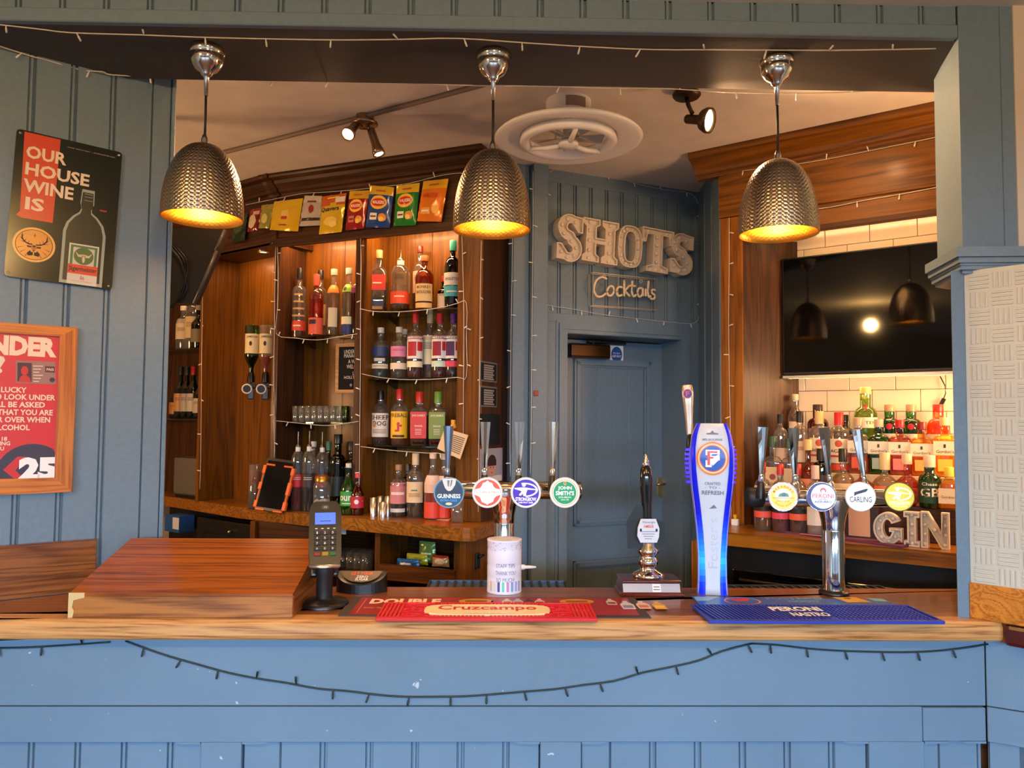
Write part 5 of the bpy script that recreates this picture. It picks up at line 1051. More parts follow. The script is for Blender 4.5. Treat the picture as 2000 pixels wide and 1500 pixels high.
def archer(f, fn, r, bg, fg, txt, tcol, rimw):
    f.flat(ell(0, 0, r*.93, r*.93, 36), lit(rimw, .5), fn(0)); f.flat(ell(0, 0, r*.86, r*.86, 36), lit(bg, .35), fn(.0003))
    f.flat(ell(-r*.13, r*.50, r*.12, r*.12, 14), lit(fg, .6), fn(.0008)); f.flat([(x*r, z*r) for x, z in ((-.75, .30), (-.2, .34), (.05, .32), (.72, .22), (.72, .17), (.1, .20), (.02, -.02), (.0, -.22), (-.16, -.22), (-.20, -.05), (-.34, -.2), (-.46, -.16), (-.26, .1), (-.75, .24))], lit(fg, .6), fn(.0008))
    bow = [(-.08+.86*math.cos(a), .18+.46*math.sin(a)) for a in [R(105-190*i/18) for i in range(19)]]
    f.flat([(x*r, z*r) for x, z in bow]+[(x*r*.86-.0008, (z-.18)*r*.82+.18*r) for x, z in bow[::-1]], lit(fg, .6), fn(.0008))
    f.text(txt, lit(tcol, .7), r*1.35, r*.24, fn(.0012), 0, -r*.42, .02); f.text('DARK FRUIT CIDER' if bg[2] > 120 else 'ORIGINAL CIDER', lit(tcol, .6), r*.95, r*.10, fn(.0012), 0, -r*.64, .01)
def smith(f, fn, r):
    f.flat(ell(0, 0, r*.93, r*.93, 36), lit((236, 226, 200), .4), fn(0)); f.flat(ell(0, 0, r*.84, r*.84, 36), lit((176, 140, 76), .2), fn(.0003)); f.flat(ell(0, 0, r*.80, r*.80, 36), lit((226, 226, 206), .4), fn(.0006)); f.flat(ell(0, 0, r*.74, r*.74, 36), lit((24, 140, 84), .3), fn(.0009))
    f.text("JOHN", lit((240, 246, 236), .7), r*.9, r*.28, fn(.0013), 0, r*.28, .02); f.text("SMITH'S", lit((240, 246, 236), .7), r*1.2, r*.28, fn(.0013), 0, r*-.03, .02); f.text('EXTRA SMOOTH', lit((220, 240, 226), .5), r*.8, r*.11, fn(.0013), 0, -r*.30, .01); f.text('SINCE 1758', lit((220, 240, 226), .5), r*.5, r*.09, fn(.0013), 0, -r*.46, .01)
    f.flat(ell(0, r*.62, r*.09, r*.14, 12), lit((214, 170, 60), .3), fn(.0013)); f.flat(ell(0, r*.62, r*.04, r*.08, 10), lit((170, 60, 40), .3), fn(.0016))
CW = pm('white enamel rim', (226, 226, 220), .3)
for px, b_, rim in ((877, guin, pm('pale blue rim', (130, 170, 196), .3)), (952, cruz, CW), (1027, lambda f, fn, r: archer(f, fn, r, (66, 22, 170), (250, 246, 255), 'STRONGBOW', (246, 240, 255), (236, 230, 240)), CW), (1103, smith, CW)):
    c = at1(px, 962); badge(f1, c, rB, 0, b_, back=.022, rimc=rim)
    MB().tube([(c[0], c[1]+.02, c[2]), (c[0], -.03, h1)], .013, M_chr2, 12).build('badge_arm', f1)
for px, ptop, pbot, ln, colr, mt in ((874, 832, 925, 1, M_black, pm('grey painted metal', (120, 130, 146), .25, .8)), (946, 824, 935, 0, M_black, M_chr2), (1013, 824, 925, 1, M_black, M_chr2), (1079, 824, 925, 1, M_black, M_brz)):
    a = at1(px, pbot, 2.74); b = at1(px, ptop, 2.74); tap(f1, (a[0], a[1], h1+.03), .6, colr, mt, b[2]-h1-.03-.05)
# right font
yT = 2.645; l2 = (aty(1628, 1100, yT).x, yT, ZB); z2 = aty(1628, 972, yT).z
f2, h2 = font('chrome four tap beer font with black base ring near the right post', l2, z2, aty(1478, 970, yT).x-l2[0], aty(1775, 974, yT).x-l2[0], .031, .037, 1)
T = Matrix.Translation((aty(1478, 970, yT).x-l2[0]-.03, 0, h2)) @ Matrix.Rotation(R(90), 4, 'Y'); MB().lathe([(.026, -.006), (.034, 0), (.034, .045), (.031, .05)], M_satin, 28, T).build('end_cap', f2)
yb_ = 2.53
def at2(px, py, y=None): y = y or yb_; p = aty(px, py, y); return (p.x-l2[0], p.y-l2[1], p.z-l2[2])
rB2 = (aty(1784, 970, yb_).x-aty(1727, 970, yb_).x)/2
def gold_(f, fn, r):
    f.flat(ell(0, 0, r*.93, r*.93, 36), lit((226, 206, 190), .3), fn(0)); f.flat(ell(0, 0, r*.80, r*.80, 36), lit((232, 206, 90), .4), fn(.0004)); f.flat(ell(0, r*.12, r*.55, r*.42, 24), lit((244, 236, 190), .5), fn(.0008)); f.flat([(x*r, z*r) for x, z in ((-.35, .0), (.4, .0), (.3, .22), (.05, .3), (-.25, .2))], lit((110, 150, 110), .25), fn(.0012))
    f.flat(ell(r*.05, r*.12, r*.15, r*.09, 12), lit((80, 110, 170), .25), fn(.0015)); arc_text(f, 'MARANHAO'[:8], lit((190, 90, 40), .3), r*.68, 150, 30, r*.17, fn(.0012)); f.flat(rect(-r*.7, r*.7, -r*.10, -r*.06), lit((200, 140, 50), .3), fn(.0012)); f.text('PALE ALE', lit((190, 130, 50), .3), r*.8, r*.12, fn(.0012), 0, -r*.28); arc_text(f, 'BREWED BEER', lit((190, 130, 50), .3), r*.62, 220, 320, r*.1, fn(.0012), False)
def per(f, fn, r):
    f.flat(ell(0, 0, r*.93, r*.93, 36), lit((70, 76, 130), .15), fn(0)); f.flat(ell(r*.10, r*.02, r*.80, r*.82, 36), lit((226, 226, 240), .5), fn(.0004)); f.flat(ell(r*.1, r*.42, r*.20, r*.18, 14), lit((200, 90, 96), .3), fn(.0008)); f.flat(ell(r*.1, r*.36, r*.12, r*.12, 14), lit((226, 226, 240), .5), fn(.0011))
    f.text('PERONI', lit((206, 50, 60), .3), r*1.35, r*.28, fn(.0012), r*.08, r*.06); f.text('NASTRO', lit((90, 100, 150), .2), r*.6, r*.12, fn(.0012), r*.08, -r*.16); f.text('AZZURRO', lit((60, 70, 120), .2), r*1.1, r*.15, fn(.0012), r*.08, -r*.34, .015); f.text('0.0%', lit((150, 150, 180), .2), r*.3, r*.1, fn(.0012), r*.08, -r*.56)
def carl(f, fn, r):
    f.flat(ell(0, 0, r*.93, r*.93, 36), lit((244, 244, 250), .65), fn(0)); f.flat([(x*r, z*r) for x, z in ((-.42, .02), (-.42, .30), (.40, .56), (.50, .52), (.36, .34), (-.26, .14))], lit((50, 44, 50), .05), fn(.0005)); f.text('CARLING', ink((52, 52, 58)), r*1.42, r*.38, fn(.0008), 0, -r*.18, .012); f.text('BLACK LABEL', lit((150, 150, 160), .1), r*.62, r*.11, fn(.0006), 0, -r*.62)
for px, b_, rim in ((1529, gold_, M_chr2), (1604, per, M_chr2), (1680, carl, CW), (1756, lambda f, fn, r: archer(f, fn, r, (222, 206, 60), (252, 248, 214), 'STRONGBOW', (250, 246, 206), (214, 196, 60)), pm('olive rim', (110, 104, 40), .3, .5))):
    c = at2(px, 970); badge(f2, c, rB2, R(-8), b_, back=.024, rimc=rim)
    MB().tube([(c[0], c[1]+.02, c[2]), (c[0]+.006, -.03, h2)], .012, M_chr2, 12).build('badge_arm', f2)
for px, ptop, ln, colr in ((1486, 834, 2, M_black), (1553, 836, -1.5, M_chr2), (1620, 834, -6, M_steel), (1688, 838, -8, M_chr2)):
    a = at2(px, 940, 2.60); b = at2(px, ptop, 2.60); tap(f2, (a[0]+(.004 if ln < -3 else 0), a[1], h2+.03), ln, colr, M_chr2, b[2]-h2-.03-.05)
# ---- hand pump
hx0 = atz(1213, 1167, ZB).x; hx1 = atz(1338, 1167, ZB).x; hy = 2.59
hpmp = thing('hand_pump', 'black handled cask ale hand pump on a wooden plinth', 'hand pump', ((hx0+hx1)/2, hy+.075, ZB)); w2 = (hx1-hx0)/2
M_mah = wood('mahogany plinth', (96, 36, 28), (58, 20, 16), 'x', .15, 10, .8)
MB().box(-w2, w2, -.075, .075, 0, .010, M_mah, bev=.003).build('plinth_base', hpmp)
m = MB(); vs = [(-w2+.005, -.07, .0102), (w2-.005, -.07, .0102), (w2-.005, .07, .0102), (-w2+.005, .07, .0102), (-w2+.012, -.052, .044), (w2-.012, -.052, .044), (w2-.012, .055, .044), (-w2+.012, .055, .044)]
m.add(vs, [(3, 2, 1, 0), (4, 5, 6, 7), (0, 1, 5, 4), (1, 2, 6, 5), (2, 3, 7, 6), (3, 0, 4, 7)], M_mah); m.build('plinth', hpmp)
MB().box(-w2+.006, w2-.006, -.06, .062, .0442, .052, M_mah, bev=.003).build('plinth_top', hpmp)
m = MB(); sl = lambda e: (lambda x, z: (x, -.0702-e+(z-.0102)*.533, z)); m.flat(rect(-w2+.010, w2-.012, .014, .040), pm('satin metal strip', (190, 196, 214), .3, .4), sl(.0008)); m.flat(rect(.002, .030, .015, .039), M_wht, sl(.0014)); m.flat(rect(.006, .026, .029, .032), ink((110, 110, 110)), sl(.002)); m.flat(rect(.005, .027, .021, .024), ink((110, 110, 110)), sl(.002)); m.build('name_plate', hpmp)
hz = lambda py: aty(1266, py, hy+.07).z-ZB
MB().lathe([(.052, .052), (.056, .058), (.05, .066), (.030, .076), (.024, .084), (.032, .095), (.034, .108), (.028, .118), (.024, .124), (.036, .136), (.036, .146), (.026, .156), (.022, .20), (.018, .24), (.012, hz(1058))], M_chr2, 36).build('pump_body', hpmp)
T = Matrix.Rotation(R(-1), 4, 'Y')
za, zc = hz(1060), hz(908)
MB().lathe([(.0145, za), (.0155, za+.03), (.017, za+(zc-za)*.45), (.0225, za+(zc-za)*.72), (.0225, za+(zc-za)*.84), (.019, za+(zc-za)*.95), (.010, zc)], pm('gloss black handle', (12, 12, 14), .1, coat=1), 28, T).build('handle', hpmp)
MB().lathe([(.011, zc-.002), (.013, zc+.004), (.009, zc+.010), (.010, zc+.016), (.005, zc+.022), (.006, zc+.028), (.003, zc+.034), (0, zc+.038)], M_chr2, 20, T).build('finial', hpmp)
q = lambda px, py: (aty(px, py, hy+.05).x-(hx0+hx1)/2, aty(px, py, hy+.05).z-ZB)
MB().prism([q(*a) for a in ((1228, 1073), (1226, 1020), (1246, 985), (1262, 990), (1268, 1010), (1300, 1022), (1303, 1074))], -.008, -.002, 'y', pm('dark clear clip plate', (50, 58, 62), .15)).build('clip_holder', hpmp)
cl = [q(*a) for a in ((1251, 1013), (1280, 1013), (1287, 1032), (1286, 1048), (1282, 1059), (1250, 1059), (1244, 1046), (1245, 1030))]
m = MB(); m.prism(cl, -.034, -.029, 'y', ink((214, 216, 224))); fn = lambda x, z: (x, -.0344, z); cx, cz_ = q(1266, 1036)
m.text('Wainwright', ink((110, 110, 120)), .044, .011, fn, cx, cz_+.028, .01); m.text('AMBER', ink((226, 90, 50)), .036, .010, fn, cx, cz_+.015, .02)
for i in range(4): m.flat(rect(cx-.026+.004*i, cx+.026-.005*i, cz_-.004-.008*i, cz_-.0015-.008*i), ink((130, 134, 146)), fn)
for s in (-1, 1): m.flat(ell(cx+s*.027, cz_+.002, .004, .006, 10), M_blk, fn)
m.build('pump_clip', hpmp); MB().box(cx-.008, cx+.008, -.03, 0, cz_-.01, cz_+.01, M_satin).build('clip_bracket', hpmp)
# ---- tall illuminated lager font
yF = 2.655; F0 = aty(1391, 1100, yF); zT = aty(1391, 827, yF).z-ZB
ft = thing('tower_font', 'tall white and blue illuminated lager tower on the bar', 'beer tap', (F0.x, yF, ZB), R(-12))
pxw = lambda px, py: aty(px, py, yF).x-F0.x
prof = [(0, .052), (.08, .049), (.22, .048), (.36, .053), (.5, .062), (.62, .071), (.72, .0755), (.80, .0765), (.87, .073), (.93, .066), (.97, .058), (1, .050)]
def wid(f):
    for (a, b), (c, d) in zip(prof, prof[1:]):
        if a <= f <= c: return b+(d-b)*(f-a)/(c-a)
    return prof[-1][1]
n = 28; vs = []; fs = []; seg = 24
M_tow = pm('frosted silver white tower plastic', (206, 214, 226), .3, emit=((200, 220, 255), .03))
for k in range(n+1):
    f = k/n; w = wid(f)
    for i in range(seg): a = 2*math.pi*i/seg; c, s = math.cos(a), math.sin(a); q_ = 1/((abs(c)**3+abs(s)**3)**(1/3)); vs.append((w*q_*c, w*.62*q_*s+.0, f*zT))
fs = [(k*seg+i, k*seg+(i+1) % seg, (k+1)*seg+(i+1) % seg, (k+1)*seg+i) for k in range(n) for i in range(seg)]+[list(range(seg))[::-1], [n*seg+i for i in range(seg)]]
MB().add(vs, fs, M_tow, None, True).build('tower_body', ft)
def face(s, z, e):
    w = wid(max(0, min(1, z/zT))); x = s*w; d = w*.62*(1-abs(s)**3)**(1/3); return (x*1.0, -d-e, z)
blues = [pm('lit blue panel %d' % k, (6+3*k, 20+12*k, 150+8*k), .3, emit=((4+3*k, 24+14*k, 255), .5+.16*k)) for k in range(9)]; M_blue = pm('lit blue tower panel', (20, 70, 230), .3, emit=((14, 60, 255), 1.1)); M_cyan = pm('lit cyan tower panel', (40, 150, 255), .3, emit=((30, 130, 255), 2.2))
def inner(f): return .48+.28*max(0, min(1, (f-.06)/.80))
for sgn in (-1, 1):
    m = MB()
    for k in range(n):
        f0, f1_ = k/n, (k+1)/n; mm = blues[min(8, int(9*max(0, 1-abs(f0-.17)/(.30 if f0 > .17 else .2))))]
        q4 = []
        for f_, side in ((f0, 0), (f0, 1), (f1_, 1), (f1_, 0)): q4.append((sgn*(inner(f_) if side == 0 else .985), f_))
        sub = 3
        for j in range(sub):
            a0 = q4[0][0]+(q4[1][0]-q4[0][0])*j/sub; a1 = q4[0][0]+(q4[1][0]-q4[0][0])*(j+1)/sub; b0 = q4[3][0]+(q4[2][0]-q4[3][0])*j/sub; b1 = q4[3][0]+(q4[2][0]-q4[3][0])*(j+1)/sub
            v4 = [face(a0, f0*zT, .0015), face(a1, f0*zT, .0015), face(b1, f1_*zT, .0015), face(b0, f1_*zT, .0015)]
            m.add(v4, [(0, 1, 2, 3)] if sgn > 0 else [(3, 2, 1, 0)], mm)
    m.build('blue_panel', ft)
FW = lambda e: (lambda x, z: face(x/max(.001, wid(max(0, min(1, z/zT)))), z, e))
ez = zT*.795
m = MB(.01)
for rx, rz, c, e in ((.0555, .058, (200, 150, 90), .003), (.052, .0545, (216, 70, 60), .0035), (.049, .0515, (244, 196, 120), .004), (.0435, .0455, (206, 60, 50), .0045), (.041, .0425, (24, 70, 170), .005)): m.flat(ell(0, ez, rx, rz, 32), lit(c, .25), FW(e))
m.text('F', lit((244, 240, 236), .6), .046, .058, FW(.0056), 0, ez, .05); m.text('F', lit((206, 54, 44), .3), .034, .048, FW(.0062), -.001, ez+.001, .0); m.flat([(.0, ez-.024), (.022, ez-.002), (.022, ez+.016), (.006, ez+.006), (-.006, ez-.008)], lit((244, 244, 250), .6), FW(.0068)); m.build('roundel', ft)
m = MB(.01); g_ = ink((110, 120, 136)); m.text('MELBOURNE', g_, .066, .0075, FW(.002), 0, zT*.905, .01); m.flat([(-.02, zT*.935), (.02, zT*.935), (.02, zT*.942), (.006, zT*.946), (.0, zT*.960), (-.006, zT*.946), (-.02, zT*.942)], g_, FW(.002))
m.text('CRAFTED', g_, .052, .010, FW(.002), 0, zT*.648, .01); m.text('- TO -', g_, .05, .008, FW(.002), 0, zT*.625, .01); m.flat([(-.012, zT*.50), (.014, zT*.505), (.004, zT*.525), (-.002, zT*.515)], g_, FW(.002)); m.text('REFRESH', g_, .072, .014, FW(.002), 0, zT*.595, .02); m.build('lettering', ft)
m = MB(); m.text("Foster's", pm('raised silver script', (214, 222, 234), .15, .2), .17, .034, lambda x, z: FW(.0012)(-z, x), zT*.30, .0, .0); m.build('raised_lettering', ft)
MB().lathe([(.046, -.0005), (.048, .006), (.046, .008)], M_steel, 32, None, 3, .66).build('foot', ft)
for s in (-1, 1):
    m = MB(); M_lt = pm('lit violet side lettering', (70, 40, 230), .2, emit=((60, 20, 255), .7))
    for i, ch in enumerate("FOSTER'S"):
        zz = zT*(.86-.028*i)*.98-.0; w = wid(min(1, zz/zT)); m.box(s*(w*.93), s*(w*1.10), -.008, .008, zz-.0050 if ch != "'" else zz-.002, zz+.0050, M_lt, bev=.002) if s > 0 else m.box(s*(w*1.20), s*(w*.93), -.012, .012, zz-.0050 if ch != "'" else zz-.002, zz+.0050, M_lt, bev=.002)
    m.build('side_lettering', ft)
hL = MB(); T = Matrix.Translation((-.072, .035, zT*.93)) @ Matrix.Rotation(R(-3), 4, 'Y'); M_hd = pm('pale bronze tap handle', (190, 160, 136), .25, .6)
hL.lathe([(.0115, .0), (.0125, .05), (.016, .10), (.020, .145), (.019, .165), (.017, .176)], M_hd, 20, T, 4, .55); hl = hL.build('tap_handle', ft)
m = MB(); TF = lambda e: (lambda x, z: tuple(T @ Vector((x, -.0112-e, z))))
for rx, c, e in ((.0175, (226, 206, 190), .0), (.0155, (206, 70, 60), .0004), (.0135, (50, 60, 150), .0008)): m.flat(ell(0, .145, rx, rx*1.05, 20), ink(c), TF(e))
m.text('F', ink((220, 80, 70)), .013, .018, TF(.0012), 0, .145, .03); m.build('roundel', hl)
MB().tube([(-.072, .035, zT*.935), (-.076, .036, zT*.88), (-.080, .03, zT*.79), (-.05, .01, zT*.78)], .0085, M_black, 10).build('tap_lever', ft)
# ---- mats
def mat_poly(pts): return [tuple(atz(a, b, ZB).xy) for a, b in pts]
rm = thing('drinks_mat', 'thin dark edged red advertising mat under the ribbed red runner', 'bar mat', (0, 2.44, ZB))
P_ = [(x, y-2.44) for x, y in mat_poly(((660, 1204), (1272, 1208), (1240, 1170), (687, 1167)))]
MB().prism(P_, 0, .003, 'z', pm('dark rubber backing', (54, 44, 40), .6)).build('backing', rm)
x0, x1, y0, y1 = P_[0][0]+.03, P_[1][0]-.03, P_[0][1]+.008, P_[2][1]-.004
fn = ontop(.0035); m = MB(); m.flat(rect(x0, x1, y0, y1), pm('dark red print', (150, 34, 30), .35), fn); m.flat([(x0+.018, y0+.018), (x0+.021, y0+.018), (x0+.021, y1-.015), (x0+.018, y1-.015)], ink((200, 100, 84)), ontop(.0039))
m.text('DOUBLE', ink((244, 214, 190)), .225, .068, ontop(.004), x0+.150, y1-.054, .05); m.text('any spirit', ink((226, 150, 90)), .09, .022, ontop(.004), x0+.075, y0+.085, .01)
for xx in (.375, .70): m.flat(ell(x0+xx, y1-.050, .056, .034), ink((206, 150, 40)), ontop(.004)); m.flat(rect(x0+xx-.035, x0+xx+.035, y1-.060, y1-.040), ink((150, 90, 30)), ontop(.0045))
def mini(xx, yy, s, c, c2): m.flat([(xx+s*a, yy+s*b) for a, b in ((-.02, 0), (.02, 0), (.022, .06), (.012, .085), (.008, .085), (.008, .11), (-.008, .11), (-.008, .085), (-.012, .085), (-.022, .06))], ink(c), ontop(.004)); m.flat(rect(xx-.016*s, xx+.016*s, yy+.015*s, yy+.05*s), ink(c2), ontop(.0045))
for i, c in enumerate(((170, 60, 50), (220, 200, 180), (190, 190, 190), (90, 40, 40), (220, 180, 190), (120, 70, 70), (200, 190, 180))): mini(x0+.44+i*.035 if i < 6 else x0+.81, y1-.095, .75, c, (150, 70, 60))
mini(x0+.855, y1-.15, 1.0, (206, 204, 210), (120, 130, 180)); mini(x0+.905, y1-.145, .95, (224, 196, 176), (190, 110, 90)); mini(x0+.955, y1-.15, .95, (206, 160, 60), (236, 196, 60)); m.build('print', rm)
def runner(name, label, pts, mat, hgt, ribs, cx0, cx1):
    q = mat_poly(pts); yf_ = sum(p[1] for p in q[:2])/2; yk_ = sum(p[1] for p in q[2:])/2; xa = (q[0][0]+q[3][0])/2; xb = (q[1][0]+q[2][0])/2
    t = thing(name, label, 'bar runner', ((xa+xb)/2, (yf_+yk_)/2, ZB+.0042)); w, d = (xb-xa)/2, (yk_-yf_)/2
    MB().box(-w, w, -d, d, 0, hgt*.45, mat, bev=.001).build('base', t)
    m = MB(); m.box(-w, w, -d, -d+.02, hgt*.4, hgt, mat); m.box(-w, w, d-.006, d, hgt*.4, hgt, mat); m.box(-w, -w+.006, -d+.02, d-.006, hgt*.4, hgt, mat); m.box(w-.006, w, -d+.02, d-.006, hgt*.4, hgt, mat); m.build('rim', t)
    return t, w, d
M_rr = pm('red rubber', (206, 28, 36), .5); M_rb = pm('blue rubber', (24, 48, 160), .5)
t, w, d = runner('bar_runner', 'ribbed red rubber bar runner with a cream name plate', ((737, 1217), (1170, 1217), (1148, 1185), (748, 1185)), M_rr, .009, 40, -.16, .16)
m = MB()
for i in range(26):
    for s in (-1, 1):
        x = s*(w-.014-i*.0118)
        if i < 5: m.box(x-.0035, x+.0035, -d+.026, -.006, .004, .0092, M_rr); m.box(x-.0035, x+.0035, .006, d-.010, .004, .0092, M_rr)
        elif i < 12:
            for j in range(7): a = random.uniform(-.6, .6); yy = -d+.034+j*(2*d-.05)/7; m.prism([(x-.006*math.cos(a), yy-.006*math.sin(a)-.0015), (x+.006*math.cos(a), yy+.006*math.sin(a)-.0015), (x+.006*math.cos(a), yy+.006*math.sin(a)+.003), (x-.006*math.cos(a), yy-.006*math.sin(a)+.003)], .004, .0092, 'z', M_rr)
        elif abs(x) > .004:
            for y0_, y1_ in ((-d+.024, -d+.036), (d-.026, d-.010)): m.box(x-.0035, x+.0035, y0_, y1_, .004, .0092, M_rr)
o = m.build('rib', t); o['kind'] = 'stuff'
m = MB(); lp = []
for k in range(64): a = 2*math.pi*k/64; c, s = math.cos(a), math.sin(a); q_ = 1/((abs(c)**4+abs(s)**4)**.25); g = 1+.025*(k % 2); lp.append((.185*q_*c*g, .006+.062*q_*s*g))
m.prism(lp, .004, .0105, 'z', ink((236, 216, 170))); m.text('Cruzcampo', ink((196, 34, 40)), .30, .072, ontop(.0109), 0, .018, .02); m.text('SEVILLA', ink((240, 236, 230)), .13, .020, ontop(.0116), 0, -.042, .03); m.build('name_plate', t)
bm_ = thing('drinks_mat', 'thin blue advertising mat under the ribbed blue runner', 'bar mat', (1.0, 2.5, ZB))
P_ = [(x-1, y-2.5) for x, y in mat_poly(((1362, 1186), (1752, 1190), (1728, 1173), (1350, 1166)))]; P_[0] = (P_[3][0]-.01, P_[0][1]-.1); P_[1] = (P_[2][0]+.02, P_[1][1]-.1)
MB().prism(P_, 0, .003, 'z', pm('blue print', (30, 96, 190), .3)).build('backing', bm_)
yk_ = P_[3][1]; m = MB(); xa = P_[3][0]
m.flat([(xa+.005, yk_-.01), (xa+.09, yk_-.012), (xa+.04, yk_-.07), (xa+.0, yk_-.07)], ink((140, 190, 226)), ontop(.0035)); m.flat(ell(xa+.15, yk_-.07, .06, .05), ink((206, 140, 90)), ontop(.0035)); m.flat(ell(xa+.15, yk_-.07, .053, .044), ink((30, 90, 180)), ontop(.0039)); m.flat([(xa+.11, yk_-.045), (xa+.18, yk_-.035), (xa+.17, yk_-.075), (xa+.13, yk_-.08)], ink((206, 60, 60)), ontop(.0043))
m.text("FOSTER'S?", ink((120, 190, 226)), .19, .030, ontop(.0036), xa+.335, yk_-.034, .01); m.text('GOOD', ink((130, 196, 230)), .10, .026, ontop(.0036), xa+.35, yk_-.073, .01)
m.flat([(xa+.47, yk_-.012), (xa+.55, yk_-.012), (xa+.57, yk_-.085), (xa+.49, yk_-.085)], ink((222, 166, 40)), ontop(.0036)); m.flat(ell(xa+.515, yk_-.03, .012, .008), ink((80, 60, 20)), ontop(.004)); m.flat([(xa+.58, yk_-.02), (xa+.63, yk_-.03), (xa+.63, yk_-.07), (xa+.59, yk_-.07)], ink((120, 180, 200)), ontop(.0036)); m.build('print', bm_)
t, w, d = runner('bar_runner', 'ribbed blue rubber bar runner with white lettering', ((1378, 1221), (1830, 1223), (1790, 1190), (1356, 1188)), M_rb, .009, 40, 0, 0)
m = MB(); k = int((2*w-.02)/.0125)
for i in range(k):
    x = -w+.012+i*.0125
    if x < .02: m.prism([(x-.003+.02, -d+.022), (x+.003+.02, -d+.022), (x+.003-.0, d-.008), (x-.003-.0, d-.008)], .004, .0092, 'z', M_rb)
    else:
        for j in range(9): yy = -d+.026+j*(2*d-.034)/9; m.box(x-.0038, x+.0038, yy, yy+.012, .004, .0092, M_rb)
o = m.build('rib', t); o['kind'] = 'stuff'
m = MB(); m.text('PERONI', ink((236, 236, 244)), .155, .055, ontop(.0105), -.04, .038, .04); m.text('NASTRO', ink((226, 226, 244)), .115, .045, ontop(.0105), -.02, -.028, .04); m.build('lettering', t)
# ---- back of the bar: drip trays
def tray_(label, px0, px1, py, z, yk):
    y0 = 2.745; xa = aty(px0, py, y0).x; xb = aty(px1, py, y0).x
    t = thing('drip_tray', label, 'drip tray', ((xa+xb)/2, y0, z)); w = (xb-xa)/2; d = yk-y0; M_dt = pm('blue grey tray steel', (66, 84, 104), .35, .5)
    MB().box(-w, w, 0, d, -.02, -.008, M_dt, bev=.002).build('pan', t); m = MB()
    m.box(-w, w, 0, .008, -.01, 0, M_dt); m.box(-w, w, d-.008, d, -.01, 0, M_dt); n = int(2*w/.03)
    for i in range(n+1): x = -w+2*w*i/n; m.box(x-.004, x+.004, .008, d-.008, -.008, -.001, M_satin)
    o = m.build('grille', t); MB().box(-w, w, .05, d-.02, -.30, -.02, M_steel).build('stand', t); return t
tray_('blue grey drip tray with black slats under the left font', 832, 1112, 1140, 1.086, 2.93)
tray_('dark drip tray with slats behind the right font', 1440, 1760, 1150, 1.078, 2.90)
# ================================================================== POSTERS ON THE BOARDED WALL
pt = thing('tin_poster', 'dark green tin wall sign with an orange banner and a bottle', 'sign', LW.w(0, 0), LW.a)
a0 = LW.xz(25, 248, -.01); a1 = LW.xz(232, 298, -.01); a2 = LW.xz(225, 567, -.01); a3 = LW.xz(15, 540, -.01)
cx, cz = (a0[0]+a1[0]+a2[0]+a3[0])/4, (a0[1]+a1[1]+a2[1]+a3[1])/4
pw_, ph = ((a1[0]-a0[0])+(a2[0]-a3[0]))/4, ((a0[1]-a3[1])+(a1[1]-a2[1]))/4
T = Matrix.Translation((cx, 0, cz)) @ Matrix.Rotation(R(2.2), 4, 'Y')
def rr(w, h, r, n=5): return [(sx*(w-r)+r*math.cos(a), sz*(h-r)+r*math.sin(a)) for sx, sz, b in ((1, 1, 0), (-1, 1, 90), (-1, -1, 180), (1, -1, 270)) for a in [R(b+90*i/n) for i in range(n+1)]]
MB().prism(rr(pw_, ph, .012), -.012, -.010, 'y', pm('dark green tin print', (14, 24, 18), .18), T).build('tin_sheet', pt)
L6 = lambda e: (lambda x, z: tuple(T @ Vector((x*pw_, -.0122-e, z*ph))))
m = MB(); m.flat([(-.86, .98), (-.20, .98), (-.22, -.19), (-.80, -.19), (-.88, -.16), (-.82, -.10)], ink((208, 66, 36), .25), L6(.0002)); m.build('orange_banner', pt)
m = MB(); Ct = ink((232, 206, 176), .3)
for tx, x0, x1, zc in (('OUR', -.80, -.06, .72), ('HOUSE', -.79, .40, .49), ('WINE', -.80, .12, .26), ('IS', -.74, -.40, .02)): m.text(tx, Ct, x1-x0, .175, L6(.0005), (x0+x1)/2, zc, .03)
m.text('DRINK RESPONSIBLY  |  JAGERMEISTER.COM', ink((190, 170, 150)), .92, .018, L6(.0005), .40, .90, .0); m.build('lettering', pt)
bt = [(.28, .36), (.52, .36), (.53, .16), (.49, .10), (.50, .04), (.62, -.02), (.74, -.12), (.80, -.26), (.80, -.985), (-.02, -.985), (-.02, -.26), (.03, -.14), (.14, -.04), (.26, .03), (.29, .09), (.26, .16)]
m = MB(); m.flat(bt, ink((150, 156, 140), .3), L6(.0003)); i_ = lambda s: [(.39+(x-.39)*s, -.3+(z+.3)*(1-(1-s)*.45)) for x, z in bt]
m.flat(i_(.86), ink((30, 36, 26), .25), L6(.0006)); m.flat([(.12, -.42), (.69, -.42), (.69, -.985), (.12, -.985)], ink((206, 196, 180), .3), L6(.0009)); m.flat(rect(.15, .66, -.72, -.44), ink((60, 110, 60), .3), L6(.0012)); m.flat(rect(.20, .61, -.72, -.47), ink((196, 186, 170), .3), L6(.0015))
m.flat(ell(.405, -.585, .19, .12, 24), ink((70, 100, 50), .3), L6(.0018)); m.flat([(.405+.03*math.cos(a), -.6+.05*math.sin(a)-.03) for a in [2*math.pi*i/8 for i in range(8)]], ink((206, 190, 150)), L6(.0021)); m.flat([(.24, -.53), (.30, -.60), (.37, -.60), (.39, -.56), (.42, -.56), (.44, -.60), (.51, -.60), (.57, -.53), (.50, -.57), (.44, -.575), (.405, -.58), (.37, -.575), (.31, -.57)], ink((206, 190, 150)), L6(.0021))
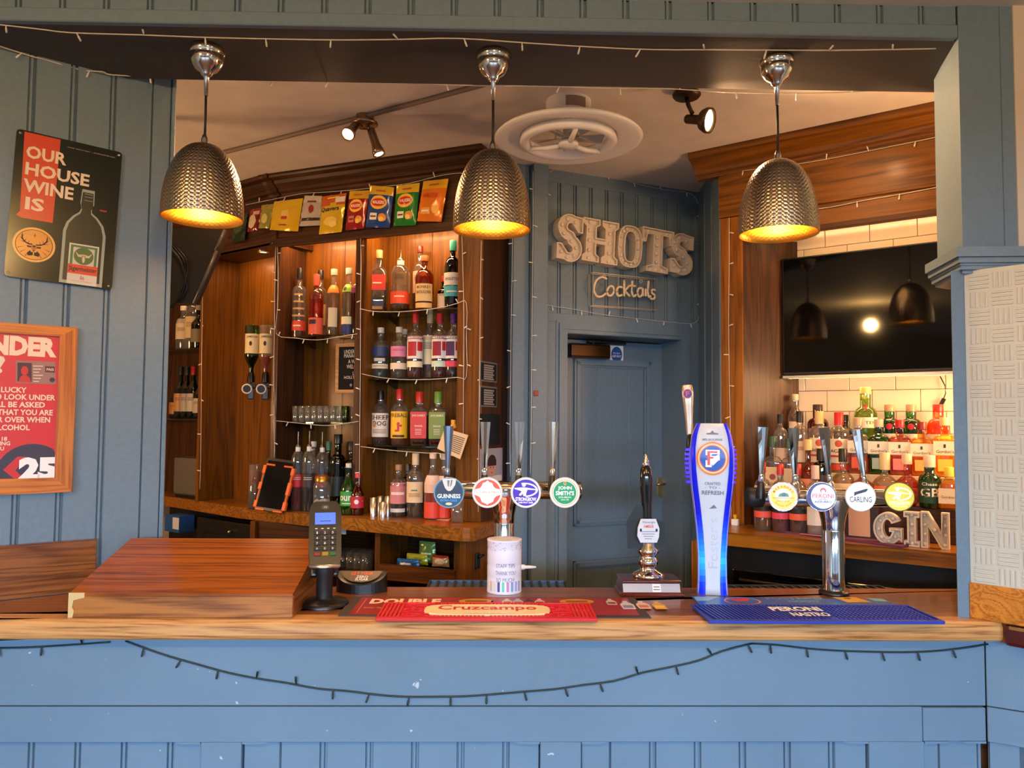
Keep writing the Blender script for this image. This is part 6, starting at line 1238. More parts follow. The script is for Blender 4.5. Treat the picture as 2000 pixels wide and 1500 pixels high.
m.flat(rect(.12, .69, -.84, -.71), ink((206, 62, 34), .3), L6(.0016)); m.text('Jägermeister', ink((40, 22, 16)), .54, .085, L6(.0019), .405, -.775, .02); m.text('56', ink((200, 70, 50)), .08, .05, L6(.0019), .405, -.89, .01); m.text('KRAUTERLIKOR     SELBSTVERSTANDLICH', ink((190, 130, 110)), .40, .014, L6(.0019), .405, -.94)
for z in (.30, .26, .21): m.flat(rect(.33, .49, z-.008, z), ink((130, 140, 120)), L6(.0009))
m.flat(rect(.64, .78, .09, .115), ink((150, 40, 26)), L6(.0004)); m.build('bottle_print', pt)
m = MB(); Co = ink((214, 140, 50), .25); Cb = ink((44, 26, 14)); c0, c1 = -.52, -.53; kx, kz = .385, .235; E = lambda s: ell(c0, c1, kx*s, kz*s, 36)
m.flat(E(1), ink((226, 166, 80), .25), L6(.0010)); m.flat(E(.88), Cb, L6(.0013)); m.flat(E(.85), Co, L6(.0016)); Q = lambda p: [(c0+x*kx, c1+z*kz) for x, z in p]; D = L6(.0020)
for s in (-1, 1):
    F_ = lambda p: Q([(s*x, z) for x, z in p])
    m.flat(F_([(.08, -.02), (.26, -.02), (.46, .08), (.60, .26), (.62, .48), (.56, .62), (.57, .44), (.53, .28), (.42, .13), (.24, .05), (.08, .04)]), Cb, D)
    for a, b in (((.30, .0), (.22, .26)), ((.45, .1), (.36, .38)), ((.55, .22), (.72, .42)), ((.60, .36), (.48, .52)), ((.48, .1), (.70, .16))):
        v = Vector(b)-Vector(a); nn = Vector((-v.y, v.x)).normalized()*.022; m.flat(F_([(a[0]-nn.x, a[1]-nn.y), (a[0]+nn.x, a[1]+nn.y), b]), Cb, D)
    m.flat(F_([(.10, -.10), (.34, -.08), (.30, -.18), (.12, -.18)]), Cb, D); m.flat(F_([(.03, -.62), (.26, -.66), (.30, -.50), (.16, -.34), (.12, -.44), (.03, -.42)]), Cb, D)
    for a in (-62, -40, -20): m.flat(F_([(.42*math.cos(R(a)), .42*math.sin(R(a))), (.80*math.cos(R(a+1.2)), .80*math.sin(R(a+1.2))), (.80*math.cos(R(a-1.2)), .80*math.sin(R(a-1.2)))]), Cb, D)
m.flat(Q([(-.12, -.02), (.12, -.02), (.13, -.18), (.07, -.36), (0, -.42), (-.07, -.36), (-.13, -.18)]), ink((190, 120, 50)), L6(.0024)); m.flat(Q([(-.10, -.05), (.10, -.05), (.03, -.14), (-.03, -.14)]), Cb, L6(.0028)); m.flat(Q([(-.05, -.32), (.05, -.32), (0, -.40)]), Cb, L6(.0028)); m.flat(Q(rect(-.012, .012, .42, .66)), Cb, D); m.flat(Q(rect(-.07, .07, .53, .555)), Cb, L6(.0023)); m.build('stag_roundel', pt)
for x, z in ((-.93, .95), (.93, .95), (-.93, -.95), (.93, -.95)): MB().lathe([(.0045, -.0005), (.004, .002), (0, .003)], M_steel, 10, T @ Matrix.Translation((x*pw_, -.012, z*ph)) @ Matrix.Rotation(R(90), 4, 'X')).build('screw', pt)
# red framed poster
fp_ = thing('framed_poster', 'red age check poster in an orange wooden frame at the left edge', 'poster', LW.w(0, 0), LW.a)
b1 = LW.xz(152, 640, -.02); b2 = LW.xz(140, 962, -.02); zt, zb_ = b1[1], b2[1]+.002; xr = (b1[0]+b2[0])/2; xl = xr-.44; fw = .052
M_fx = wood('orange frame timber lengthwise', (206, 124, 48), (156, 82, 28), 'x', .35, 14, .3)
for nm, po, mt in (('top', [(xl, zt), (xl+fw, zt-.034), (xr-fw, zt-.034), (xr, zt)], M_fx), ('bottom', [(xl, zb_), (xr, zb_), (xr-fw, zb_+.05), (xl+fw, zb_+.05)], M_fx), ('right', [(xr, zt-.0), (xr-fw, zt-.034), (xr-fw, zb_+.05), (xr, zb_)], M_frame), ('left', [(xl, zt), (xl, zb_), (xl+fw, zb_+.05), (xl+fw, zt-.034)], M_frame)):
    MB().prism(po, -.022, .0, 'y', mt).build('frame_rail', fp_)
px1, pz0, pz1 = xr-fw, zb_+.05, zt-.034; px0 = xl+fw
MB().box(px0, px1, -.012, -.004, pz0, pz1, pm('poster red', (204, 38, 38), .35)).build('sheet', fp_)
fn = planar(-.0124); m = MB(); Cw = ink((236, 206, 176)); u = lambda px, py: LW.xz(px, py, -.0124)
def tx(body, x1p, yc, hpx, wpx=None, bold=.02, col=Cw):
    xe, zc = u(x1p, yc); xs = u(x1p-wpx, yc)[0]; z_a = u(x1p, yc-hpx/2)[1]-u(x1p, yc+hpx/2)[1]; m.text(body, col, xe-xs, z_a, planar(-.0133), (xe+xs)/2, zc, bold)
tx('UNDER', 111, 680, 38, 168, .06); tx('25?', 10, 712, 36, 90, .06)
m.flat([u(*p) for p in ((31, 704), (108, 707), (109, 751), (31, 748))], ink((150, 110, 96)), planar(-.0126)); m.flat([u(*p) for p in ((34, 708), (62, 709), (62, 746), (34, 745))], ink((70, 40, 44)), planar(-.0129))
cx, cz = u(48, 724); m.flat(ell(cx, cz, .010, .015), ink((196, 44, 40)), planar(-.0132)); m.flat([u(*p) for p in ((36, 746), (39, 737), (44, 733), (52, 733), (58, 738), (61, 747))], ink((196, 44, 40)), planar(-.0132))
for k, y in enumerate((714, 720, 726, 732, 738, 744)): m.flat([u(*p) for p in ((65, y), (84-(k % 3)*4, y+.3), (84-(k % 3)*4, y+2), (65, y+1.7))], ink((226, 200, 180)), planar(-.0129))
m.flat([u(*p) for p in ((88, 715), (107, 716), (107, 728), (88, 727))], ink((90, 40, 44)), planar(-.0129)); tx('PASS', 105, 722, 5, 14, .02); cx, cz = u(102, 742); m.flat(ell(cx, cz, .008, .008, 14), ink((50, 40, 50)), planar(-.0129))
for b_, xe, y, w in (('LUCKY', 52, 762, 50), ('TO LOOK UNDER', 108, 777, 128), ('WILL BE ASKED', 88, 791, 118), ('THAT YOU ARE', 103, 806, 108), ('OR OVER WHEN', 98, 820, 116), ('ALCOHOL', 58, 835, 74)): tx(b_, xe, y, 11, w, .03)
for b_, xe, y, w in (('OVER 18', 14, 857, 50), ('ACTING', 20, 866, 46), ('YOU', 8, 876, 26)): tx(b_, xe, y, 8, w, .03)
cx, cz = u(62, 925); rq = .125; cpts = []
for i in range(41):
    a = 2*math.pi*i/40; x, z = cx+rq*.80*math.cos(a), cz+rq*.78*math.sin(a); cpts.append((min(x, px1-.001), max(z, pz0+.001)))
m.flat(cpts[:-1], ink((52, 48, 66)), planar(-.0126)); m.flat([u(*p) for p in ((6, 918), (34, 892), (52, 892), (30, 919), (50, 938), (32, 938))], ink((196, 40, 40)), planar(-.0129)); tx('25', 112, 915, 46, 76, .07, M_wht); m.build('print', fp_)
# ================================================================== CRISP PACKETS ALONG THE CABINET FRIEZE
def bag(fr, cn, label, base, top, prints, yl=-.03, thick=.022, top_f=.2, bands=()):
    """packet given by its four measured corners: top left, top right, bottom right, bottom left"""
    q = [fr.xz(a, b, yl) for a, b in cn]; cx = sum(p[0] for p in q)/4; cz = sum(p[1] for p in q)/4; q = [(a-cx, b-cz) for a, b in q]
    t = thing('crisp_packet', label, 'crisp packet', fr.w(cx, yl, cz), fr.a, 'crisp packets pinned along the cabinet frieze'); nx, nz = 12, 14
    ph_ = random.uniform(0, 6)
    def bil(u_, v_): return tuple((q[3][k]*(1-u_)+q[2][k]*u_)*(1-v_)+(q[0][k]*(1-u_)+q[1][k]*u_)*v_ for k in (0, 1))
    def pos(u_, v_, e=0, side=-1):
        x, z = bil(u_, v_); b = (max(0, math.sin(math.pi*u_))**.6)*(max(0, math.sin(math.pi*v_))**.5); wr = .0022*math.sin(u_*23+ph_)*math.sin(v_*17+ph_)+.0016*math.sin(u_*9-v_*14+ph_)
        return (x, side*(thick*b*.6+wr*(1-.5*b)+e)-.0, z)
    m = MB(); mt = [pm('packet foil %d %d %d' % c, c, .22, .15, coat=.3) for c in (base, top)]
    for side in (-1, 1):
        vs = [pos(i/nx, j/nz, 0 if side < 0 else .0006, side) for j in range(nz+1) for i in range(nx+1)]
        for which in (0, 1):
            fs = [((j*(nx+1)+i, j*(nx+1)+i+1, (j+1)*(nx+1)+i+1, (j+1)*(nx+1)+i) if side < 0 else (j*(nx+1)+i, (j+1)*(nx+1)+i, (j+1)*(nx+1)+i+1, j*(nx+1)+i+1)) for j in range(nz) for i in range(nx) if (1 if (j+.5)/nz > 1-top_f-.08*abs(i/nx-.5) else 0) == which]
            if fs: m.add(vs, fs, mt[which], None, True)
    m.build('packet', t); f = MB(.012); W_, H_ = abs(q[1][0]-q[0][0]), abs(q[0][1]-q[3][1])
    for k, p in enumerate(prints):
        g = lambda u_, v_, e=.0010+.0004*k: pos(max(0.01, min(.99, u_)), max(.01, min(.99, v_)), e)
        if p[0] == 'e': f.flat(ell(p[1], p[2], p[3], p[4], 16), ink(p[5], .3), g)
        elif p[0] == 'r': f.flat(rect(*p[1:5]), ink(p[5], .3), g)
        elif p[0] == 't' and p[1] not in ('WALKERS', 'Quavers'): f.flat(rect(p[2]-p[4]/2, p[2]+p[4]/2, p[3]-p[5]/3, p[3]+p[5]/3), ink(p[6], .3), g)
        elif p[0] == 't': f.text(p[1], ink(p[6], .3), p[4], p[5], g, p[2], p[3], .03)
    if prints: f.build('print', t)
wk = lambda w, c2, chip=(226, 150, 60): [('e', .46, .60, .34, .17, (240, 196, 60)), ('e', .46, .60, .30, .10, (206, 44, 30)), ('t', "WALKERS", .46, .60, .52, .08, (246, 236, 220)), ('r', .16, .46, .18, .34, w), ('t', c2, .31, .26, .24, .05, (70, 50, 40)), ('e', .68, .24, .17, .10, chip), ('e', .64, .20, .10, .06, (246, 206, 110)), ('t', 'CRISPS', .5, .88, .4, .05, (180, 90, 40))]
bag(LC, ((827, 354), (876, 349), (862, 433), (815, 432)), 'orange crisp packet at the right end of the row', (236, 128, 24), (240, 186, 30), [('t', 'WALKERS', .42, .62, .62, .11, (206, 40, 30)), ('r', .1, .5, .17, .33, (240, 170, 60)), ('t', 'CHEESE', .3, .25, .3, .07, (250, 240, 220)), ('e', .70, .28, .15, .10, (250, 190, 60)), ('t', 'CRISPS', .5, .88, .4, .05, (190, 90, 20))])
bag(LC, ((775, 363), (820, 357), (812, 440), (769, 442)), 'green crisp packet second from the right end of the row', (24, 126, 40), (226, 186, 40), wk((240, 236, 220), 'SALT'))
bag(LC, ((724, 362), (770, 366), (761, 445), (714, 444)), 'blue crisp packet with a notched yellow top', (28, 70, 150), (222, 180, 40), wk((236, 230, 226), 'CHEESE'), top_f=.2)
bag(LC, ((683, 373), (722, 372), (711, 446), (675, 450)), 'dark red crisp packet beside the blue one', (146, 24, 28), (216, 170, 40), wk((210, 110, 110), 'READY'), top_f=.2)
bag(LC, ((630, 384), (677, 377), (667, 453), (623, 458)), 'yellow cheesy snack packet with black lettering', (222, 186, 34), (206, 96, 30), [('t', 'Quavers', .42, .62, .78, .14, (40, 44, 50)), ('r', .62, .98, .78, .92, (232, 226, 214)), ('t', 'CHEESE', .5, .92, .5, .06, (250, 210, 90)), ('e', .5, .30, .28, .12, (240, 206, 90)), ('e', .62, .22, .16, .08, (246, 220, 120))], top_f=.24)
bag(LC, ((595, 382), (629, 383), (625, 440), (585, 442)), 'white nut packet with a dark band near its foot', (190, 180, 172), (206, 196, 186), [('r', .02, .98, .16, .26, (50, 44, 40)), ('e', .52, .55, .14, .14, (150, 50, 36)), ('t', 'NUTS', .5, .80, .5, .09, (120, 60, 50))], thick=.014)
bag(LC, ((536, 394), (592, 387), (582, 452), (527, 449)), 'wide plain yellow packet with a pale badge', (222, 182, 26), (226, 190, 40), [('r', .36, .62, .45, .66, (226, 200, 90)), ('r', .38, .58, .36, .46, (180, 60, 50)), ('t', 'PORK', .45, .18, .3, .06, (130, 80, 20))], thick=.018)
bag(LC, ((511, 401), (536, 398), (526, 446), (505, 446)), 'olive green packet beside the wide yellow one', (150, 146, 60), (170, 150, 70), [('e', .5, .4, .25, .2, (206, 196, 120))])
bag(LC, ((489, 410), (513, 405), (505, 450), (483, 453)), 'maroon and white packet near the left end of the row', (120, 26, 28), (150, 40, 36), [('e', .4, .42, .32, .3, (206, 190, 160)), ('r', .4, .9, .70, .86, (206, 180, 160))])
bag(LD, ((457, 424), (484, 416), (478, 470), (452, 474)), 'dark green packet at the left end of the row', (30, 50, 36), (36, 60, 40), [('e', .5, .5, .3, .2, (60, 80, 50))])
# ================================================================== SMALL THINGS AT THE BACK
# letter board
lbq = thing('letter_board', 'black letter board in a pale wood frame behind the glasses', 'sign', LC.w(0, 0), LC.a); yL = DEP-.03
xa, za = LC.xz(656, 671, yL); _, zb9 = LC.xz(658, 768, yL); xb = xa+.27
M_pf = wood('pale frame timber', (206, 160, 104), (170, 120, 70), 'x', .5, 14, 0)
for q in (rect(xa, xb, za-.02, za), rect(xa, xb, zb9, zb9+.02), rect(xa, xa+.02, zb9+.02, za-.02), rect(xb-.02, xb, zb9+.02, za-.02)): MB().prism(q, yL, yL+.018, 'y', M_pf).build('frame_rail', lbq)
MB().box(xa+.02, xb-.02, yL+.006, yL+.016, zb9+.02, za-.02, pm('black felt', (14, 12, 12), .9)).build('felt', lbq); m = MB(); fn = planar(yL+.0055)
for tx_, px, py, w in (('UNDER NEW', 671, 687, .125), ('MANAGEMENT', 671, 695, .15), ('A WARM', 679, 706, .09), ('WELCOME', 676, 716, .11), ('LOVE', 688, 729, .06), ('HOLLY & JACK', 671, 738, .15), ('* *', 682, 752, .04)):
    x, z = LC.xz(px, py, yL); m.text(tx_, M_wht, w, .022 if tx_ != '* *' else .02, fn, x+w/2, z, .0)
m.build('lettering', lbq)
# shot glasses
def tumbler(name, label, cat, loc, r0_, r1_, h, grp=None, mat=None):
    t = MB().lathe([(r0_*.9, 0), (r0_, .003), (r1_, h), (r1_-.0022, h), (r0_-.002, .010), (0, .009)], mat or M_glass, 20, Matrix(), cap=False)
    t.lathe([(0, 0), (r0_*.9, 0)], mat or M_glass, 20, cap=False); o = t.build(name); o.location = loc; return tag(o, label, cat, grp)
g0 = None; gs = 'clear shot glasses on the glass shelf'
for row in range(2):
    for i in range(8):
        x, z = LC.xz(577+i*12.3+row*4, 812, .08+row*.08); hgt = LC.xz(600, 793, .08)[1]-S2[1]; p = LC.w(x, .08+row*.08, S2[1])
        if g0 is None: g0 = tumbler('shot_glass', 'clear shot glass on the left bay shelf, leftmost of the front row', 'glass', p, .016, .0195, hgt, gs, M_shot)
        else:
            o = g0.copy(); C.objects.link(o); o.location = p; o['label'] = 'clear shot glass on the left bay shelf, %s in the %s row' % (('leftmost', 'second from the left', 'third from the left', 'fourth from the left', 'fourth from the right', 'third from the right', 'second from the right', 'rightmost')[i], ('front', 'back')[row])
x = LC.xz(675, 812, .08)[0]; tumbler('shot_glass', 'green shot glass at the right end of the clear ones', 'glass', LC.w(x, .08, S2[1]), .018, .021, hgt, None, GT['g'])
x = LC.xz(691, 812, .06)[0]; tumbler('shot_glass', 'clear shot glass by the divider, right of the green one', 'glass', LC.w(x, .06, S2[1]), .017, .021, hgt*.95)
# tablet in an orange bumper
tp_ = thing('tablet', 'black tablet in an orange bumper leaning on the left worktop', 'tablet', LC.w(LC.xz(525, 990, -.085)[0], -.085, ZW+.001), LC.a+R(6))
T = Matrix.Rotation(R(5), 4, 'Y') @ Matrix.Rotation(R(-16), 4, 'X'); hT = .285; wT = .088
MB().prism(rr(wT, hT/2, .012), -.006, .006, 'y', M_black, T @ Matrix.Translation((0, 0, hT/2+.002))).build('case_back', tp_)
MB().prism(rr(wT-.010, hT/2-.014, .004), -.0072, -.004, 'y', pm('tablet glass', (10, 11, 13), .06), T @ Matrix.Translation((0, 0, hT/2+.002))).build('screen', tp_)
M_or = pm('orange silicone', (240, 110, 44), .5)
for sx, za_, zb2 in ((1, .012, .06), (1, .095, .165), (1, .205, .245), (-1, .012, .05), (-1, .11, .15), (-1, .20, .245)):
    MB().box(sx*wT-.010, sx*wT+.010, -.011, .011, za_, zb2, M_or, T, bev=.004).build('bumper_corner', tp_)
for sx in (1, -1):
    MB().box(sx*wT-.003, sx*wT+.004, -.009, .009, .05, .21, M_or, T, bev=.002).build('bumper_edge', tp_)
    for zz in (.003, .250): MB().box(sx*.055-.028, sx*.055+.028, -.011, .011, zz-.005, zz+.005, M_or, T, bev=.003).build('bumper_corner', tp_)
MB().prism([(.0, 0), (.11, 0), (.055, .12)], -.03, .03, 'x', M_satin).build('stand', tp_)
# candle glass, jar of mints, jiggers, menu card, pint glass, paper
x, z = LC.xz(497, 985, -.0); p = LC.w(x, -.0, ZW); cg = thing('candle_glass', 'tall glass with red layered filling behind the tablet', 'glass', p); hq = LC.xz(497, 907, 0)[1]-ZW
MB().lathe([(.034, 0), (.036, .004), (.036, hq), (.034, hq), (.034, .006), (0, .005)], M_glass, 24, cap=False).build('glass_body', cg)
for a, b, c in ((.006, .38, (40, 22, 18)), (.38, .55, (150, 110, 50)), (.55, .85, (214, 44, 34))): MB().lathe([(.033, a*hq), (.033, b*hq)], ink(c, .4), 20).build('filling', cg)
x, z = LC.xz(628, 990, -.02); jr = thing('mint_jar', 'glass jar with a gold lid, half full of white mints', 'jar', LC.w(x, -.02, ZW)); hq = LC.xz(628, 930, -.02)[1]-ZW
MB().lathe([(.040, 0), (.046, .006), (.046, hq*.72), (.040, hq*.82), (.034, hq*.86), (.034, hq*.9)], M_glass, 28).build('glass_body', jr); MB().lathe([(.037, hq*.86), (.037, hq*.99), (.034, hq)], pm('gold lid', (180, 140, 50), .3, .8), 28).build('lid', jr)
m = MB()
for k in range(90):
    a, rr_, zz = random.uniform(0, 6.28), .038*math.sqrt(random.random()), .01+random.random()*hq*.30; m.box(-.006, .006, -.006, .006, -.004, .004, M_white, Matrix.Translation((rr_*math.cos(a), rr_*math.sin(a), zz)) @ Matrix.Rotation(a*3, 4, (1, .4, .7)))
o = m.build('mints', jr); o['kind'] = 'stuff'
for px, pyt, yl, lab in ((729, 972, -.04, 'steel spirit measure, leftmost of the four'), (743, 969, .02, 'steel spirit measure at the back, second of the four'), (748, 981, -.045, 'short steel spirit measure in front, third of the four'), (757, 969, -.0, 'steel spirit measure beside the dumpy gin bottle')):
    x = LC.xz(px, 1000, yl)[0]; zt = LC.xz(px, pyt, yl)[1]; o = MB().lathe([(.0165, 0), (.019, zt-ZW), (.0175, zt-ZW), (.015, .004), (0, .004)], M_steel, 20, cap=False).build('spirit_measure'); o.location = LC.w(x, yl, ZW); tag(o, lab, 'measure', 'steel measures on the left worktop')
yl = -.06; x = LC.xz(893, 1015, yl)[0]; tumbler('pint_glass', 'small clear glass on the corner of the left worktop', 'glass', LC.w(x, yl, ZW), .028, .034, LC.xz(893, 972, yl)[1]-ZW)
m = MB(); q = [LC.xz(a, b, -.05) for a, b in ((869, 836), (915, 850), (899, 897), (854, 876))]; m.prism(q, -.052, -.050, 'y', ink((226, 196, 156)))
f_ = lambda u_, v_: ((q[3][0]*(1-u_)+q[2][0]*u_)*(1-v_)+(q[0][0]*(1-u_)+q[1][0]*u_)*v_, -.0526, (q[3][1]*(1-u_)+q[2][1]*u_)*(1-v_)+(q[0][1]*(1-u_)+q[1][1]*u_)*v_)
for k in range(9): m.flat(rect(.38, .92, .16+.08*k, .20+.08*k), ink((110, 90, 76)), f_)
m.flat(rect(.12, .3, .78, .95), M_blk, f_); o = m.build('menu_card', None, LC.M()); tag(o, 'small tilted paper menu card pinned behind the first tap', 'card')
pp = [atz(a, b, 1.1905) for a, b in ((835, 1012), (850, 1004), (888, 1008), (876, 1018))]; o = MB().prism([(v.x, v.y) for v in pp], 1.1905, 1.192, 'z', ink((226, 160, 140))).build('leaflet'); tag(o, 'pink paper leaflet lying on the left worktop', 'paper')
# steel bin far left
x0 = LD.xz(338, 955, .04)[0]; x1 = LD.xz(391, 955, .04)[0]; zt = LD.xz(365, 894, .04)[1]; o = thing('toaster', 'brushed steel appliance on the far left worktop', 'appliance', LD.w(x0, .04, ZW), LD.a)
MB().box(0, x1-x0-.005, 0, .16, .02, zt-ZW, M_steel, bev=.012).build('casing', o); MB().box(.01, x1-x0-.015, .01, .15, 0, .02, M_black).build('foot', o)
# boxes under worktop far left
p = FC.pw(338, 1000, .0); o = MB().box(-.09, .07, 0, .10, 0, .10, ink((30, 80, 150))).box(.0, .07, -.001, .0, .02, .09, ink((200, 206, 214))).build('carton', None, Matrix.Translation((p.x, p.y, .995)) @ Matrix.Rotation(FC.a, 4, 'Z')); tag(o, 'blue and white carton under the far left worktop', 'box')
# glasses and snacks in the niches
gz = .90; gg = 'upturned tumblers in the open niche'; g1 = None
for i, (px, yl) in enumerate(((668, .02), (684, .02), (700, .02), (716, .02), (676, .10), (692, .10), (708, .10), (724, .10))):
    x = LC.xz(px, 1100, yl)[0]; hgt = LC.xz(700, 1078, .02)[1]-gz
    if g1 is None: g1 = tumbler('tumbler', 'upturned clear tumbler in the open niche, leftmost of the front row', 'glass', LC.w(x, yl, gz), .033, .028, hgt, gg)
    else:
        o = g1.copy(); C.objects.link(o); o.location = LC.w(x, yl, gz); o['label'] = 'upturned clear tumbler in the open niche, %s of the %s row' % (('leftmost', 'second', 'third', 'rightmost')[i % 4], ('front', 'back')[i//4])
o = MB().box(-.02, .02, 0, .001, -.016, .016, ink((150, 176, 200))).build('sticky_note', None, LC.M(LC.xz(670, 1037, yb-.004)[0], yb-.006, LC.xz(670, 1037, yb)[1])); tag(o, 'small pale blue note under the left worktop edge', 'note')
def snack(px, pyt, pxr, pyb, label, col, top, pr, yl=.03):
    global bag; bag(LC, ((px, pyt), (pxr, pyt+3), (pxr+2, pyb), (px-2, pyb-2)), label, col, top, pr, yl, .03)
snack(820, 1056, 850, 1100, 'green snack packet standing in the open niche', (110, 150, 70), (140, 176, 90), [('t', 'CRISPS', .5, .45, .6, .12, (226, 236, 206)), ('e', .45, .2, .3, .1, (200, 220, 120))], .06)
snack(795, 1080, 834, 1104, 'lime yellow snack packet in the open niche', (170, 180, 50), (190, 196, 70), [('e', .5, .5, .3, .2, (110, 130, 40))], .02)
snack(776, 1090, 818, 1110, 'blue snack packet at the front of the open niche', (30, 90, 160), (50, 130, 196), [('r', .2, .7, .4, .6, (226, 236, 240))], -.005)
snack(846, 1083, 876, 1108, 'cream and red snack packet in the open niche', (200, 160, 110), (170, 60, 40), [('e', .5, .5, .3, .25, (226, 200, 160))], .03)
for o in bpy.data.objects:
    if o.get('label', '').endswith('niche') and o.name.startswith('crisp_packet'): o['group'] = 'snack packets in the open niche'
# plaques and child photograph on the end panel
sdM = sd.M(); xs = lambda px, py: sd.xz(px, py, -.003)
def plaque(cn, label, base, n, name='plaque'):
    a, b, c, d = [xs(*p) for p in cn]; m = MB(); m.box(a[0], b[0], -.006, -.002, c[1], a[1], base, bev=.001); m.box(a[0]+.008, b[0]-.008, -.0066, -.005, c[1]+.008, a[1]-.008, M_blk) if n else None
    w = b[0]-a[0]; h = a[1]-c[1]
    for k in range(n): m.flat(rect(a[0]+w*.2, b[0]-w*(.2+.06*(k % 2)), a[1]-h*(.16+.76*k/n)-.008, a[1]-h*(.16+.76*k/n)), ink((150, 146, 140)), planar(-.007))
    o = m.build(name, None, sdM); return tag(o, label, 'plaque')
M_sil = pm('silver plaque edge', (150, 146, 140), .35, .6)
plaque(((937, 704), (970, 706), (970, 748), (937, 746)), 'upper small black lettered plaque on the cabinet end', M_sil, 7)
plaque(((937, 753), (970, 755), (970, 796), (937, 794)), 'lower small black lettered plaque on the cabinet end', M_sil, 7)
plaque(((937, 808), (976, 810), (976, 868), (937, 866)), 'plain black panel below the plaques on the cabinet end', pm('black slate', (22, 20, 20), .4), 0)
a, b, c = xs(938, 877), xs(981, 878), xs(981, 938); m = MB(); m.box(a[0], b[0], -.005, -.002, c[1], a[1], ink((160, 156, 176))); fc_ = xs(960, 912); g = lambda e: planar(-.0052-e)
m.flat(ell(fc_[0], fc_[1], .044, .050), ink((206, 150, 126)), g(.0003)); m.flat([(fc_[0]+.050*math.cos(R(a_)), fc_[1]+.020+.042*math.sin(R(a_))) for a_ in range(-20, 201, 20)], ink((50, 32, 28)), g(.0006))
for s in (-1, 1): m.flat(ell(fc_[0]+s*.016, fc_[1]-.002, .006, .004, 8), ink((40, 26, 24)), g(.0009))
m.flat(ell(fc_[0], fc_[1]-.028, .012, .004, 8), ink((170, 80, 76)), g(.0009)); m.flat(rect(a[0]+.02, b[0]-.01, c[1], fc_[1]-.045), ink((220, 220, 226)), g(.0003)); o = m.build('photograph', None, sdM); tag(o, 'photo print of a smiling dark haired child on the cabinet end', 'photo')
p = DW.pw(1046, 768, -.058); o = MB().box(-.012, .012, -.012, 0, -.014, .014, ink((150, 60, 50)), bev=.003).build('call_button', None, Matrix.Translation(p) @ Matrix.Rotation(DW.a, 4, 'Z')); tag(o, 'small red brown switch on the lit pilaster strip', 'switch')
# hanging dark screen seen from behind, upper left
q = [(333, 444), (441, 449), (424, 490), (380, 593), (333, 589)]; yq = 3.35
po = [aty(a, b, yq) for a, b in q]; m = MB(); hs = thing('hanging_screen', 'dark back of a screen hanging behind the first lamp', 'television', (po[0].x, yq, po[0].z))
pl = [(p.x-po[0].x-(.25 if i in (0, 4) else 0), p.z-po[0].z) for i, p in enumerate(po)]
MB().prism(pl, .0, .05, 'y', pm('dark grey moulded plastic', (44, 40, 36), .35)).build('rear_shell', hs)
def mid(i, j, f): return (pl[i][0]+(pl[j][0]-pl[i][0])*f, pl[i][1]+(pl[j][1]-pl[i][1])*f)
A_, B_ = pl[2], pl[3]; MB().tube([(A_[0], -.004, A_[1]), (B_[0], -.004, B_[1])], .008, pm('grey screen edge', (90, 84, 76), .3), 8).build('edge_strip', hs)
MB().tube([(mid(1, 2, .1)[0], .0, pl[1][1]), (pl[2][0]-.004, -.004, pl[2][1])], .008, pm('grey screen edge', (90, 84, 76), .3), 8).build('edge_strip', hs)
for k in range(3): MB().tube(smooth([(.0+.012*k, -.012, -.08), (.06+.012*k, -.016, -.16), (.08-.01*k, -.016, -.28), (.0+.012*k, -.012, -.36)], 6), .004, M_black, 6).build('cable', hs)
MB().box(-.3, -.05, .03, .10, -.25, .02, M_satin).build('bracket', hs); MB().tube([(-.2, .07, 0), (-.2, .07, 3.04-po[0].z)], .018, M_satin, 10).build('drop_pole', hs)
m = MB(); a = RC.xz(1836, 735, .235); m.tube([RC.w(*[a[0], .24], a[1]), RC.pw(1845, 752, .235), RC.pw(1847, 768, .235), RC.pw(1843, 779, .235)], .0025, M_black, 6); e = RC.pw(1842, 783, .235); m.box(-.008, .008, -.01, .005, -.02, .012, M_black, Matrix.Translation(e) @ Matrix.Rotation(RC.a, 4, 'Z') @ Matrix.Rotation(R(25), 4, 'Y')); o = m.build('loose_cable'); tag(o, 'loose black cable end hanging on the tiles below the television', 'cable')

# ================================================================== FAIRY LIGHTS
TIP = {}
def fairy(label, pts, step, wire=None, tip=None, r=.0019, dirs=None, ln=.025, plane_n=None, grp=None, jit=.9, off=.5):
    """one cable with its light tips as parts; every tip leans its own way"""
    wire = wire or M_wire; tip = tip or M_bulb; P = [Vector(p) for p in pts]; o0 = P[0]
    t = thing('string_lights', label, 'string lights', o0, 0, grp)
    Q = smooth([tuple(p-o0) for p in P], 3); MB().tube(Q, r, wire, 5).build('cable', t)
    k_ = (tip.name, ln)
    d = 0; nxt = step*off; n = 0
    for a, b in zip(Q, Q[1:]):
        a, b = Vector(a), Vector(b); L_ = (b-a).length
        while L_ > 1e-6 and d+L_ >= nxt:
            p = a+(b-a)*((nxt-d)/L_); tn = (b-a).normalized(); pn = plane_n or Vector((0, -1, 0)); up = pn.cross(tn)
            if up.z < 0 or (abs(up.z) < .3 and up.x < 0): up = -up
            s = dirs[n % len(dirs)] if dirs else (-1 if random.random() < .75 else 1)
            v = (up*s+tn*random.uniform(-jit, jit)*.5+pn*random.uniform(.05, .4)).normalized()
            if k_ not in TIP: TIP[k_] = MB().lathe([(.0021, -.001), (.0022, ln*.35), (.0031, ln*.4), (.0031, ln*.92), (.0014, ln)], tip, 8).build('light_tip', t); o = TIP[k_]
            else: o = TIP[k_].copy(); C.objects.link(o); o.parent = t
            o.rotation_mode = 'QUATERNION'; o.location = p; o.rotation_quaternion = v.to_track_quat('Z', 'Y'); n += 1; nxt += step*random.uniform(.92, 1.08)
        d += L_
    return t
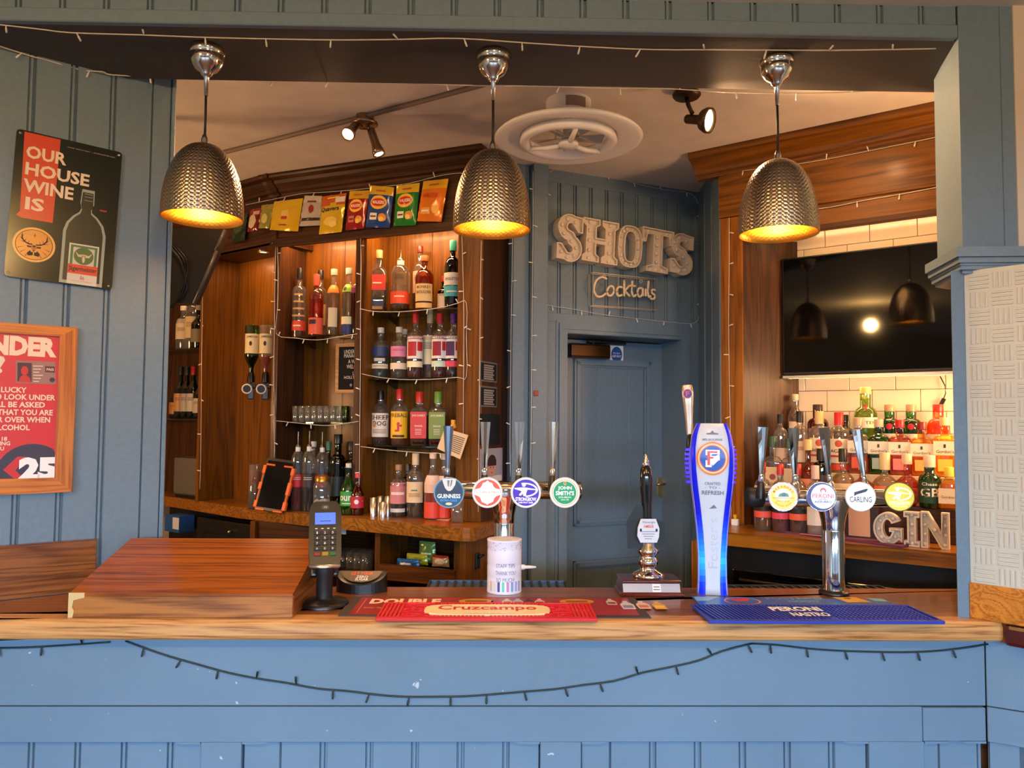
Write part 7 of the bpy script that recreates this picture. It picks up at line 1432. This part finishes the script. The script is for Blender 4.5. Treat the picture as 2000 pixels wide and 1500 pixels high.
fairy('white string lights along the middle of the beam underside', [atz(a, b, 2.893) for a, b in ((-60, 42), (70, 56), (140, 64), (270, 68), (400, 73), (530, 76), (655, 78), (780, 77), (895, 75), (1030, 84), (1160, 92), (1280, 97), (1405, 97), (1525, 98), (1645, 98), (1770, 96), (1828, 95))], .20, plane_n=Vector((0, -.3, -1)), ln=.03, r=.0022)
fairy('white string lights along the rear edge of the beam', [atz(a, b, 2.89) for a, b in ((-30, 80), (45, 105), (100, 120), (160, 137), (200, 140), (218, 146))]+[aty(a, b, 2.724) for a, b in ((300, 150), (420, 152), (540, 157), (650, 160), (760, 161), (860, 165), (960, 168), (1050, 168), (1180, 172), (1300, 173), (1420, 180), (1530, 182), (1640, 181), (1740, 175), (1830, 174))], .21, plane_n=Vector((0, -1, 0)), ln=.028, r=.0022)
gq = 'fairy lights dressing the cabinets'
def onf(fr, pts, yl): return [fr.pw(a, b, yl) for a, b in pts]
nLC = -LC.ey; nRC = -RC.ey; nDW = -DW.ey
fairy('white string lights down the divider and round the shelf beside the optics', onf(LC, ((536, 893), (536, 860), (534, 760), (536, 640), (537, 540), (540, 458), (543, 520), (542, 600), (540, 652)), -.012)+onf(LC, ((575, 660), (620, 664), (660, 658), (698, 652)), -.004), .16, plane_n=nLC, grp=gq)
fairy('white string lights down the divider between the two shelf bays', onf(LC, ((704, 452), (705, 520), (704, 603), (704, 700), (703, 800), (702, 900), (701, 988)), -.014), .15, plane_n=nLC, grp=gq)
fairy('white string lights along the front of the upper right glass shelf', onf(LC, ((703, 603), (730, 608), (780, 609), (830, 605), (870, 599), (895, 592), (911, 592), (911, 660), (911, 735), (893, 737), (840, 741), (780, 741), (735, 736), (706, 730)), -.008), .17, plane_n=nLC, grp=gq)
fairy('white string lights in two sagging lines under the lowest glass shelf', onf(LC, ((704, 872), (760, 879), (820, 884), (855, 885), (900, 880), (905, 760), (906, 620), (904, 520), (902, 455)), -.012), .18, plane_n=nLC, grp=gq)
fairy('white string lights along the front of the tumbler shelf', onf(LC, ((540, 822), (580, 826), (630, 831), (660, 829), (700, 823)), -.006), .16, plane_n=nLC, grp=gq)
fairy('white string lights along the cornice above the packets', onf(LC, ((480, 400), (540, 388), (590, 378), (640, 375), (700, 370), (760, 363), (800, 358), (855, 344), (900, 338), (915, 345)), -.022), .19, plane_n=nLC, grp=gq)
fairy('white string lights down the edge of the far left divider', onf(LD, ((397, 470), (396, 560), (394, 680), (393, 800), (392, 900), (390, 955)), -.02), .22, plane_n=-LD.ey, grp=gq)
fairy('white string lights down the cabinet end beside the plaques', [sd.pw(a, b, -.006) for a, b in ((940, 470), (938, 580), (937, 680), (936, 780), (935, 880), (934, 1000))], .19, plane_n=-sd.ey, grp=gq)
gw = 'fairy lights on the grey back wall'
fairy('white string lights down the dark strip left of the lit pilaster', onf(DW, ((1001, 440), (1000, 540), (998, 650), (997, 760), (996, 860), (997, 930)), -.018), .19, plane_n=nDW, grp=gw)
fairy('white string lights down the lit pilaster strip', onf(DW, ((1041, 335), (1041, 430), (1040, 540), (1039, 650), (1038, 760), (1037, 860), (1036, 925)), -.06), .19, plane_n=nDW, grp=gw)
fairy('white string lights in a frame around the letters over the door', onf(DW, ((1066, 590), (1066, 500), (1068, 400), (1070, 338), (1120, 328), (1180, 340), (1240, 358), (1300, 371), (1352, 380), (1368, 420), (1368, 500), (1366, 580), (1362, 628), (1320, 630), (1260, 624), (1180, 615), (1120, 604), (1070, 596), (1066, 590)), -.008), .175, plane_n=nDW, grp=gw)
gr_ = 'fairy lights on the right cabinet'
fairy('white string lights down the right cabinet pilaster', onf(RC, ((1424, 425), (1424, 520), (1423, 620), (1424, 720), (1426, 820), (1427, 940), (1428, 1025)), -.006), .15, plane_n=nRC, grp=gr_)
fairy('white string lights across the upper board of the right cabinet', onf(RC, ((1415, 338), (1480, 330), (1560, 320), (1640, 306), (1720, 290), (1790, 276), (1845, 264)), -.012), .19, plane_n=nRC, grp=gr_)
fairy('white string lights across the lower board of the right cabinet', onf(RC, ((1560, 412), (1620, 405), (1690, 391), (1760, 379), (1850, 362)), -.006), .18, plane_n=nRC, grp=gr_)
gd = 'dark string lights under the bar top'
dk = lambda pts: [aty(a, b, 2.324) for a, b in pts]
fairy('short dark string lights at the left end under the bar top', dk(((-40, 1266), (40, 1265), (100, 1262), (160, 1258), (215, 1254))), .115, M_wired, M_wired, .0026, ln=.026, grp=gd, jit=.5)
fairy('long drooping dark string lights across the blue bar front', dk(((245, 1252), (280, 1265), (330, 1282), (390, 1299), (445, 1314), (500, 1325), (560, 1334), (620, 1345), (680, 1350), (735, 1357), (790, 1361), (850, 1361), (910, 1360), (965, 1356), (1025, 1351), (1085, 1346), (1140, 1338), (1200, 1330), (1255, 1314), (1310, 1303), (1365, 1290), (1410, 1272), (1468, 1257))), .113, M_wired, M_wired, .0026, ln=.026, grp=gd, jit=.5)
fairy('dark string lights sagging at the right end under the bar top', dk(((1468, 1257), (1520, 1260), (1580, 1267), (1640, 1271), (1700, 1273), (1760, 1274), (1820, 1272), (1880, 1266), (1930, 1258))), .113, M_wired, M_wired, .0026, ln=.026, grp=gd, jit=.5)
